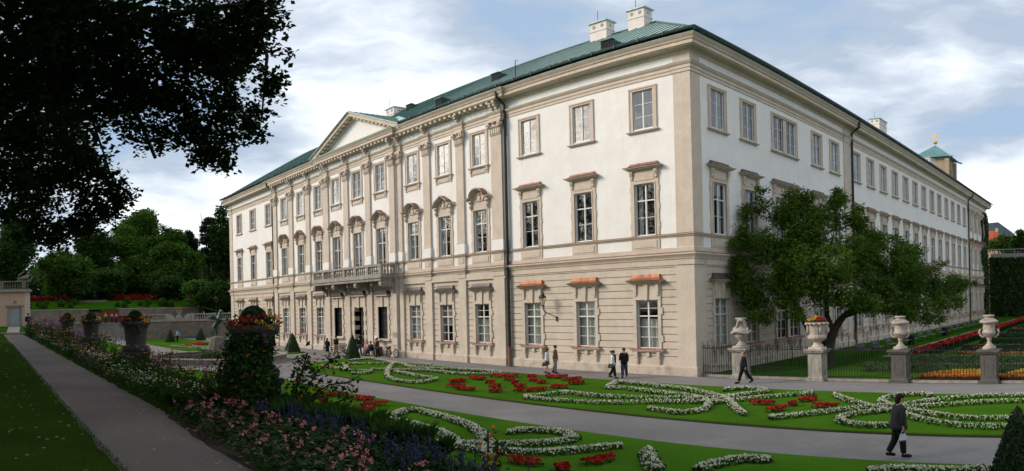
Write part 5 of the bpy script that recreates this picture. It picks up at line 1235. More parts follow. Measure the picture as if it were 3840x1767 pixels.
NEAR= [(11.98,-29.02,8.9,0.27),(11.43,-29.05,9.44,0.38),(12.21,-29.01,8.37,0.2),(11.98,-29.04,8.07,0.21),(11.95,-29.09,7.75,0.18),(11.72,-29.13,7.52,0.17),(11.39,-29.16,8.8,0.28),(11.66,-29.29,7.34,0.14),(11.71,-29.17,7.23,0.1),(10.81,-29.27,9.42,0.55),(10.31,-29.18,8.98,0.48),(10.24,-29.41,8.44,0.47),(10.84,-29.19,8.35,0.28),(10.86,-29.13,7.99,0.19),(10.78,-29.37,7.88,0.19),(11.0,-29.34,7.28,0.11),(9.64,-29.64,7.93,0.3),(10.21,-29.5,7.46,0.27),(10.44,-29.43,7.14,0.18),(9.78,-29.89,7.55,0.2),(10.18,-29.58,7.07,0.15),(10.48,-29.31,7.65,0.17),(10.48,-29.32,6.98,0.11),(8.98,-30.18,9.39,0.95),(9.67,-29.53,9.63,0.88),(8.36,-30.66,8.78,0.66),(8.95,-30.28,8.44,0.46),(9.56,-29.93,8.45,0.41),(8.9,-30.53,7.87,0.25),(8.36,-30.67,7.92,0.3),(8.38,-30.55,7.61,0.17),(8.83,-30.39,7.64,0.15),(9.29,-30.14,7.83,0.18),(9.29,-30.15,7.53,0.1),(9.24,-31.44,9.67,0.97),(10.13,-32.49,9.37,0.78),(9.12,-32.6,8.5,0.45),(9.61,-32.96,8.85,0.32),(8.21,-31.62,8.67,0.53),(7.78,-31.04,8.29,0.49),(7.71,-31.57,8.11,0.54),(7.78,-31.06,7.55,0.49),(7.83,-30.77,7.05,0.33),(7.86,-30.62,6.73,0.29),(7.99,-30.45,6.84,0.15),(7.27,-31.13,6.82,0.5),(7.2,-31.66,7.39,0.6),(8.12,-32.56,7.82,0.47),(8.11,-32.78,7.12,0.47),(7.15,-32.12,6.84,0.55),(7.24,-31.27,6.27,0.29),(7.14,-32.31,6.25,0.32),(7.2,-31.63,6.1,0.32),(7.61,-32.86,6.5,0.31),(7.62,-30.83,6.49,0.27),(7.16,-32.0,5.97,0.23),(7.12,-32.62,6.11,0.23),(8.61,-32.94,8.05,0.33),(8.68,-31.91,9.19,0.47)]
CHERRY= [(-0.73,4.27,7.68,0.47),(-0.21,5.16,9.61,0.65),(0.3,6.02,9.65,0.62),(0.85,6.33,10.52,0.35),(1.01,6.41,11.05,0.19),(-0.11,5.79,8.25,0.96),(0.3,4.3,6.35,0.76),(0.96,4.11,5.31,0.92),(0.39,3.77,5.32,0.5),(1.66,4.49,3.79,0.92),(1.16,4.22,4.38,0.67),(2.26,4.24,3.29,0.41),(2.18,4.2,2.92,0.21),(2.07,6.96,9.43,0.97),(2.34,7.65,10.55,0.8),(3.1,8.55,10.68,0.63),(2.75,8.39,9.51,1.17),(3.89,8.9,9.67,0.72),(4.54,9.72,10.25,0.68),(4.53,10.25,11.15,0.37),(4.41,10.2,9.3,0.92),(3.94,7.83,8.06,1.49),(2.78,6.19,7.58,1.37),(1.87,5.73,7.61,1.2),(2.44,4.9,5.86,1.42),(4.16,5.19,6.05,1.49),(3.09,4.67,4.59,0.91),(5.48,6.32,6.2,1.42),(5.06,6.14,4.7,1.25),(4.34,4.72,4.56,0.98),(5.94,8.66,7.13,1.31),(5.94,10.79,9.08,0.55),(5.51,10.64,9.27,0.64),(6.35,10.94,8.15,0.82),(6.71,12.13,8.02,0.75),(6.6,12.09,6.81,1.12),(6.31,8.8,5.37,1.31),(6.15,7.67,4.08,1.02),(7.2,10.18,4.65,1.16),(7.09,9.08,3.61,0.79),(7.91,12.51,5.85,1.12),(7.81,14.58,7.55,0.63),(8.56,14.79,7.34,0.58),(8.33,12.64,4.44,1.12),(8.8,14.86,5.59,0.87),(9.34,15.0,4.41,1.07),(9.5,16.08,6.19,0.59),(10.27,16.27,6.37,0.4),(9.29,12.92,3.49,0.84),(10.08,15.19,3.62,0.78),(10.44,16.31,4.98,0.79),(11.0,17.46,4.97,0.56),(11.0,16.44,3.88,0.59),(9.63,13.01,2.64,0.42),(10.12,14.17,2.87,0.57),(8.58,11.67,3.07,0.55),(7.72,11.41,3.55,0.82),(11.4,17.55,5.17,0.25),(4.02,4.57,3.34,0.49)]
LIMBS= [[(4.64,8.03,1.48),(4.9,8.13,2.09),(5.15,8.24,2.61),(5.53,8.5,3.12),(6.34,9.87,3.47),(7.2,11.23,3.28),(7.87,12.5,3.8)],[(4.9,8.13,2.09),(4.56,7.88,3.15),(4.59,7.89,4.54),(4.63,8.35,6.65),(4.52,9.17,8.12)],[(4.64,8.03,1.48),(3.82,7.34,1.87),(3.61,6.8,2.68),(3.4,6.27,3.47),(3.13,5.7,4.25),(2.66,5.57,5.44),(1.49,5.88,7.2)],[(5.53,8.5,3.12),(6.35,9.88,4.14),(6.89,11.13,5.39),(8.26,14.71,6.76)],[(4.59,7.89,4.54),(3.6,7.68,7.19),(2.74,8.39,9.06)]]
BGT= [(-102.8,-29.4,14.3,3.8,6.1),(-107.8,-27.7,19.3,2.9,2.9),(-105.3,-20.7,11.5,5.0,3.6),(-121.2,-11.4,16.7,4.1,4.9),(-134.0,1.9,22.3,5.1,5.1),(-124.7,-2.3,16.9,5.6,5.6),(-127.9,5.8,18.7,3.8,3.8),(-113.0,3.2,13.8,5.0,4.2),(-108.0,-11.0,9.8,3.2,2.5),(-103.7,-0.6,9.2,3.7,2.2),(-120.7,12.4,20.9,2.4,2.7),(-121.0,11.5,15.5,1.7,1.7),(-129.6,10.9,18.9,1.8,2.7),(-119.5,16.1,18.8,3.7,7.0),(-91.7,4.8,6.9,2.7,2.0),(-94.6,2.4,7.2,3.4,1.8),(-102.9,-17.7,8.5,2.1,1.4),(-112.9,-4.9,11.5,3.1,2.9),(-1.4,114.8,14.2,2.7,1.9),(1.3,115.2,14.8,2.5,1.4),(5.7,95.6,14.5,1.3,1.3),(4.5,97.5,13.2,1.6,1.3)]
CHERRY += [(6.49, 10.46, 6.66, 0.99), (7.53, 11.34, 6.65, 0.91), (7.91, 11.99, 7.22, 0.65), (8.35, 13.69, 6.53, 0.76), (7.76, 11.42, 5.55, 1.0), (8.65, 13.26, 5.37, 0.94), (7.61, 10.32, 4.02, 0.98), (8.13, 12.58, 7.99, 0.33), (9.36, 15.01, 5.38, 0.78), (5.87, 10.77, 10.0, 0.27), (4.86, 10.38, 10.67, 0.41)]

# ================================================================== PEOPLE
def join(me, b):
    vs = [tuple(v.co) for v in me.vertices]; fs = [tuple(p.vertices) for p in me.polygons]; mi = [p.material_index for p in me.polygons]; mats = [m_.name for m_ in me.materials]
    o = len(vs); vs += b.v; fs += [tuple(i + o for i in f) for f in b.f]
    names = list(mats)
    for n_ in b.m:
        if M[n_].name not in names: names.append(M[n_].name)
    mi += [names.index(M[b.m[i]].name) for i in b.mi]
    m2 = bpy.data.meshes.new(me.name); m2.from_pydata(vs, [], fs)
    for n_ in names: m2.materials.append(bpy.data.materials[n_])
    m2.polygons.foreach_set('material_index', mi); m2.polygons.foreach_set('use_smooth', [True] * len(fs)); m2.update(); return m2
def person(label, loc, face, H=1.72, stride=.0, arms=(.1, -.1), elbows=(.25, .25), top='black_cloth', legs='black_cloth', hair='hair_dark', hairlen=.0, sleeves=True, skirt=None, coat=.0, female=False, sit=False, lean=0.0, forearm_up=None, bare_legs=False, bald=False, turn=0, group=None, hat=None, bulk=1.0):
    k = H / 1.75
    def S3(p): return (p[0] * k, p[1] * k, p[2] * k)
    def legpts(sx, ang):
        h = Vector((.09 * sx, 0, .93)); kn_a = ang; sh_a = ang - (.35 if ang < 0 else .12) * (1 if abs(ang) > .02 else 0)
        if sit: return [h + Vector((0, 0, -.42)), Vector((.11 * sx, .42, .50)), Vector((.12 * sx, .44 + .08 * sx, .09)), Vector((.12 * sx, .60 + .08 * sx, .04))]
        kn = h + Vector((0, sin(kn_a) * .43, -cos(kn_a) * .43)); an = kn + Vector((0, sin(sh_a) * .41, -cos(sh_a) * .41))
        toe = an + Vector((.02 * sx, .17 * cos(max(0, -ang)), -.055 - .12 * max(0, -ang)))
        return [h, kn, an, toe]
    Ls = [legpts(1, stride), legpts(-1, -stride)]
    low = min(min(p.z for p in L) for L in Ls) - .035
    sz = (-.42 if sit else 0)
    def tor(y, z): return Vector((0, y + lean * (z - .95), z + sz))
    pel, wai, che, nk, h0, h1, h2 = tor(0, .95), tor(0, 1.10), tor(.01, 1.30), tor(.0, 1.47), tor(.01, 1.54), tor(.03, 1.62), tor(.03, 1.69)
    A = []
    for i, sx in enumerate((1, -1)):
        sh = Vector((.175 * sx * bulk, lean * .48, 1.42 + sz)); a = arms[i]; e = elbows[i]
        el = sh + Vector((.05 * sx, sin(a) * .28, -cos(a) * .28)); wr = el + Vector((-.01 * sx, sin(a + e) * .25, -cos(a + e) * .25)); A.append([sh, el, wr])
    # body: one skinned figure
    s = SK(); t = s.chain([pel, wai, che, nk, h0, h1, h2], [.12 * bulk, .10 * bulk, (.14 * bulk, .10 * bulk), .055, .065, (.085, .10), .07])
    for L in Ls: s.chain([L[0], L[0].lerp(L[1], .5), L[1], L[1].lerp(L[2], .4), L[2], L[3]], [.085, .075, .055, .052, .038, .032], t[0])
    for i, (sh, el, wr) in enumerate(A):
        c = s.chain([sh, el, wr], [.05, .038, .026], t[2]); d = (wr - el).normalized(); pm = wr + d * .05
        hnd = s.chain([pm], [(.034, .018)], c[-1]); side = Vector((1, 0, 0)); fw = Vector((0, 1, 0)) - d * d.y
        for q in range(4):
            o_ = fw.normalized() * (.026 - .017 * q); L_ = (.065, .075, .07, .055)[q]; cur = Vector((-(1, -1)[i], 0, 0)) * .02
            s.chain([pm + o_ + d * .03, pm + o_ + d * (.03 + L_ * .55) + cur, pm + o_ + d * (.03 + L_ * .9) + cur * 2.2], [.009, .008, .007], hnd[0])
        s.chain([wr + fw.normalized() * .035 + d * .03, wr + fw.normalized() * .05 + d * .065], [.011, .009], hnd[0])
    v = [S3(p) for p in s.v]; rr = [(r_[0] * k, r_[1] * k) if isinstance(r_, tuple) else r_ * k for r_ in s.r]
    me = skin_mesh(v, s.e, rr, ['skin'])
    f = mb('skin'); hc = Vector((0, h1.y, h1.z)); 
    f.T = Matrix.Scale(k, 4) @ Matrix.Translation(hc) @ Matrix.Rotation(turn, 4, 'Z')
    f.add([(-.014, .098, -.035), (.014, .098, -.035), (0, .10, .02), (0, .128, -.03)], [(0, 1, 3), (1, 2, 3), (2, 0, 3)])
    for sx in (-1, 1): f.ball((.088 * sx, 0, -.01), .018, 6, 5, .03)
    f.mat('dark')
    for sx in (-1, 1): f.ball((.033 * sx, .093, .012), .009, 5, 4)
    f.mat('red_cloth'); f.box((-.022, .094, -.066), (.022, .099, -.058))
    root = put('person', join(me, f)); root.location = loc; root.rotation_euler = (0, 0, face); root.location.z = loc[2] - low * k
    tag(root, label, 'person', group)
    def cl(name, sk, m_, extra=None):
        g_ = 1.42; v = [S3(p) for p in sk.v]; rr = [(r_[0] * k * g_, r_[1] * k * g_) if isinstance(r_, tuple) else r_ * k * g_ for r_ in sk.r]
        me = skin_mesh(v, sk.e, rr, [m_]); 
        if extra: me = join(me, extra)
        return put(name, me, root)
    # trousers / skirt
    if skirt:
        b = mb(skirt[0]); b.T = Matrix.Scale(k, 4); z1 = skirt[1]; b.lathe([(.155, 1.12), (.17, .98), (.19, .8), (.21, z1 + .1), (.215, z1), (.18, z1)], n=14, ry=.8); b.build('skirt', root, smooth=True)
    if not bare_legs:
        s = SK(); t = s.chain([tor(0, 1.04), pel], [(.135 * bulk, .115 * bulk), (.14 * bulk, .12 * bulk)])
        for L in Ls: s.chain([L[0], L[0].lerp(L[1], .5), L[1], L[1].lerp(L[2], .5), L[2] + Vector((0, 0, .02))], [.105, .09, .072, .066, .06], t[-1])
        cl('trousers', s, legs)
    # shoes
    b = mb('shoe'); b.T = Matrix.Scale(k, 4)
    for L in Ls:
        d = (L[3] - L[2]); b.tube([L[2] + Vector((0, -.05, -.02)), L[2] + Vector((0, .04, -.03)), L[3] + Vector((0, 0, .01)), L[3] + Vector((0, .05, .0))], [.045, .055, .045, .025], 8)
    b.build('shoes', root, smooth=True)
    # top
    s = SK(); low_t = .97 - coat
    ch = [tor(0, 1.47), che, wai, tor(0, low_t + .08), tor(0, low_t)]
    if sit: ch = [tor(0, 1.47), che, wai, tor(0, 1.0)]
    hw = 1.04 if female else 1.0
    t = s.chain(ch, [(.075, .07), (.175 * bulk, .125 * bulk), (.14 * bulk, .12 * bulk), (.165 * bulk * hw, .14 * bulk * hw), (.17 * bulk, .145 * bulk)][:len(ch)])
    for sh, el, wr in A:
        if sleeves: s.chain([sh, el, wr - (wr - el) * .08], [.068, .056, .044], t[1])
        else: s.chain([sh, sh.lerp(el, .5)], [.068, .058], t[1])
    cl('jacket' if sleeves else 'shirt', s, top)
    # hair
    b = mb(hair); b.T = Matrix.Scale(k, 4) @ Matrix.Translation(hc) @ Matrix.Rotation(turn, 4, 'Z')
    if not bald:
        b.ball((0, -.022, .035), .1, 12, 8, .105, .112, jit=.05)
        if hairlen: b.tube([(0, -.06, .02), (0, -.085, -.08), (0, -.08, -.08 - hairlen)], [.085, .08, .045], 8)
    else: b.ball((0, -.035, -.005), .092, 10, 7, .06, .085)
    if hat: b.mat(hat); b.lathe([(.105, .04), (.1, .1), (.06, .135)], n=12); b.box((-.07, .05, .045), (.07, .17, .06))
    b.build('hair', root, smooth=True)
    root['scale_k'] = k
    return root, k, A
def bagged(root, m_, pts, name, size, label=None): pass
# man with the plastic bag, walking right along the gravel path
r_, k_, A_ = person('person in a dark jacket with bushy hair walking right, white plastic bag in hand', (16.45, -15.45, .005), radians(-52), 1.74, .17, (-.08, .1), (.1, .3), 'charcoal_cloth', 'black_cloth', 'hair_dark', .06, coat=.2, bulk=1.42, lean=.06)
r_['pose'] = 1
def world(root, k, p): return root.matrix_basis @ Vector((p[0] * k, p[1] * k, p[2] * k))
def hang(name, label, cat, root, k, hand, w_, h_, m_, d_=.09, drop=.12):
    p = world(root, k, hand); t = thing(name, label, cat, (p.x, p.y, p.z - .06), root.rotation_euler.z)
    b = mb(m_); b.tube([(0, -w_ * .3, -drop), (0, -.02, .02), (0, .02, .02), (0, w_ * .3, -drop)], .008, 4); b.build('handles', t)
    b = mb(m_); b.add([(-d_ * .3, -w_ * .35, -drop), (d_ * .3, -w_ * .35, -drop), (d_ * .3, w_ * .35, -drop), (-d_ * .3, w_ * .35, -drop), (-d_, -w_ / 2, -drop - h_ * .8), (d_, -w_ / 2, -drop - h_ * .8), (d_, w_ / 2, -drop - h_ * .75), (-d_, w_ / 2, -drop - h_ * .75), (0, -w_ * .4, -drop - h_), (0, w_ * .35, -drop - h_ * .95)], [(0, 1, 2, 3), (0, 4, 5, 1), (1, 5, 6, 2), (2, 6, 7, 3), (3, 7, 4, 0), (4, 8, 5), (5, 8, 9, 6), (6, 9, 7), (7, 9, 8, 4)]); b.build('bag_body', t, smooth=False); return t
hang('plastic_bag', 'white plastic bag in the hand of the person crossing the near path', 'bag', r_, k_, A_[0][2] + Vector((0, 0, -.06)), .2, .2, 'plastic_white', .05, .06)
person('balding man in a black suit walking left in front of the first pedestal', (4.15, -1.95, .005), radians(128), 1.72, .38, (.2, -.25), (.15, .3), 'black_cloth', 'black_cloth', 'hair_red', bald=True, coat=.12, bulk=1.12)
r_, k_, A_ = person('woman in white cardigan and dark top with hair tied back walking beside another woman', (-3.75, -2.7, .005), radians(-70), 1.6, .22, (.05, -.1), (.2, .3), 'white_cloth', 'black_cloth', 'hair_brown', .02, female=True, coat=.14)
b = mb('black_cloth'); b.lathe([(.12, 1.36), (.125, 1.2), (.125, 1.0), (.12, .82)], (0, .045, 0), 12, ry=.95); b.T = None; b.build('dark_top', r_, smooth=True)
b = mb('hair_brown'); b.ball((0, -.13, 1.52), .065, 8, 6); b.build('ponytail', r_, smooth=True)
hang('handbag', 'grey handbag hanging from the shoulder of the woman in white cardigan', 'bag', r_, k_, Vector((.26, -.08, 1.1)), .32, .24, 'leather_grey', .07, .1)
person('woman in a black tunic and blue jeans with dark hair looking at the camera', (-3.38, -2.2, .005), radians(-150), 1.72, .16, (.1, .15), (.9, .2), 'black_cloth', 'jeans', 'hair_red', .14, female=True, coat=.2, turn=.2)
r_, k_, A_ = person('woman in a white cardigan with a grey bag right of the wall lamp', (-9.0, -2.7, .005), radians(-60), 1.56, .1, (.05, -.05), (.15, .2), 'white_cloth', 'brown_cloth', 'hair_red', .05, female=True, coat=.12, bare_legs=True, skirt=('brown_cloth', .62))
hang('handbag', 'small grey bag at the side of the woman below the wall lamp', 'bag', r_, k_, Vector((.24, -.12, 1.0)), .3, .24, 'leather_grey', .07, .12)
person('man in brown and grey standing close behind the woman below the wall lamp', (-8.6, -2.4, .005), radians(-60), 1.74, .08, (.1, .1), (.2, .2), 'brown_cloth', 'grey_cloth', 'hair_dark', coat=.06)
r_, k_, A_ = person('red haired woman in a long black dress walking beside a man near the grille window', (-34.95, -4.15, .005), radians(35), 1.62, .1, (.1, .3), (.2, .6), 'black_cloth', 'black_cloth', 'hair_red', .12, female=True, skirt=('black_cloth', .45), bare_legs=True)
b = mb('white_cloth'); b.box((-.42, -.06, .5), (-.30, .08, 1.18)); b.tube([(-.36, 0, 1.2), (-.36, 0, .85), (-.38, 0, .45)], [.07, .1, .07], 8); b.build('coat_over_arm', r_, smooth=True)
person('man in black shirt and khaki trousers seen from behind', (-34.6, -3.45, .005), radians(30), 1.82, .14, (.05, -.05), (.1, .15), 'black_cloth', 'khaki', 'hair_dark', sleeves=False, bulk=1.1)
person('man in dark grey standing half hidden behind the round clipped cone', (-35.8, .05, .12), radians(160), 1.74, .0, (0, 0), (.2, .2), 'charcoal_cloth', 'charcoal_cloth', 'hair_dark')
r_, k_, A_ = person('person with a dark backpack and jeans stepping into the doorway', (-34.9, -.9, .005), radians(15), 1.66, .2, (.1, -.1), (.2, .2), 'navy', 'jeans', 'hair_dark')
b = mb('black_cloth'); b.ball((0, -.2, 1.18), .14, 9, 7, .2, .1); b.build('backpack', r_, smooth=True)
person('seated man in pinkish shirt and pale grey trousers on the bench by the door', (-33.0, -1.05, .005), pi, 1.7, 0, (.35, .35), (.7, .7), 'pink_cloth', 'grey_cloth', 'hair_grey', sit=True, lean=.15)
person('seated man in navy jacket next to the pale trousers on the bench', (-32.35, -1.05, .005), pi - .1, 1.72, 0, (.4, .4), (.7, .8), 'navy', 'navy', 'hair_red', sit=True, lean=.2)
person('man in black suit and red cap standing beside the bicycle', (-30.3, -1.75, .005), radians(170), 1.68, .1, (.15, .1), (.2, .2), 'black_cloth', 'black_cloth', 'hair_dark', hat='red_cloth', bulk=1.08)
r_, k_, A_ = person('person in light blue jacket and dark trousers beside the small clipped cone', (-71.4, -8.0, .08), radians(-40), 1.74, .0, (.3, .3), (.8, .8), 'lightblue_cloth', 'black_cloth', 'hair_red', coat=.1, bulk=1.1)
b = mb('pink_cloth'); b.box((-.1, .24, .82), (.2, .36, 1.12)); b.build('held_bag', r_)
person('person in yellow top looking over the gate at the far steps', (-88.3, -14.9, 2.6), radians(100), 1.66, 0, (.3, .3), (.6, .6), 'yellow_cloth', 'charcoal_cloth', 'hair_grey')
person('person in pink top beside the yellow top at the far steps', (-88.4, -13.9, 2.6), radians(70), 1.66, 0, (.3, .3), (.6, .6), 'pink_cloth', 'charcoal_cloth', 'hair_dark')
person('person in pink shawl right of the other pink top at the far steps', (-88.2, -13.2, 2.6), radians(120), 1.62, 0, (.3, .3), (.6, .6), 'pink_cloth', 'charcoal_cloth', 'hair_brown', female=True)
person('person in dark clothes with pale collar at the top of the bank steps, left one', (-105.6, -16.0, 6.45), radians(-90), 1.7, 0, (.1, .1), (.9, .9), 'brown_cloth', 'black_cloth', 'hair_brown')
person('person in black at the top of the bank steps, right one', (-105.6, -13.9, 6.45), radians(-90), 1.72, 0, (.1, .1), (.2, .2), 'black_cloth', 'black_cloth', 'hair_dark')
person('man in dark pullover and jeans walking past the pink pavilion', (-41.4, -29.65, T - .02), radians(90), 1.74, .35, (.2, -.2), (.8, .8), 'navy', 'jeans', 'hair_dark', bulk=1.1)

# ================================================================== FLOWER TERRACE IN FRONT
GP_ = 'plants of the mixed border along the near path'
def plant(name, label, cat, build):
    t = thing(name, label, cat, (0, 0, -50), 0, GP_); f = MB(); p = MB(); build(f, p); f.build('foliage', t); p.build('blossoms', t); return t
def b_begonia(f, p, m='pink_petal', lf='brownleaf', h=.34):
    for _ in range(90): f.mat(lf if R.random() < .35 else 'darkleaf'); a = R.uniform(0, 2 * pi); q = sqrt(R.random()) * .26; f.leaf((q * cos(a), q * sin(a), R.uniform(.03, h * .85)), R.uniform(.06, .11), .3)
    p.mat(m)
    for _ in range(4 + R.randint(0, 1)):
        a = R.uniform(0, 2 * pi); q = sqrt(R.random()) * .24; c = (q * cos(a), q * sin(a), h * R.uniform(.85, 1.15)); 
        for _ in range(6): p.quad((c[0] + R.gauss(0, .018), c[1] + R.gauss(0, .018), c[2] + R.gauss(0, .012)), R.uniform(.022, .04), .5)
def b_salvia(f, p):
    for _ in range(70): f.mat('darkleaf'); f.leaf((R.gauss(0, .12), R.gauss(0, .12), R.uniform(.03, .3)), R.uniform(.06, .1))
    for _ in range(9):
        x, y = R.gauss(0, .11), R.gauss(0, .11); h = R.uniform(.34, .52); f.tube([(x, y, .1), (x, y, h)], .004, 3); p.mat('blue_petal')
        for q in range(14): p.quad((x + R.gauss(0, .008), y + R.gauss(0, .008), h - q * .014), R.uniform(.02, .03), 0)
def b_white(f, p):
    for _ in range(110): f.mat('bedleaf'); f.leaf((R.gauss(0, .16), R.gauss(0, .16), R.uniform(.03, .42)), R.uniform(.05, .1))
    p.mat('white_petal')
    for _ in range(15):
        c = (R.gauss(0, .17), R.gauss(0, .17), R.uniform(.28, .5))
        for _ in range(3): p.quad((c[0] + R.gauss(0, .012), c[1] + R.gauss(0, .012), c[2]), R.uniform(.025, .045), 1.5)
def b_cleome(f, p):
    for _ in range(9):
        x, y = R.gauss(0, .16), R.gauss(0, .16); h = R.uniform(.6, 1.0); f.mat('bedleaf'); f.tube([(x * .4, y * .4, 0), (x, y, h)], .006, 3)
        for q in range(9): f.leaf((x * q / 9, y * q / 9, h * (q + .5) / 10), R.uniform(.08, .15), asp=3)
        p.mat('purple_petal')
        for _ in range(18): p.quad((x + R.gauss(0, .035), y + R.gauss(0, .035), h + R.gauss(0, .03)), R.uniform(.03, .05), .2)
def b_tall(f, p, m='orange_petal'):
    for _ in range(7):
        x, y = R.gauss(0, .18), R.gauss(0, .18); h = R.uniform(.55, 1.0); f.mat('darkleaf'); f.tube([(x * .3, y * .3, 0), (x, y, h)], .006, 3)
        for q in range(16): f.leaf((x * q / 16 + R.gauss(0, .05), y * q / 16 + R.gauss(0, .05), h * (q + .5) / 16), R.uniform(.07, .14), asp=2.2)
        for _ in range(1):
            c = (x + R.gauss(0, .05), y + R.gauss(0, .05), h + R.gauss(0, .04)); p.mat(m if R.random() < .6 else 'yellow_petal')
            for _ in range(4): p.quad((c[0] + R.gauss(0, .012), c[1] + R.gauss(0, .012), c[2]), R.uniform(.03, .05), .6)
def b_grassy(f, p):
    for _ in range(160): f.mat('bedleaf'); a = R.uniform(0, 2 * pi); d = R.uniform(.05, .3); f.add([(0, 0, 0), (.012, 0, 0), (d * cos(a) * .6, d * sin(a) * .6, .35), (d * cos(a), d * sin(a), R.uniform(.3, .5))], [(0, 1, 2), (1, 3, 2)])
    p.mat('darkleaf'); p.leaf((0, 0, .2), .1)
protos = {'pink': [plant('pink_begonia', 'low begonia with pink blooms and bronze leaves in the near border', 'plant', b_begonia) for _ in range(3)],
          'blue': [plant('blue_salvia', 'dark blue salvia spikes in the near border', 'plant', b_salvia) for _ in range(2)],
          'white': [plant('white_daisy', 'bushy plant with small white daisies in the near border', 'plant', b_white) for _ in range(2)],
          'purple': [plant('purple_cleome', 'tall plant with loose purple pink heads in the near border', 'plant', b_cleome) for _ in range(2)],
          'orange': [plant('orange_zinnia', 'tall leafy plant with orange and yellow blooms in the near border', 'plant', b_tall) for _ in range(3)],
          'green': [plant('leafy_clump', 'green leafy clump without blooms in the near border', 'plant', b_grassy) for _ in range(1)]}
used = set()
def putp(kind, x, y, z=T, s=None):
    pr = R.choice(protos[kind]); s = s or R.uniform(.8, 1.15)
    if pr.name not in used: used.add(pr.name); pr.location = (x, y, z); pr.scale = (s,) * 3; pr.rotation_euler = (0, 0, R.uniform(0, 6))
    else: copy_tree(pr, (x, y, z), R.uniform(0, 6), s)
cnt = 0
x = 18.2
while x > -34 and cnt < 292:
    yf = -30.35
    seg = 'pink' if (-22 < x < -18) or (-3 < x < 4.5) or x > 12.6 else 'white' if (-18 <= x < -3 and int(x * .7) % 2) or 4.5 <= x < 8.6 else 'green' if 8.6 <= x < 12.6 and R.random() < .5 else 'orange'
    step = .36 if x > 10 else .5 if x > 2 else .8 if x > -12 else 1.5
    rows = [(seg, yf + .1, .75 if x > -12 else 1.1)]
    if x > 16.2: rows = [('pink', -30.55 , .95), ('pink', -30.2, 1.0), ('blue', -29.85, .9), ('pink' if R.random() < .5 else 'blue', -29.55, .85)]
    elif x > 11.4: rows = [('pink', -30.3 - .04 * (x - 11), .95), ('pink', -30.0, 1.0), ('pink' if R.random() < .3 else 'blue', -29.65, .95), ('blue' if R.random() < .7 else 'green', -29.3, .9), ('green', -29.0, .85)]
    elif x > 2: rows += [('white' if R.random() < .55 else 'green', -30.0, .9), ('green' if R.random() < .4 else 'orange', -29.65, .75), ('purple' if R.random() < .5 and x < 9 else 'orange', -29.25, .72 if x < 9 else .6)]
    elif x > -12: rows += [('orange' if R.random() < .45 else 'white', -29.9, .9), ('purple' if R.random() < .35 else 'orange' if R.random() < .6 else 'blue', -29.4, .9)]
    else: rows += [('purple' if R.random() < .35 else 'orange' if R.random() < .7 else 'white', -29.6, 1.3)]
    for kd, y, sc in rows:
        if cnt < 292: putp(kd, x + R.uniform(-.12, .12), y + R.uniform(-.1, .1), T - .02, sc * R.uniform(.88, 1.12)); cnt += 1
    x -= step
for kd in protos:
    for p_ in protos[kd]:
        if p_.name not in used: putp(kd, R.uniform(-10, 8), -29.5, T, .8)
# undergrowth filling the border
b = mb('darkleaf')
for _ in range(15000):
    x = 18.4 - 52 * R.random() ** 1.6; yb = -30.3 if x < 12 else -30.3 - .06 * (x - 12); y = R.uniform(yb, -28.85 if x < 16.4 else -29.4)
    b.mat('darkleaf'); b.leaf((x, y, T + R.uniform(0, .24)), R.uniform(.06, .12), .2)
    if x < 2 and R.random() < .3 and noise.noise(Vector((x * .9, y * 2, 5))) > .12:
        b.mat(R.choice(['orange_petal', 'yellow_petal', 'purple_petal', 'white_petal', 'pink_petal'])); b.quad((x, y, T + R.uniform(.25, .5)), R.uniform(.05, .09), .5)
stuff(b.build('undergrowth'))
# trailing vine over the terrace edge beside the black urn
def vinebush(name, label, x, y, z, pts, n, spread):
    t = thing(name, label, 'shrub', (x, y, z)); f = mb('bark')
    for P in pts: f.tube(P, .012, 4)
    f.build('stems', t); f = mb('darkleaf'); p = mb('yellow_petal')
    for P in pts:
        for _ in range(n // len(pts)):
            u = R.random() * (len(P) - 1); i = int(u); q = Vector(P[i]).lerp(Vector(P[i + 1]), u - i) + Vector((R.gauss(0, spread), R.gauss(0, spread), R.gauss(0, spread)))
            f.mat('darkleaf' if R.random() < .8 else 'bedleaf'); f.leaf(q, R.uniform(.06, .11))
        for _ in range(9):
            u = (.25 + .75 * R.random()) * (len(P) - 1); i = min(int(u), len(P) - 2); q = Vector(P[i]).lerp(Vector(P[i + 1]), u - i) + Vector((R.gauss(0, spread), R.gauss(0, spread), R.gauss(0, spread)))
            p.mat(R.choice(['orange_petal', 'orange_petal', 'yellow_petal']))
            for _ in range(4): p.quad(q + Vector((R.gauss(0, .015),) * 3), R.uniform(.025, .045))
    f.build('foliage', t); p.build('blossoms', t)
vinebush('flowering_shrub', 'sprawling shrub with orange blooms reaching right of the black urn', 12.5, -29.0, T, [[(0, 0, 0), (.15, .1, .4), (.35, .25, .75), (.55, .45, .95)], [(0, 0, 0), (.2, .1, .3), (.55, .3, .55), (.85, .5, .6)], [(0, 0, 0), (-.1, .1, .5), (.1, .2, .9)], [(0, 0, 0), (.3, .1, .25), (.7, .3, .3), (1.0, .45, .42)], [(0, 0, 0), (.1, .0, .5), (.3, .1, 1.0)]], 900, .08)
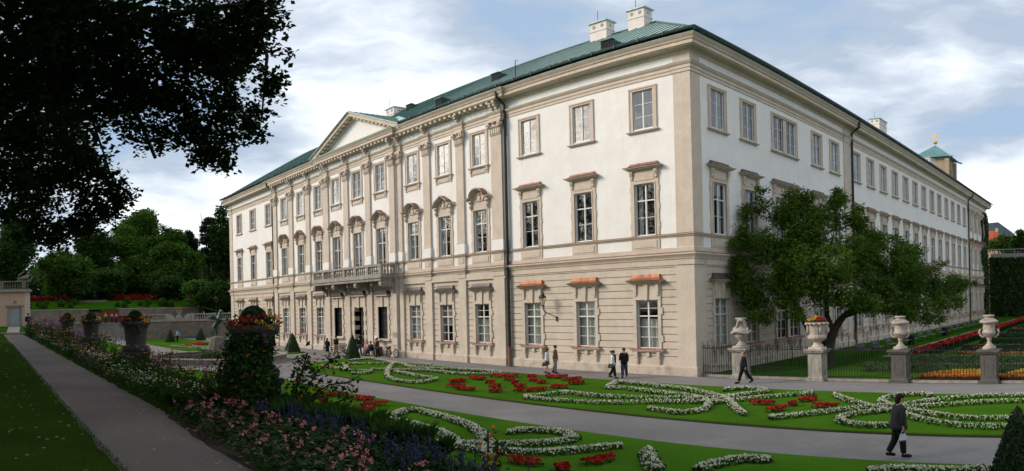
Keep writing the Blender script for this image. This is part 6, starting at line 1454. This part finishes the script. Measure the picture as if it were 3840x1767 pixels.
vinebush('flowering_shrub', 'dark shrub with orange blooms climbing around the foot of the black urn', 11.9, -29.55, T, [[(0, 0, 0), (-.2, 0, .5), (-.3, .1, 1.0)], [(0, 0, 0), (.15, 0, .5), (.2, 0, .95)], [(0, 0, 0), (.3, .05, .4), (.5, .1, .75)], [(0, 0, 0), (-.35, .05, .4), (-.5, .1, .7)], [(0, 0, 0), (0, -.1, .5), (0, -.1, .9)], [(0, 0, 0), (-.5, -.1, .3), (-.62, -.1, .55)], [(0, 0, 0), (.5, -.1, .3), (.65, 0, .6)], [(0, 0, .3), (-.1, -.15, .7), (-.15, -.1, 1.15)], [(0, 0, .3), (.25, -.1, .7), (.3, -.1, 1.15)]], 4200, .13)
vinebush('rose_bush', 'thin rose stems with dark red leaves crossing the white flower scroll', 16.7, -29.0, T - .1, [[(0, 0, 0), (.05, .1, .25), (.0, .15, .5)], [(0, 0, 0), (.15, .1, .2), (.25, .15, .42)]], 40, .03)
t = thing('leafy_shrub', 'dense dark climber wrapping the pedestal of the nearest black urn', 'shrub', (11.85, -29.4, T)); f = mb('darkleaf'); p = mb('orange_petal')
for _ in range(5200):
    h = R.uniform(0, 1.2); a = R.uniform(0, 2 * pi); q = (.42 - .10 * h + .1 * noise.noise(Vector((a * 2, h * 3, 1)))) * R.uniform(.75, 1.1)
    f.mat('darkleaf'); f.leaf((q * cos(a), q * sin(a), h), R.uniform(.05, .09))
    if R.random() < .03: 
        for _ in range(4): p.quad((q * 1.05 * cos(a) + R.gauss(0, .012), q * 1.05 * sin(a) + R.gauss(0, .012), h), R.uniform(.025, .04))
f.build('foliage', t); p.build('blossoms', t)
# planted urns standing in the border
def urn(label, x, y, s=1, dark=False):
    t = thing('planted_urn', label, 'planter', (x, y, T), 0, None)
    b = mb('urnstone'); b.box((-.3, -.3, 0), (.3, .3, .5)); b.box((-.34, -.34, .5), (.34, .34, .56)); b.build('pedestal', t)
    b = mb('urnstone'); b.lathe([(.35, .56), (.38, .62), (.35, .7), (.27, .73), (.27, .8), (.29, 1.0), (.315, 1.2), (.33, 1.24), (.38, 1.27), (.385, 1.33), (.36, 1.36), (.30, 1.34)], n=30, flute=.02); b.build('urn_body', t, smooth=True)
    for sx in (-1, 1): b = mb('urnstone'); b.tube([(.3 * sx, 0, 1.2), (.42 * sx, 0, 1.22), (.46 * sx, 0, 1.12), (.38 * sx, 0, 1.06)], [.04, .045, .045, .04], 7); b.build('handle', t)
    b = mb('topiary'); 
    for _ in range(4200):
        a = R.uniform(0, 2 * pi); e_ = R.uniform(-.2, pi / 2); q = .205 * R.uniform(.85, 1.04); b.quad((q * cos(a) * cos(e_), q * sin(a) * cos(e_), 1.42 + q * 1.05 * sin(e_)), R.uniform(.025, .05), 0)
    b.ball((0, 0, 1.42), .18, 12, 8, .19); b.build('clipped_ball', t)
    b = mb('darkleaf')
    for _ in range(420): a = R.uniform(0, 2 * pi); q = R.uniform(.2, .42); b.leaf((q * cos(a), q * sin(a), R.uniform(1.2, 1.5) - .25 * max(0, q - .36) * 4), R.uniform(.05, .09))
    for c_ in range(46):
        a = R.uniform(0, 2 * pi); q = R.uniform(.26, .42); c = (q * cos(a), q * sin(a), R.uniform(1.3, 1.5) - .2 * max(0, q - .38) * 4)
        side = cos(a - radians(-55)); mm = 'red_petal' if side > .35 and R.random() < .75 else 'yellow_petal' if R.random() < .75 else 'orange_petal'; b.mat(mm)
        for _ in range(10): b.quad((c[0] + R.gauss(0, .022), c[1] + R.gauss(0, .022), c[2] + R.gauss(0, .018)), R.uniform(.03, .055), .3)
    b.build('flowers', t); t.scale = (s, s, s)
urn('large dark planted urn with clipped ball, yellow and red flowers, nearest of the row', 11.72, -29.3, 1.03)
urn('grey fluted urn with yellow flowers, second of the row behind the near border', 3.1, -29.35, 1.02)
urn('planted urn with red flowers, third of the row, left of the far steps', -5.2, -29.35, 1.0)
urn('small looking planted urn with yellow and red flowers, farthest of the row', -13.2, -29.35, 1.0)
# fallen leaves
b = mb('fallen')
for _ in range(520):
    x = 17 - 40 * R.random() ** 1.7; y = R.choice([R.uniform(-33.5, -32), R.uniform(-32, -30), R.uniform(-31.2, -30.3)]); b.leaf((x, y, T + .015), R.uniform(.05, .10), .85)
stuff(b.build('fallen_leaves'))
# grass tufts close to the path
b = mb('bedleaf')
for _ in range(26000):
    x = 16.5 - 34 * R.random() ** 1.6; y = R.uniform(-34.6, -32.0) if R.random() < .75 else R.uniform(-30.55, -30.1)
    if R.random() < .15: y = -32.0 + R.uniform(-.05, .05)
    h = R.uniform(.02, .055); a = R.uniform(0, 6.28); b.add([(x, y, T - .01), (x + .012 * cos(a), y + .012 * sin(a), T - .01), (x + R.gauss(0, .012), y + R.gauss(0, .012), T + h)], [(0, 1, 2)])
stuff(b.build('grass'))

# ================================================================== TREES
def blobcrown(b, blobs, n_per, size, m, dens_pow=2.0, rs=1.0):
    b.mat(m); tot = 0
    for (x, y, z, r_) in blobs:
        n = int(n_per * (r_ ** dens_pow)) + 6
        for _ in range(n):
            while True:
                p = Vector((R.uniform(-1, 1), R.uniform(-1, 1), R.uniform(-1, 1)))
                if p.length < 1: break
            p = p * (r_ * rs); q = Vector((x, y, z)) + p
            b.leaf(q, size * R.uniform(.7, 1.25)); tot += 1
    return tot
# overhanging linden at the upper left
tr = thing('linden_tree', 'dark overhanging linden whose branches hang over the near path', 'tree', (2.5, -35.5, T))
b = mb('linden'); b.T = Matrix.Translation((-2.5, 35.5, -T))
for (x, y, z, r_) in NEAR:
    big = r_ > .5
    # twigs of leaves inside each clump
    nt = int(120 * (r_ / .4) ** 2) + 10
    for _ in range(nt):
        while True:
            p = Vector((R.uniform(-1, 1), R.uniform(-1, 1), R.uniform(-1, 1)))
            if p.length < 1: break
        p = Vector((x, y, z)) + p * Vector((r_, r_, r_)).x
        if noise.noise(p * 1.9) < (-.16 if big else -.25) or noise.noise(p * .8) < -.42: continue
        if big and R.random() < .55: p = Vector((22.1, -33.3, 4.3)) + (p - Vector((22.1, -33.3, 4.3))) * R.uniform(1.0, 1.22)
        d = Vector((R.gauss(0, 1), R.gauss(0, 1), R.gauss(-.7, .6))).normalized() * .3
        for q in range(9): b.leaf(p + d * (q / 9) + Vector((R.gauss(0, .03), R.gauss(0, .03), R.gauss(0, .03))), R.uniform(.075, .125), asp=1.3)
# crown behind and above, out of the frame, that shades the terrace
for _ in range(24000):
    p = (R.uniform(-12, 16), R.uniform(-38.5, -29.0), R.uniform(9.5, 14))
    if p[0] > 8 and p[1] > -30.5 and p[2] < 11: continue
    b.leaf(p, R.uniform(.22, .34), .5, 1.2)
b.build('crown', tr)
# added lindens out of view: they cut skylight on the terrace and darken window reflections
for lx, ly in ((-14, -41), (-4, -41.5), (6, -42), (16, -42.5), (27, -42), (31, -35), (-24, -44), (-34, -45), (-44, -46), (-54, -46), (-64, -47), (-74, -48), (-85, -49), (-97, -50), (-110, -52)):
    t2 = thing('linden_tree', 'unseen linden added to shade the terrace and darken window reflections', 'tree', (lx, ly, T), 0, 'unseen lindens added along the near path')
    c = mb('bark'); c.tube([(0, 0, 0), (0, .1, 3), (.2, 0, 7)], [.4, .32, .15], 9); c.build('trunk', t2); c = mb('linden')
    for _ in range(2600):
        while True:
            p = Vector((R.uniform(-1, 1), R.uniform(-1, 1), R.uniform(-1, 1)))
            if .45 < p.length < 1: break
        c.leaf((p.x * 5.6, p.y * 4.6, 10.5 + p.z * 8.2), R.uniform(.5, .8), asp=1.2)
    c.build('crown', t2)
b = mb('bark'); b.tube([(0, 0, 0), (.1, 0, 3), (.3, .3, 6), (1, 1, 8.5)], [.45, .36, .3, .2], 12); b.build('trunk', tr)
b = mb('bark'); b.T = Matrix.Translation((-2.5, 35.5, -T))
for P in ([(2.8, -35.2, 8), (6, -32, 9.8), (9, -30, 10.2), (11.3, -29.1, 9.6), (11.9, -29.05, 8.4), (11.75, -29.1, 7.4)], [(9, -30, 10.2), (10.3, -29.3, 9), (10.7, -29.2, 7.7)], [(6, -32, 9.8), (8, -30, 9.5), (9.6, -29.7, 8.2), (9.9, -29.6, 7.2)], [(2.8, -35.2, 8), (5, -32, 9), (6.8, -31, 8.6), (7.2, -30.6, 7), (7.2, -30.6, 6.1)], [(5, -32, 9), (8.2, -30.4, 8.6), (8.8, -30.1, 7.3)]):
    b.tube(P, [.16, .1, .07, .05, .03, .012][:len(P)] if len(P) == 6 else [.09, .06, .035, .014, .008][:len(P)], 6)
b.build('branches', tr)
# cherry tree in front of the wing
tr = thing('cherry_tree', 'broad dark cherry tree standing between the fence and the side wing', 'tree', (4.53, 7.94, 0)); 
b = mb('bark'); b.T = Matrix.Translation((-4.53, -7.94, 0)); b.tube([(4.53, 7.94, -.05), (4.55, 7.98, .5), (4.6, 8.0, 1.2), (4.64, 8.03, 1.6)], [.5, .4, .36, .36], 12); b.build('trunk', tr)
b = mb('bark'); b.T = Matrix.Translation((-4.53, -7.94, 0))
for i, P in enumerate(LIMBS):
    n = len(P); b.tube(P, [(.30, .17, .26, .14, .10)[i] * (1 - .75 * j / (n - 1)) + .02 for j in range(n)], 8)
b.build('limbs', tr)
b = mb('cherry'); b.T = Matrix.Translation((-4.53, -7.94, 0))
for (x, y, z, r_) in CHERRY:
    for dy in range(2):   # depth: a second clump nearer or farther
        ox, oy, oz = (0, 0, 0) if dy == 0 else (R.uniform(-1, 1) * r_ * .5 + .5 * R.uniform(-1, 1), R.uniform(-1.3, 1.3), R.uniform(-.2, .2))
        for _ in range(int(230 * r_ ** 2) + 12):
            while True:
                p = Vector((R.uniform(-1, 1), R.uniform(-1, 1), R.uniform(-1, 1)))
                if p.length < 1: break
            p = Vector((x + ox, y + oy, z + oz)) + p * r_ * .92; p.x = max(p.x, .5)
            if noise.noise(p * .9) < -.25: continue
            d = Vector((R.gauss(0, 1), R.gauss(0, 1), R.gauss(.1, .5))).normalized() * .45
            for q in range(5): b.leaf(p + d * (q / 5) + Vector((R.gauss(0, .04), R.gauss(0, .04), -.03)), R.uniform(.15, .25), asp=2.2)
b.build('crown', tr)
def bgtree(name, label, x, y, z0, zc, rx, rz, m, n=2600, size=.55, trunk=True, kind='round', grp=None):
    t = thing(name, label, 'tree', (x, y, z0), 0, grp); h = zc - z0
    b = mb('bark'); b.tube([(0, 0, -.3), (0, .1, h * .5), (.1, 0, h + rz * .3)], [.35, .25, .08], 7)
    for q in range(6): a = q * 1.05; b.tube([(0, 0, h * (.4 + .08 * q)), (rx * .4 * cos(a), rx * .4 * sin(a), h * (.6 + .08 * q)), (rx * .75 * cos(a), rx * .75 * sin(a), h * (.75 + .1 * q))], [.14, .09, .03], 5)
    b.build('trunk', t); b = mb(m); cl = []
    for q in range(26 if kind != 'pine' else 20):
        while True:
            p = Vector((R.uniform(-1, 1), R.uniform(-1, 1), R.uniform(-1, 1)))
            if p.length < 1: break
        if kind == 'pine': lay = (q % 7) / 6; p = Vector((p.x * (1.1 - .75 * lay), p.y * (1.1 - .75 * lay), lay * 2 - 1 + .06 * p.z))
        cl.append((p, R.uniform(.26, .45)))
    for i in range(n):
        c, cr = R.choice(cl); d = Vector((R.gauss(0, 1), R.gauss(0, 1), R.gauss(0, 1))).normalized() * cr * R.uniform(.5, 1.08)
        if kind == 'pine': d.z *= .25
        p = (c * .8 + d); b.leaf((p.x * rx, p.y * rx, h + p.z * rz), size * R.uniform(.6, 1.3), asp=1.4 if kind != 'pine' else 2.5)
    b.build('crown', t)
kinds = [('dark_tree', 'dark tall tree behind the pink pavilion', 'treeB'), ('dark_tree', 'dark tree top under the hanging branches, behind the pavilion', 'treeB'), ('round_tree', 'rounded green bush tree on the bank left of the steps', 'treeA'), ('dark_tree', 'dark tree behind the steps in the centre left', 'treeB'),
         ('broad_tree', 'tallest broad green tree beyond the grass bank', 'treeA'), ('broad_tree', 'mid green tree in front of the tallest one beyond the bank', 'treeA'), ('broad_tree', 'green tree right of the tallest one, lower top', 'treeA'), ('broad_tree', 'large green tree with spreading crown above the bank, near the pine', 'treeA'),
         ('shrub_tree', 'small brownish tree just right of the bank steps', 'treeB'), ('shrub_tree', 'low spreading tree at the right of the bank', 'treeB'), ('pine_tree', 'dark layered pine against the sky left of the palace', 'treeC'), ('pine_tree', 'lower part of dark foliage below the pine', 'treeC'), ('pine_tree', 'small dark conifer top left of the pine', 'treeC'), ('tall_tree', 'tall dark tree touching the left corner of the palace', 'treeB'),
         ('shrub', 'large dark shrub beside the lamp post', 'treeB'), ('shrub', 'dark shrub left of the lamp post on the bank', 'treeA'), ('shrub', 'low bush behind the red flowers at the bank top', 'treeB'), ('shrub_tree', 'green shrub tree behind the people on the bank', 'treeA')]
for (x, y, z, rx, rz), (nm, lb, m_) in zip(BGT, kinds):
    z0 = 2.6 if x > -96 else 6.3
    pine = m_ == 'treeC' and rx > 2
    bgtree(nm, lb, x, y, z0, z, rx * (1.15 if not pine else 1.2), rz * 1.1, m_, int(3800 + 420 * rx * rz), .42 + .04 * rx, kind='pine' if pine else 'round')
# dense dark wood closing the view behind the bank
b = mb('treeB')
for _ in range(30000):
    y = R.uniform(-60, 34); x = R.uniform(-150, -112) ; top_ = 16.5 + 5 * noise.noise(Vector((y * .09, 2, 0))) + (2 if -2 < y < 9 else 0) - (4 if 8 < y < 16 else 0) - (0 if y < -18 else 0)
    b.leaf((x, y, R.uniform(4.0, top_ * (.75 + .25 * (-x - 112) / 38))), R.uniform(.8, 1.7), asp=1.3)
stuff(tag(b.build('far_wood'), 'dense dark wood behind the single trees beyond the bank', 'wood'))
for (x, y, z, rx, rz), lb in zip(BGT[18:], ('dark tree left of the group behind the far garden wall at the right', 'tree in the middle of the group behind the far garden wall', 'bright leafy tree top at the right edge behind the wall', 'dark bush top beside the bright tree at the right edge')):
    bgtree('garden_tree', lb, x, y, .5, z, rx * 1.15, rz * 1.15, 'treeD' if 'bright' in lb else 'treeA', 5000, .4)
bgtree('shrub', 'dark shrub closing the gap between the balustrade and the palace corner', -93, 9.5, 2.6, 6.2, 4.2, 3.2, 'treeB', 5200, .5)
bgtree('shrub', 'dark tall bush directly behind the far balustrade near the palace corner', -97, 15, 2.6, 8.5, 4.5, 5.0, 'treeB', 5200, .55)
# round shrubs dotted on the grass bank
sh = None
for x_, y_, s_ in ((-97, -26.5, 1.2), (-99, -24.5, .9), (-96.5, -24.0, 1.3), (-101, -23, .8), (-98.5, -20.7, 1.2), (-97, -19.3, .9), (-100, -18.4, 1.1), (-97.5, -11.3, .8), (-96.8, -10.2, .9), (-100.5, -9.0, 1.2), (-98, -7.2, .9), (-99, -5.6, 1.1), (-96.5, -6.4, .7), (-97.2, -3.6, 1.4), (-96.5, -2.3, 1.2), (-101.8, -2.2, .9)):
    z_ = 4.75 + 1.75 * sin(pi / 2 * (-95 - x_) / 14) - .05
    if sh is None:
        sh = thing('round_shrub', 'small round green shrub dotted on the grass bank', 'shrub', (x_, y_, z_), 0, 'round shrubs on the grass bank'); b = mb('treeA'); b.ball((0, 0, .42), .42, 9, 6)
        for _ in range(420):
            d = Vector((R.gauss(0, 1), R.gauss(0, 1), R.gauss(0, 1))).normalized(); b.leaf((d.x * .52, d.y * .52, .48 + d.z * .48), .2)
        b.build('foliage', sh); sh.scale = (s_,) * 3
    else: copy_tree(sh, (x_, y_, z_), R.uniform(0, 6), s_)
massbed('flower_row', 'red flower strip along the top of the grass bank', [(-108.5, -27), (-107.6, -27), (-107.6, -16.8), (-108.5, -16.8)], 'red_petal', 1400, z0=6.4, z1=6.85, sz=(.2, .34))
massbed('flower_row', 'red flower strip at the bank top right of the steps', [(-108.5, -11.8), (-107.6, -11.8), (-107.6, 2), (-108.5, 2)], 'red_petal', 1500, z0=6.4, z1=6.85, sz=(.2, .34))

# ================================================================== FAR BUILDINGS
tw = thing('church_tower', 'stone church tower with green pyramid roof and gilded cross behind the wing', 'tower', (-22.8, 145.2, 0))
tw.scale = (1.1, 1.1, 1); tw.location.z = .9
b = mb('towerstone'); b.box((-3.4, -3.4, 0), (3.4, 3.4, 30.2))
for sx in (-1, 1):
    for sy in (-1, 1): b.box((sx * 3.55 - .5, sy * 3.55 - .5, 0), (sx * 3.55 + .5, sy * 3.55 + .5, 37.6))
b.box((-3.4, -3.4, 35.4), (3.4, 3.4, 38.0)); b.box((-3.4, 3.0, 30.2), (3.4, 3.4, 35.4)); b.box((-3.4, -3.4, 30.2), (-3.0, 3.0, 35.4)); b.box((3.0, .8, 30.2), (3.4, 3.0, 35.4)); b.box((3.0, -3.4, 30.2), (3.4, -.8, 35.4)); b.box((-3.0, -3.4, 30.2), (-.9, -3.0, 35.4)); b.box((.9, -3.4, 30.2), (3.0, -3.0, 35.4))
for q in range(5): a = pi * q / 5; a2 = pi * (q + 1) / 5; b.add([(.9 * cos(a), -3.4, 34.4 + 1.0 * sin(a)), (.9 * cos(a2), -3.4, 34.4 + 1.0 * sin(a2)), (.9 * cos(a2), -3.4, 35.45), (.9 * cos(a), -3.4, 35.45)], [(0, 1, 2, 3)])
b.build('tower_body', tw)
b = mb('dark'); b.box((-2.2, -2.2, 30.3), (2.2, 2.2, 35.3)); b.build('bell_chamber', tw)
b = mb('darkteal'); b.frustum((0, 0), (4.6, 4.6), 38.0, (4.5, 4.5), 38.15); b.frustum((0, 0), (4.5, 4.5), 38.15, (.15, .15), 41.9)
for sx in (-1, 1):
    for sy in (-1, 1): b.tube([(sx * 4.3, sy * 4.3, 38.0), (sx * 5.1, sy * 5.1, 37.8)], .2, 6)
b.build('roof', tw)
b = mb('gold'); b.ball((0, 0, 42.8), .55, 10, 8); b.tube([(0, 0, 41.8), (0, 0, 45.4)], .1, 6); b.box((-.75, -.08, 44.3), (.75, .08, 44.5)); b.box((-.45, -.08, 44.8), (.45, .08, 44.95)); b.build('cross', tw)
rb_ = thing('red_roof_house', 'house with a steep red tiled roof behind the garden wall', 'house', (-11.8, 164, 0)); b = mb('redtile'); b.add([(-8, 0, 17.2), (1.4, 0, 17.2), (1.2, 3.5, 21.9), (-8, 3.5, 21.9), (1.4, 7, 17.2), (-8, 7, 17.2)], [(0, 1, 2, 3), (3, 2, 4, 5)]); b.build('roof', rb_)
b = mb('pinkwall'); b.box((-8, .1, 0), (1.3, 6.9, 17.25)); b.add([(1.35, .1, 17.2), (1.35, 6.9, 17.2), (1.15, 3.5, 21.8)], [(0, 1, 2)]); b.box((.4, 3.2, 21), (1.1, 3.9, 22.6)); b.build('wall', rb_)
gw = thing('garden_wall', 'tall ivy covered wall with pale coping closing the side garden', 'wall', (0, 92, 0)); b = mb('concrete'); b.box((.2, 0, 0), (60, .5, 11.2)); b.build('wall_face', gw)
b = mb('palestone'); b.box((.1, -.1, 11.9), (60, .3, 12.0)); 
for k in range(30): b.box((.5 + 2 * k, .05, 11.2), (.58 + 2 * k, .13, 11.9))
b.build('handrail', gw)
b = mb('ivy')
b.box((.1, -.12, 0), (30, -.02, 10.2))
for _ in range(16000): b.quad((.1 + 30 * R.random() ** 1.5, R.uniform(-.5, -.1), R.uniform(0, 10.3 + .3 * R.random())), R.uniform(.35, .6), 0)
b.build('ivy_cover', gw)
b = mb('hill'); 
vs = []; nx_ = 40
for i in range(nx_ + 1):
    u = i / nx_; x = -320 + 640 * u; h = 75 * math.exp(-((x + 125) / 55) ** 2) + 46 * math.exp(-((x - 20) / 120) ** 2) + 5 * noise.noise(Vector((x * .03, 0, 0)))
    vs += [(x, 755, -1), (x, 790, h), (x, 900, -1)]
b.add(vs, [(3 * i + k, 3 * i + 3 + k, 3 * i + 4 + k, 3 * i + 1 + k) for i in range(nx_) for k in (0, 1)]); struct(b.build('hills', smooth=True))
# flag and white building behind the left trees
fb = thing('white_building', 'pale building glimpsed between the trees left of the palace', 'building', (-150, 22, 6)); b = mb('concrete'); b.box((-8, -4, 0), (0, 4.5, 13)); b.build('wall', fb); b = mb('dark'); 
for z_ in (3, 6.5, 10): b.box((0.005, -3.2, z_), (.05, -2, z_ + 1.8)); b.box((0.005, -.5, z_), (.05, .8, z_ + 1.8))
b.build('windows', fb)
fl = thing('flag', 'red white flag on a pole between the hanging branches at far left', 'flag', (-110, -28.0, 6.4)); b = mb('iron'); b.tube([(0, 0, 0), (0, 0, 10.5)], .07, 6); b.build('pole', fl)
b = mb('flag_red')
for k_, m_ in enumerate(('flag_red', 'flag_white', 'flag_red')):
    b.mat(m_); z1 = 10.3 - .62 * k_; P = [(0.04 * sin(i * 1.3), -.04 - .28 * i, -.12 * i) for i in range(8)]
    vs = [(p[0], p[1], z1 + p[2]) for p in P] + [(p[0], p[1], z1 - .6 + p[2]) for p in P]; b.add(vs, [(i, i + 1, 9 + i, 8 + i) for i in range(7)])
b.build('cloth', fl)

# ================================================================== CAMERA (level panoramic lens, slight roll)
F = 2696.04; CX, CY = 1916.0, 1132.03; ROLL, PITCH = .0233, .0023
cz, a1 = .2558, -.7296; SC = 40.0; HH = .1084 * SC
Cc = (SC * sin(cz), SC * cos(cz)); U1 = (sin(a1), cos(a1)); U2 = (sin(a1 + pi / 2), cos(a1 + pi / 2))
cam_loc = Vector((Cc[0] * U1[0] + Cc[1] * U1[1], -(Cc[0] * U2[0] + Cc[1] * U2[1]), HH))
f0 = Vector((-U1[1], U2[1], 0)).normalized(); r0 = Vector((f0.y, -f0.x, 0)); z0_ = Vector((0, 0, 1))
Ff = f0 * cos(PITCH) + z0_ * sin(PITCH); U0 = -f0 * sin(PITCH) + z0_ * cos(PITCH)
Rr = r0 * cos(ROLL) - U0 * sin(ROLL); Uu = r0 * sin(ROLL) + U0 * cos(ROLL)
cd = bpy.data.cameras.new('camera'); cam = bpy.data.objects.new('camera', cd); COL.objects.link(cam)
mw = Matrix((Rr, Uu, -Ff)).transposed().to_4x4(); mw.translation = cam_loc; cam.matrix_world = mw
cd.type = 'PANO'; cd.panorama_type = 'EQUIRECTANGULAR'
cd.longitude_min = -CX / F; cd.longitude_max = (3840 - CX) / F
cd.latitude_max = CY / F; cd.latitude_min = -(1767 - CY) / F
cd.clip_end = 5000; cd.clip_start = .05
scene.camera = cam

# ================================================================== LIGHT AND SKY
SUN_EL, SUN_AZ = radians(26), radians(222)     # azimuth of the light source, counter-clockwise from +X
sd = Vector((cos(SUN_EL) * cos(SUN_AZ), cos(SUN_EL) * sin(SUN_AZ), sin(SUN_EL)))
sl = bpy.data.lights.new('sun', 'SUN'); sl.energy = 2.0; sl.angle = radians(20); sl.color = (1.0, .90, .78)
so = bpy.data.objects.new('sun', sl); COL.objects.link(so); so.rotation_euler = sd.to_track_quat('Z', 'Y').to_euler()
w = bpy.data.worlds.new('World'); scene.world = w; w.use_nodes = True; nt = w.node_tree; nt.nodes.clear()
out = nt.nodes.new('ShaderNodeOutputWorld'); bg = nt.nodes.new('ShaderNodeBackground'); nt.links.new(bg.outputs[0], out.inputs[0])
sky = nt.nodes.new('ShaderNodeTexSky'); sky.sky_type = 'NISHITA'; sky.sun_disc = False; sky.sun_elevation = SUN_EL; sky.sun_rotation = pi / 2 - SUN_AZ; sky.air_density = 1.2; sky.dust_density = .8; sky.ozone_density = 2.5
tc = nt.nodes.new('ShaderNodeTexCoord')
def vm(op, a, b_=None):
    n = nt.nodes.new('ShaderNodeVectorMath'); n.operation = op
    for i, v in enumerate((a, b_)):
        if v is None: continue
        if isinstance(v, (tuple, Vector)): n.inputs[i].default_value = tuple(v)
        else: nt.links.new(v, n.inputs[i])
    return n.outputs['Value'] if op == 'DOT_PRODUCT' else n.outputs[0]
def ma(op, a, b_=None, c_=None, cl=False):
    n = nt.nodes.new('ShaderNodeMath'); n.operation = op; n.use_clamp = cl
    for i, v in enumerate((a, b_, c_)):
        if v is None: continue
        if isinstance(v, (int, float)): n.inputs[i].default_value = v
        else: nt.links.new(v, n.inputs[i])
    return n.outputs[0]
def mr(v, a, b_, c_=0, d_=1):
    n = nt.nodes.new('ShaderNodeMapRange'); n.interpolation_type = 'SMOOTHSTEP'; nt.links.new(v, n.inputs[0])
    for i, q in enumerate((a, b_, c_, d_)): n.inputs[i + 1].default_value = q
    return n.outputs[0]
D = tc.outputs['Generated']; sep = nt.nodes.new('ShaderNodeSeparateXYZ'); nt.links.new(D, sep.inputs[0])
zc = ma('MAXIMUM', sep.outputs[2], 0.0); den = ma('ADD', zc, .16)
cmb = nt.nodes.new('ShaderNodeCombineXYZ'); nt.links.new(ma('DIVIDE', sep.outputs[0], den), cmb.inputs[0]); nt.links.new(ma('DIVIDE', sep.outputs[1], den), cmb.inputs[1])
def ns(scale, det, off, rough=.55, dist=0.0):
    mp = nt.nodes.new('ShaderNodeMapping'); mp.inputs['Location'].default_value = off; nt.links.new(cmb.outputs[0], mp.inputs[0])
    n = N(nt, 'ShaderNodeTexNoise', Scale=scale, Detail=det, Roughness=rough, Distortion=dist); nt.links.new(mp.outputs[0], n.inputs['Vector']); return n.outputs[0]
wn = N(nt, 'ShaderNodeTexNoise', Scale=3.2, Detail=4, Roughness=.6); nt.links.new(D, wn.inputs['Vector'])
DW = vm('NORMALIZE', vm('ADD', D, vm('MULTIPLY', vm('SUBTRACT', wn.outputs['Color'], (.5, .5, .5)), (.17, .17, .13))))
def lobe(az, el, width):   # a soft patch of sky around one direction
    d = Vector((cos(el) * cos(az), cos(el) * sin(az), sin(el)))
    return mr(vm('DOT_PRODUCT', DW, d), cos(width), 1.0)
n1 = mr(ns(.62, 6, (3.1, 1.7, 0), .55, .3), .36, .66); n2 = mr(ns(1.3, 4, (7.3, 2.2, 0), .5, .1), .32, .68)
t = ma('ADD', ma('MULTIPLY', n1, .60), ma('MULTIPLY', n2, .26))
mp_ = nt.nodes.new('ShaderNodeMapping'); mp_.inputs['Scale'].default_value = (1.0, 1.0, 4.2); nt.links.new(DW, mp_.inputs[0])
st_ = N(nt, 'ShaderNodeTexNoise', Scale=2.3, Detail=7, Roughness=.58, Distortion=.25); nt.links.new(mp_.outputs[0], st_.inputs['Vector'])
t = ma('ADD', t, ma('MULTIPLY', mr(st_.outputs[0], .34, .66), .34)); fn_ = N(nt, 'ShaderNodeTexNoise', Scale=9.0, Detail=8, Roughness=.62, Distortion=.3); nt.links.new(mp_.outputs[0], fn_.inputs['Vector'])
t = ma('ADD', t, ma('MULTIPLY', ma('SUBTRACT', fn_.outputs[0], .5), .62)); t = ma('ADD', t, -.10)
for (az, el, wd, amp) in ((2.66, .30, .30, .40), (2.86, .13, .13, .40), (2.80, .21, .16, -.50), (2.90, .22, .12, -.3), (2.40, .40, .16, -.18), (2.48, .30, .12, .12), (2.0, .39, .24, -.22), (1.95, .30, .16, -.12), (1.84, .36, .09, .16), (1.70, .37, .12, .06), (1.90, .38, .40, -.10), (1.745, .225, .10, -.30), (1.70, .24, .08, -.18), (1.70, .165, .085, .55), (1.72, .118, .04, -.30), (1.71, .09, .05, .35), (radians(222), .35, .5, .35)):
    t = ma('MULTIPLY_ADD', lobe(az, el, wd), amp, t)
t = ma('MINIMUM', ma('MAXIMUM', t, 0.0), 1.0)
cr = nt.nodes.new('ShaderNodeValToRGB'); nt.links.new(t, cr.inputs[0])
el_ = cr.color_ramp.elements
el_[0].position = 0.0; el_[0].color = (.27, .36, .49, 1); el_[1].position = 1.0; el_[1].color = (1.15, 1.14, 1.12, 1)
for p_, c_ in ((.25, (.34, .40, .48, 1)), (.48, (.48, .53, .60, 1)), (.70, (.66, .70, .75, 1)), (.86, (.86, .88, .90, 1))):
    e_ = el_.new(p_); e_.color = c_
def vscale(v, k):
    n = nt.nodes.new('ShaderNodeVectorMath'); n.operation = 'SCALE'; nt.links.new(v, n.inputs[0]); n.inputs['Scale'].default_value = k; return n.outputs[0]
# brighter, warmer cloud glow round the low sun, behind the viewer
gl_ = ma('MULTIPLY', ma('MULTIPLY', lobe(radians(217), .20, .24), mr(st_.outputs[0], .46, .60)), 3.2)
gcol = nt.nodes.new('ShaderNodeCombineXYZ'); gcol.inputs[0].default_value = 1.0; gcol.inputs[1].default_value = .86; gcol.inputs[2].default_value = .68
gs = nt.nodes.new('ShaderNodeVectorMath'); gs.operation = 'SCALE'; nt.links.new(gcol.outputs[0], gs.inputs[0]); nt.links.new(gl_, gs.inputs['Scale'])
cloudcol = vm('ADD', cr.outputs[0], gs.outputs[0])
# cloud radiance in units of the sky texture, so that one background strength of 0.1 serves both
sk = mixc(nt, .92, sky.outputs[0], vscale(cloudcol, 10.0))
nt.links.new(sk, bg.inputs[0]); bg.inputs[1].default_value = .1

scene.view_settings.view_transform = 'Standard'; scene.view_settings.look = 'None'; scene.view_settings.exposure = 0.65
scene.view_settings.gamma = 1; scene.view_settings.use_curve_mapping = False
scene.render.engine = 'CYCLES'
cy = scene.cycles; cy.max_bounces = 6; cy.diffuse_bounces = 3; cy.glossy_bounces = 3; cy.transmission_bounces = 4; cy.transparent_max_bounces = 10; cy.use_denoising = True; cy.caustics_reflective = False; cy.caustics_refractive = False
try: cy.denoiser = 'OPENIMAGEDENOISE'
except Exception: pass
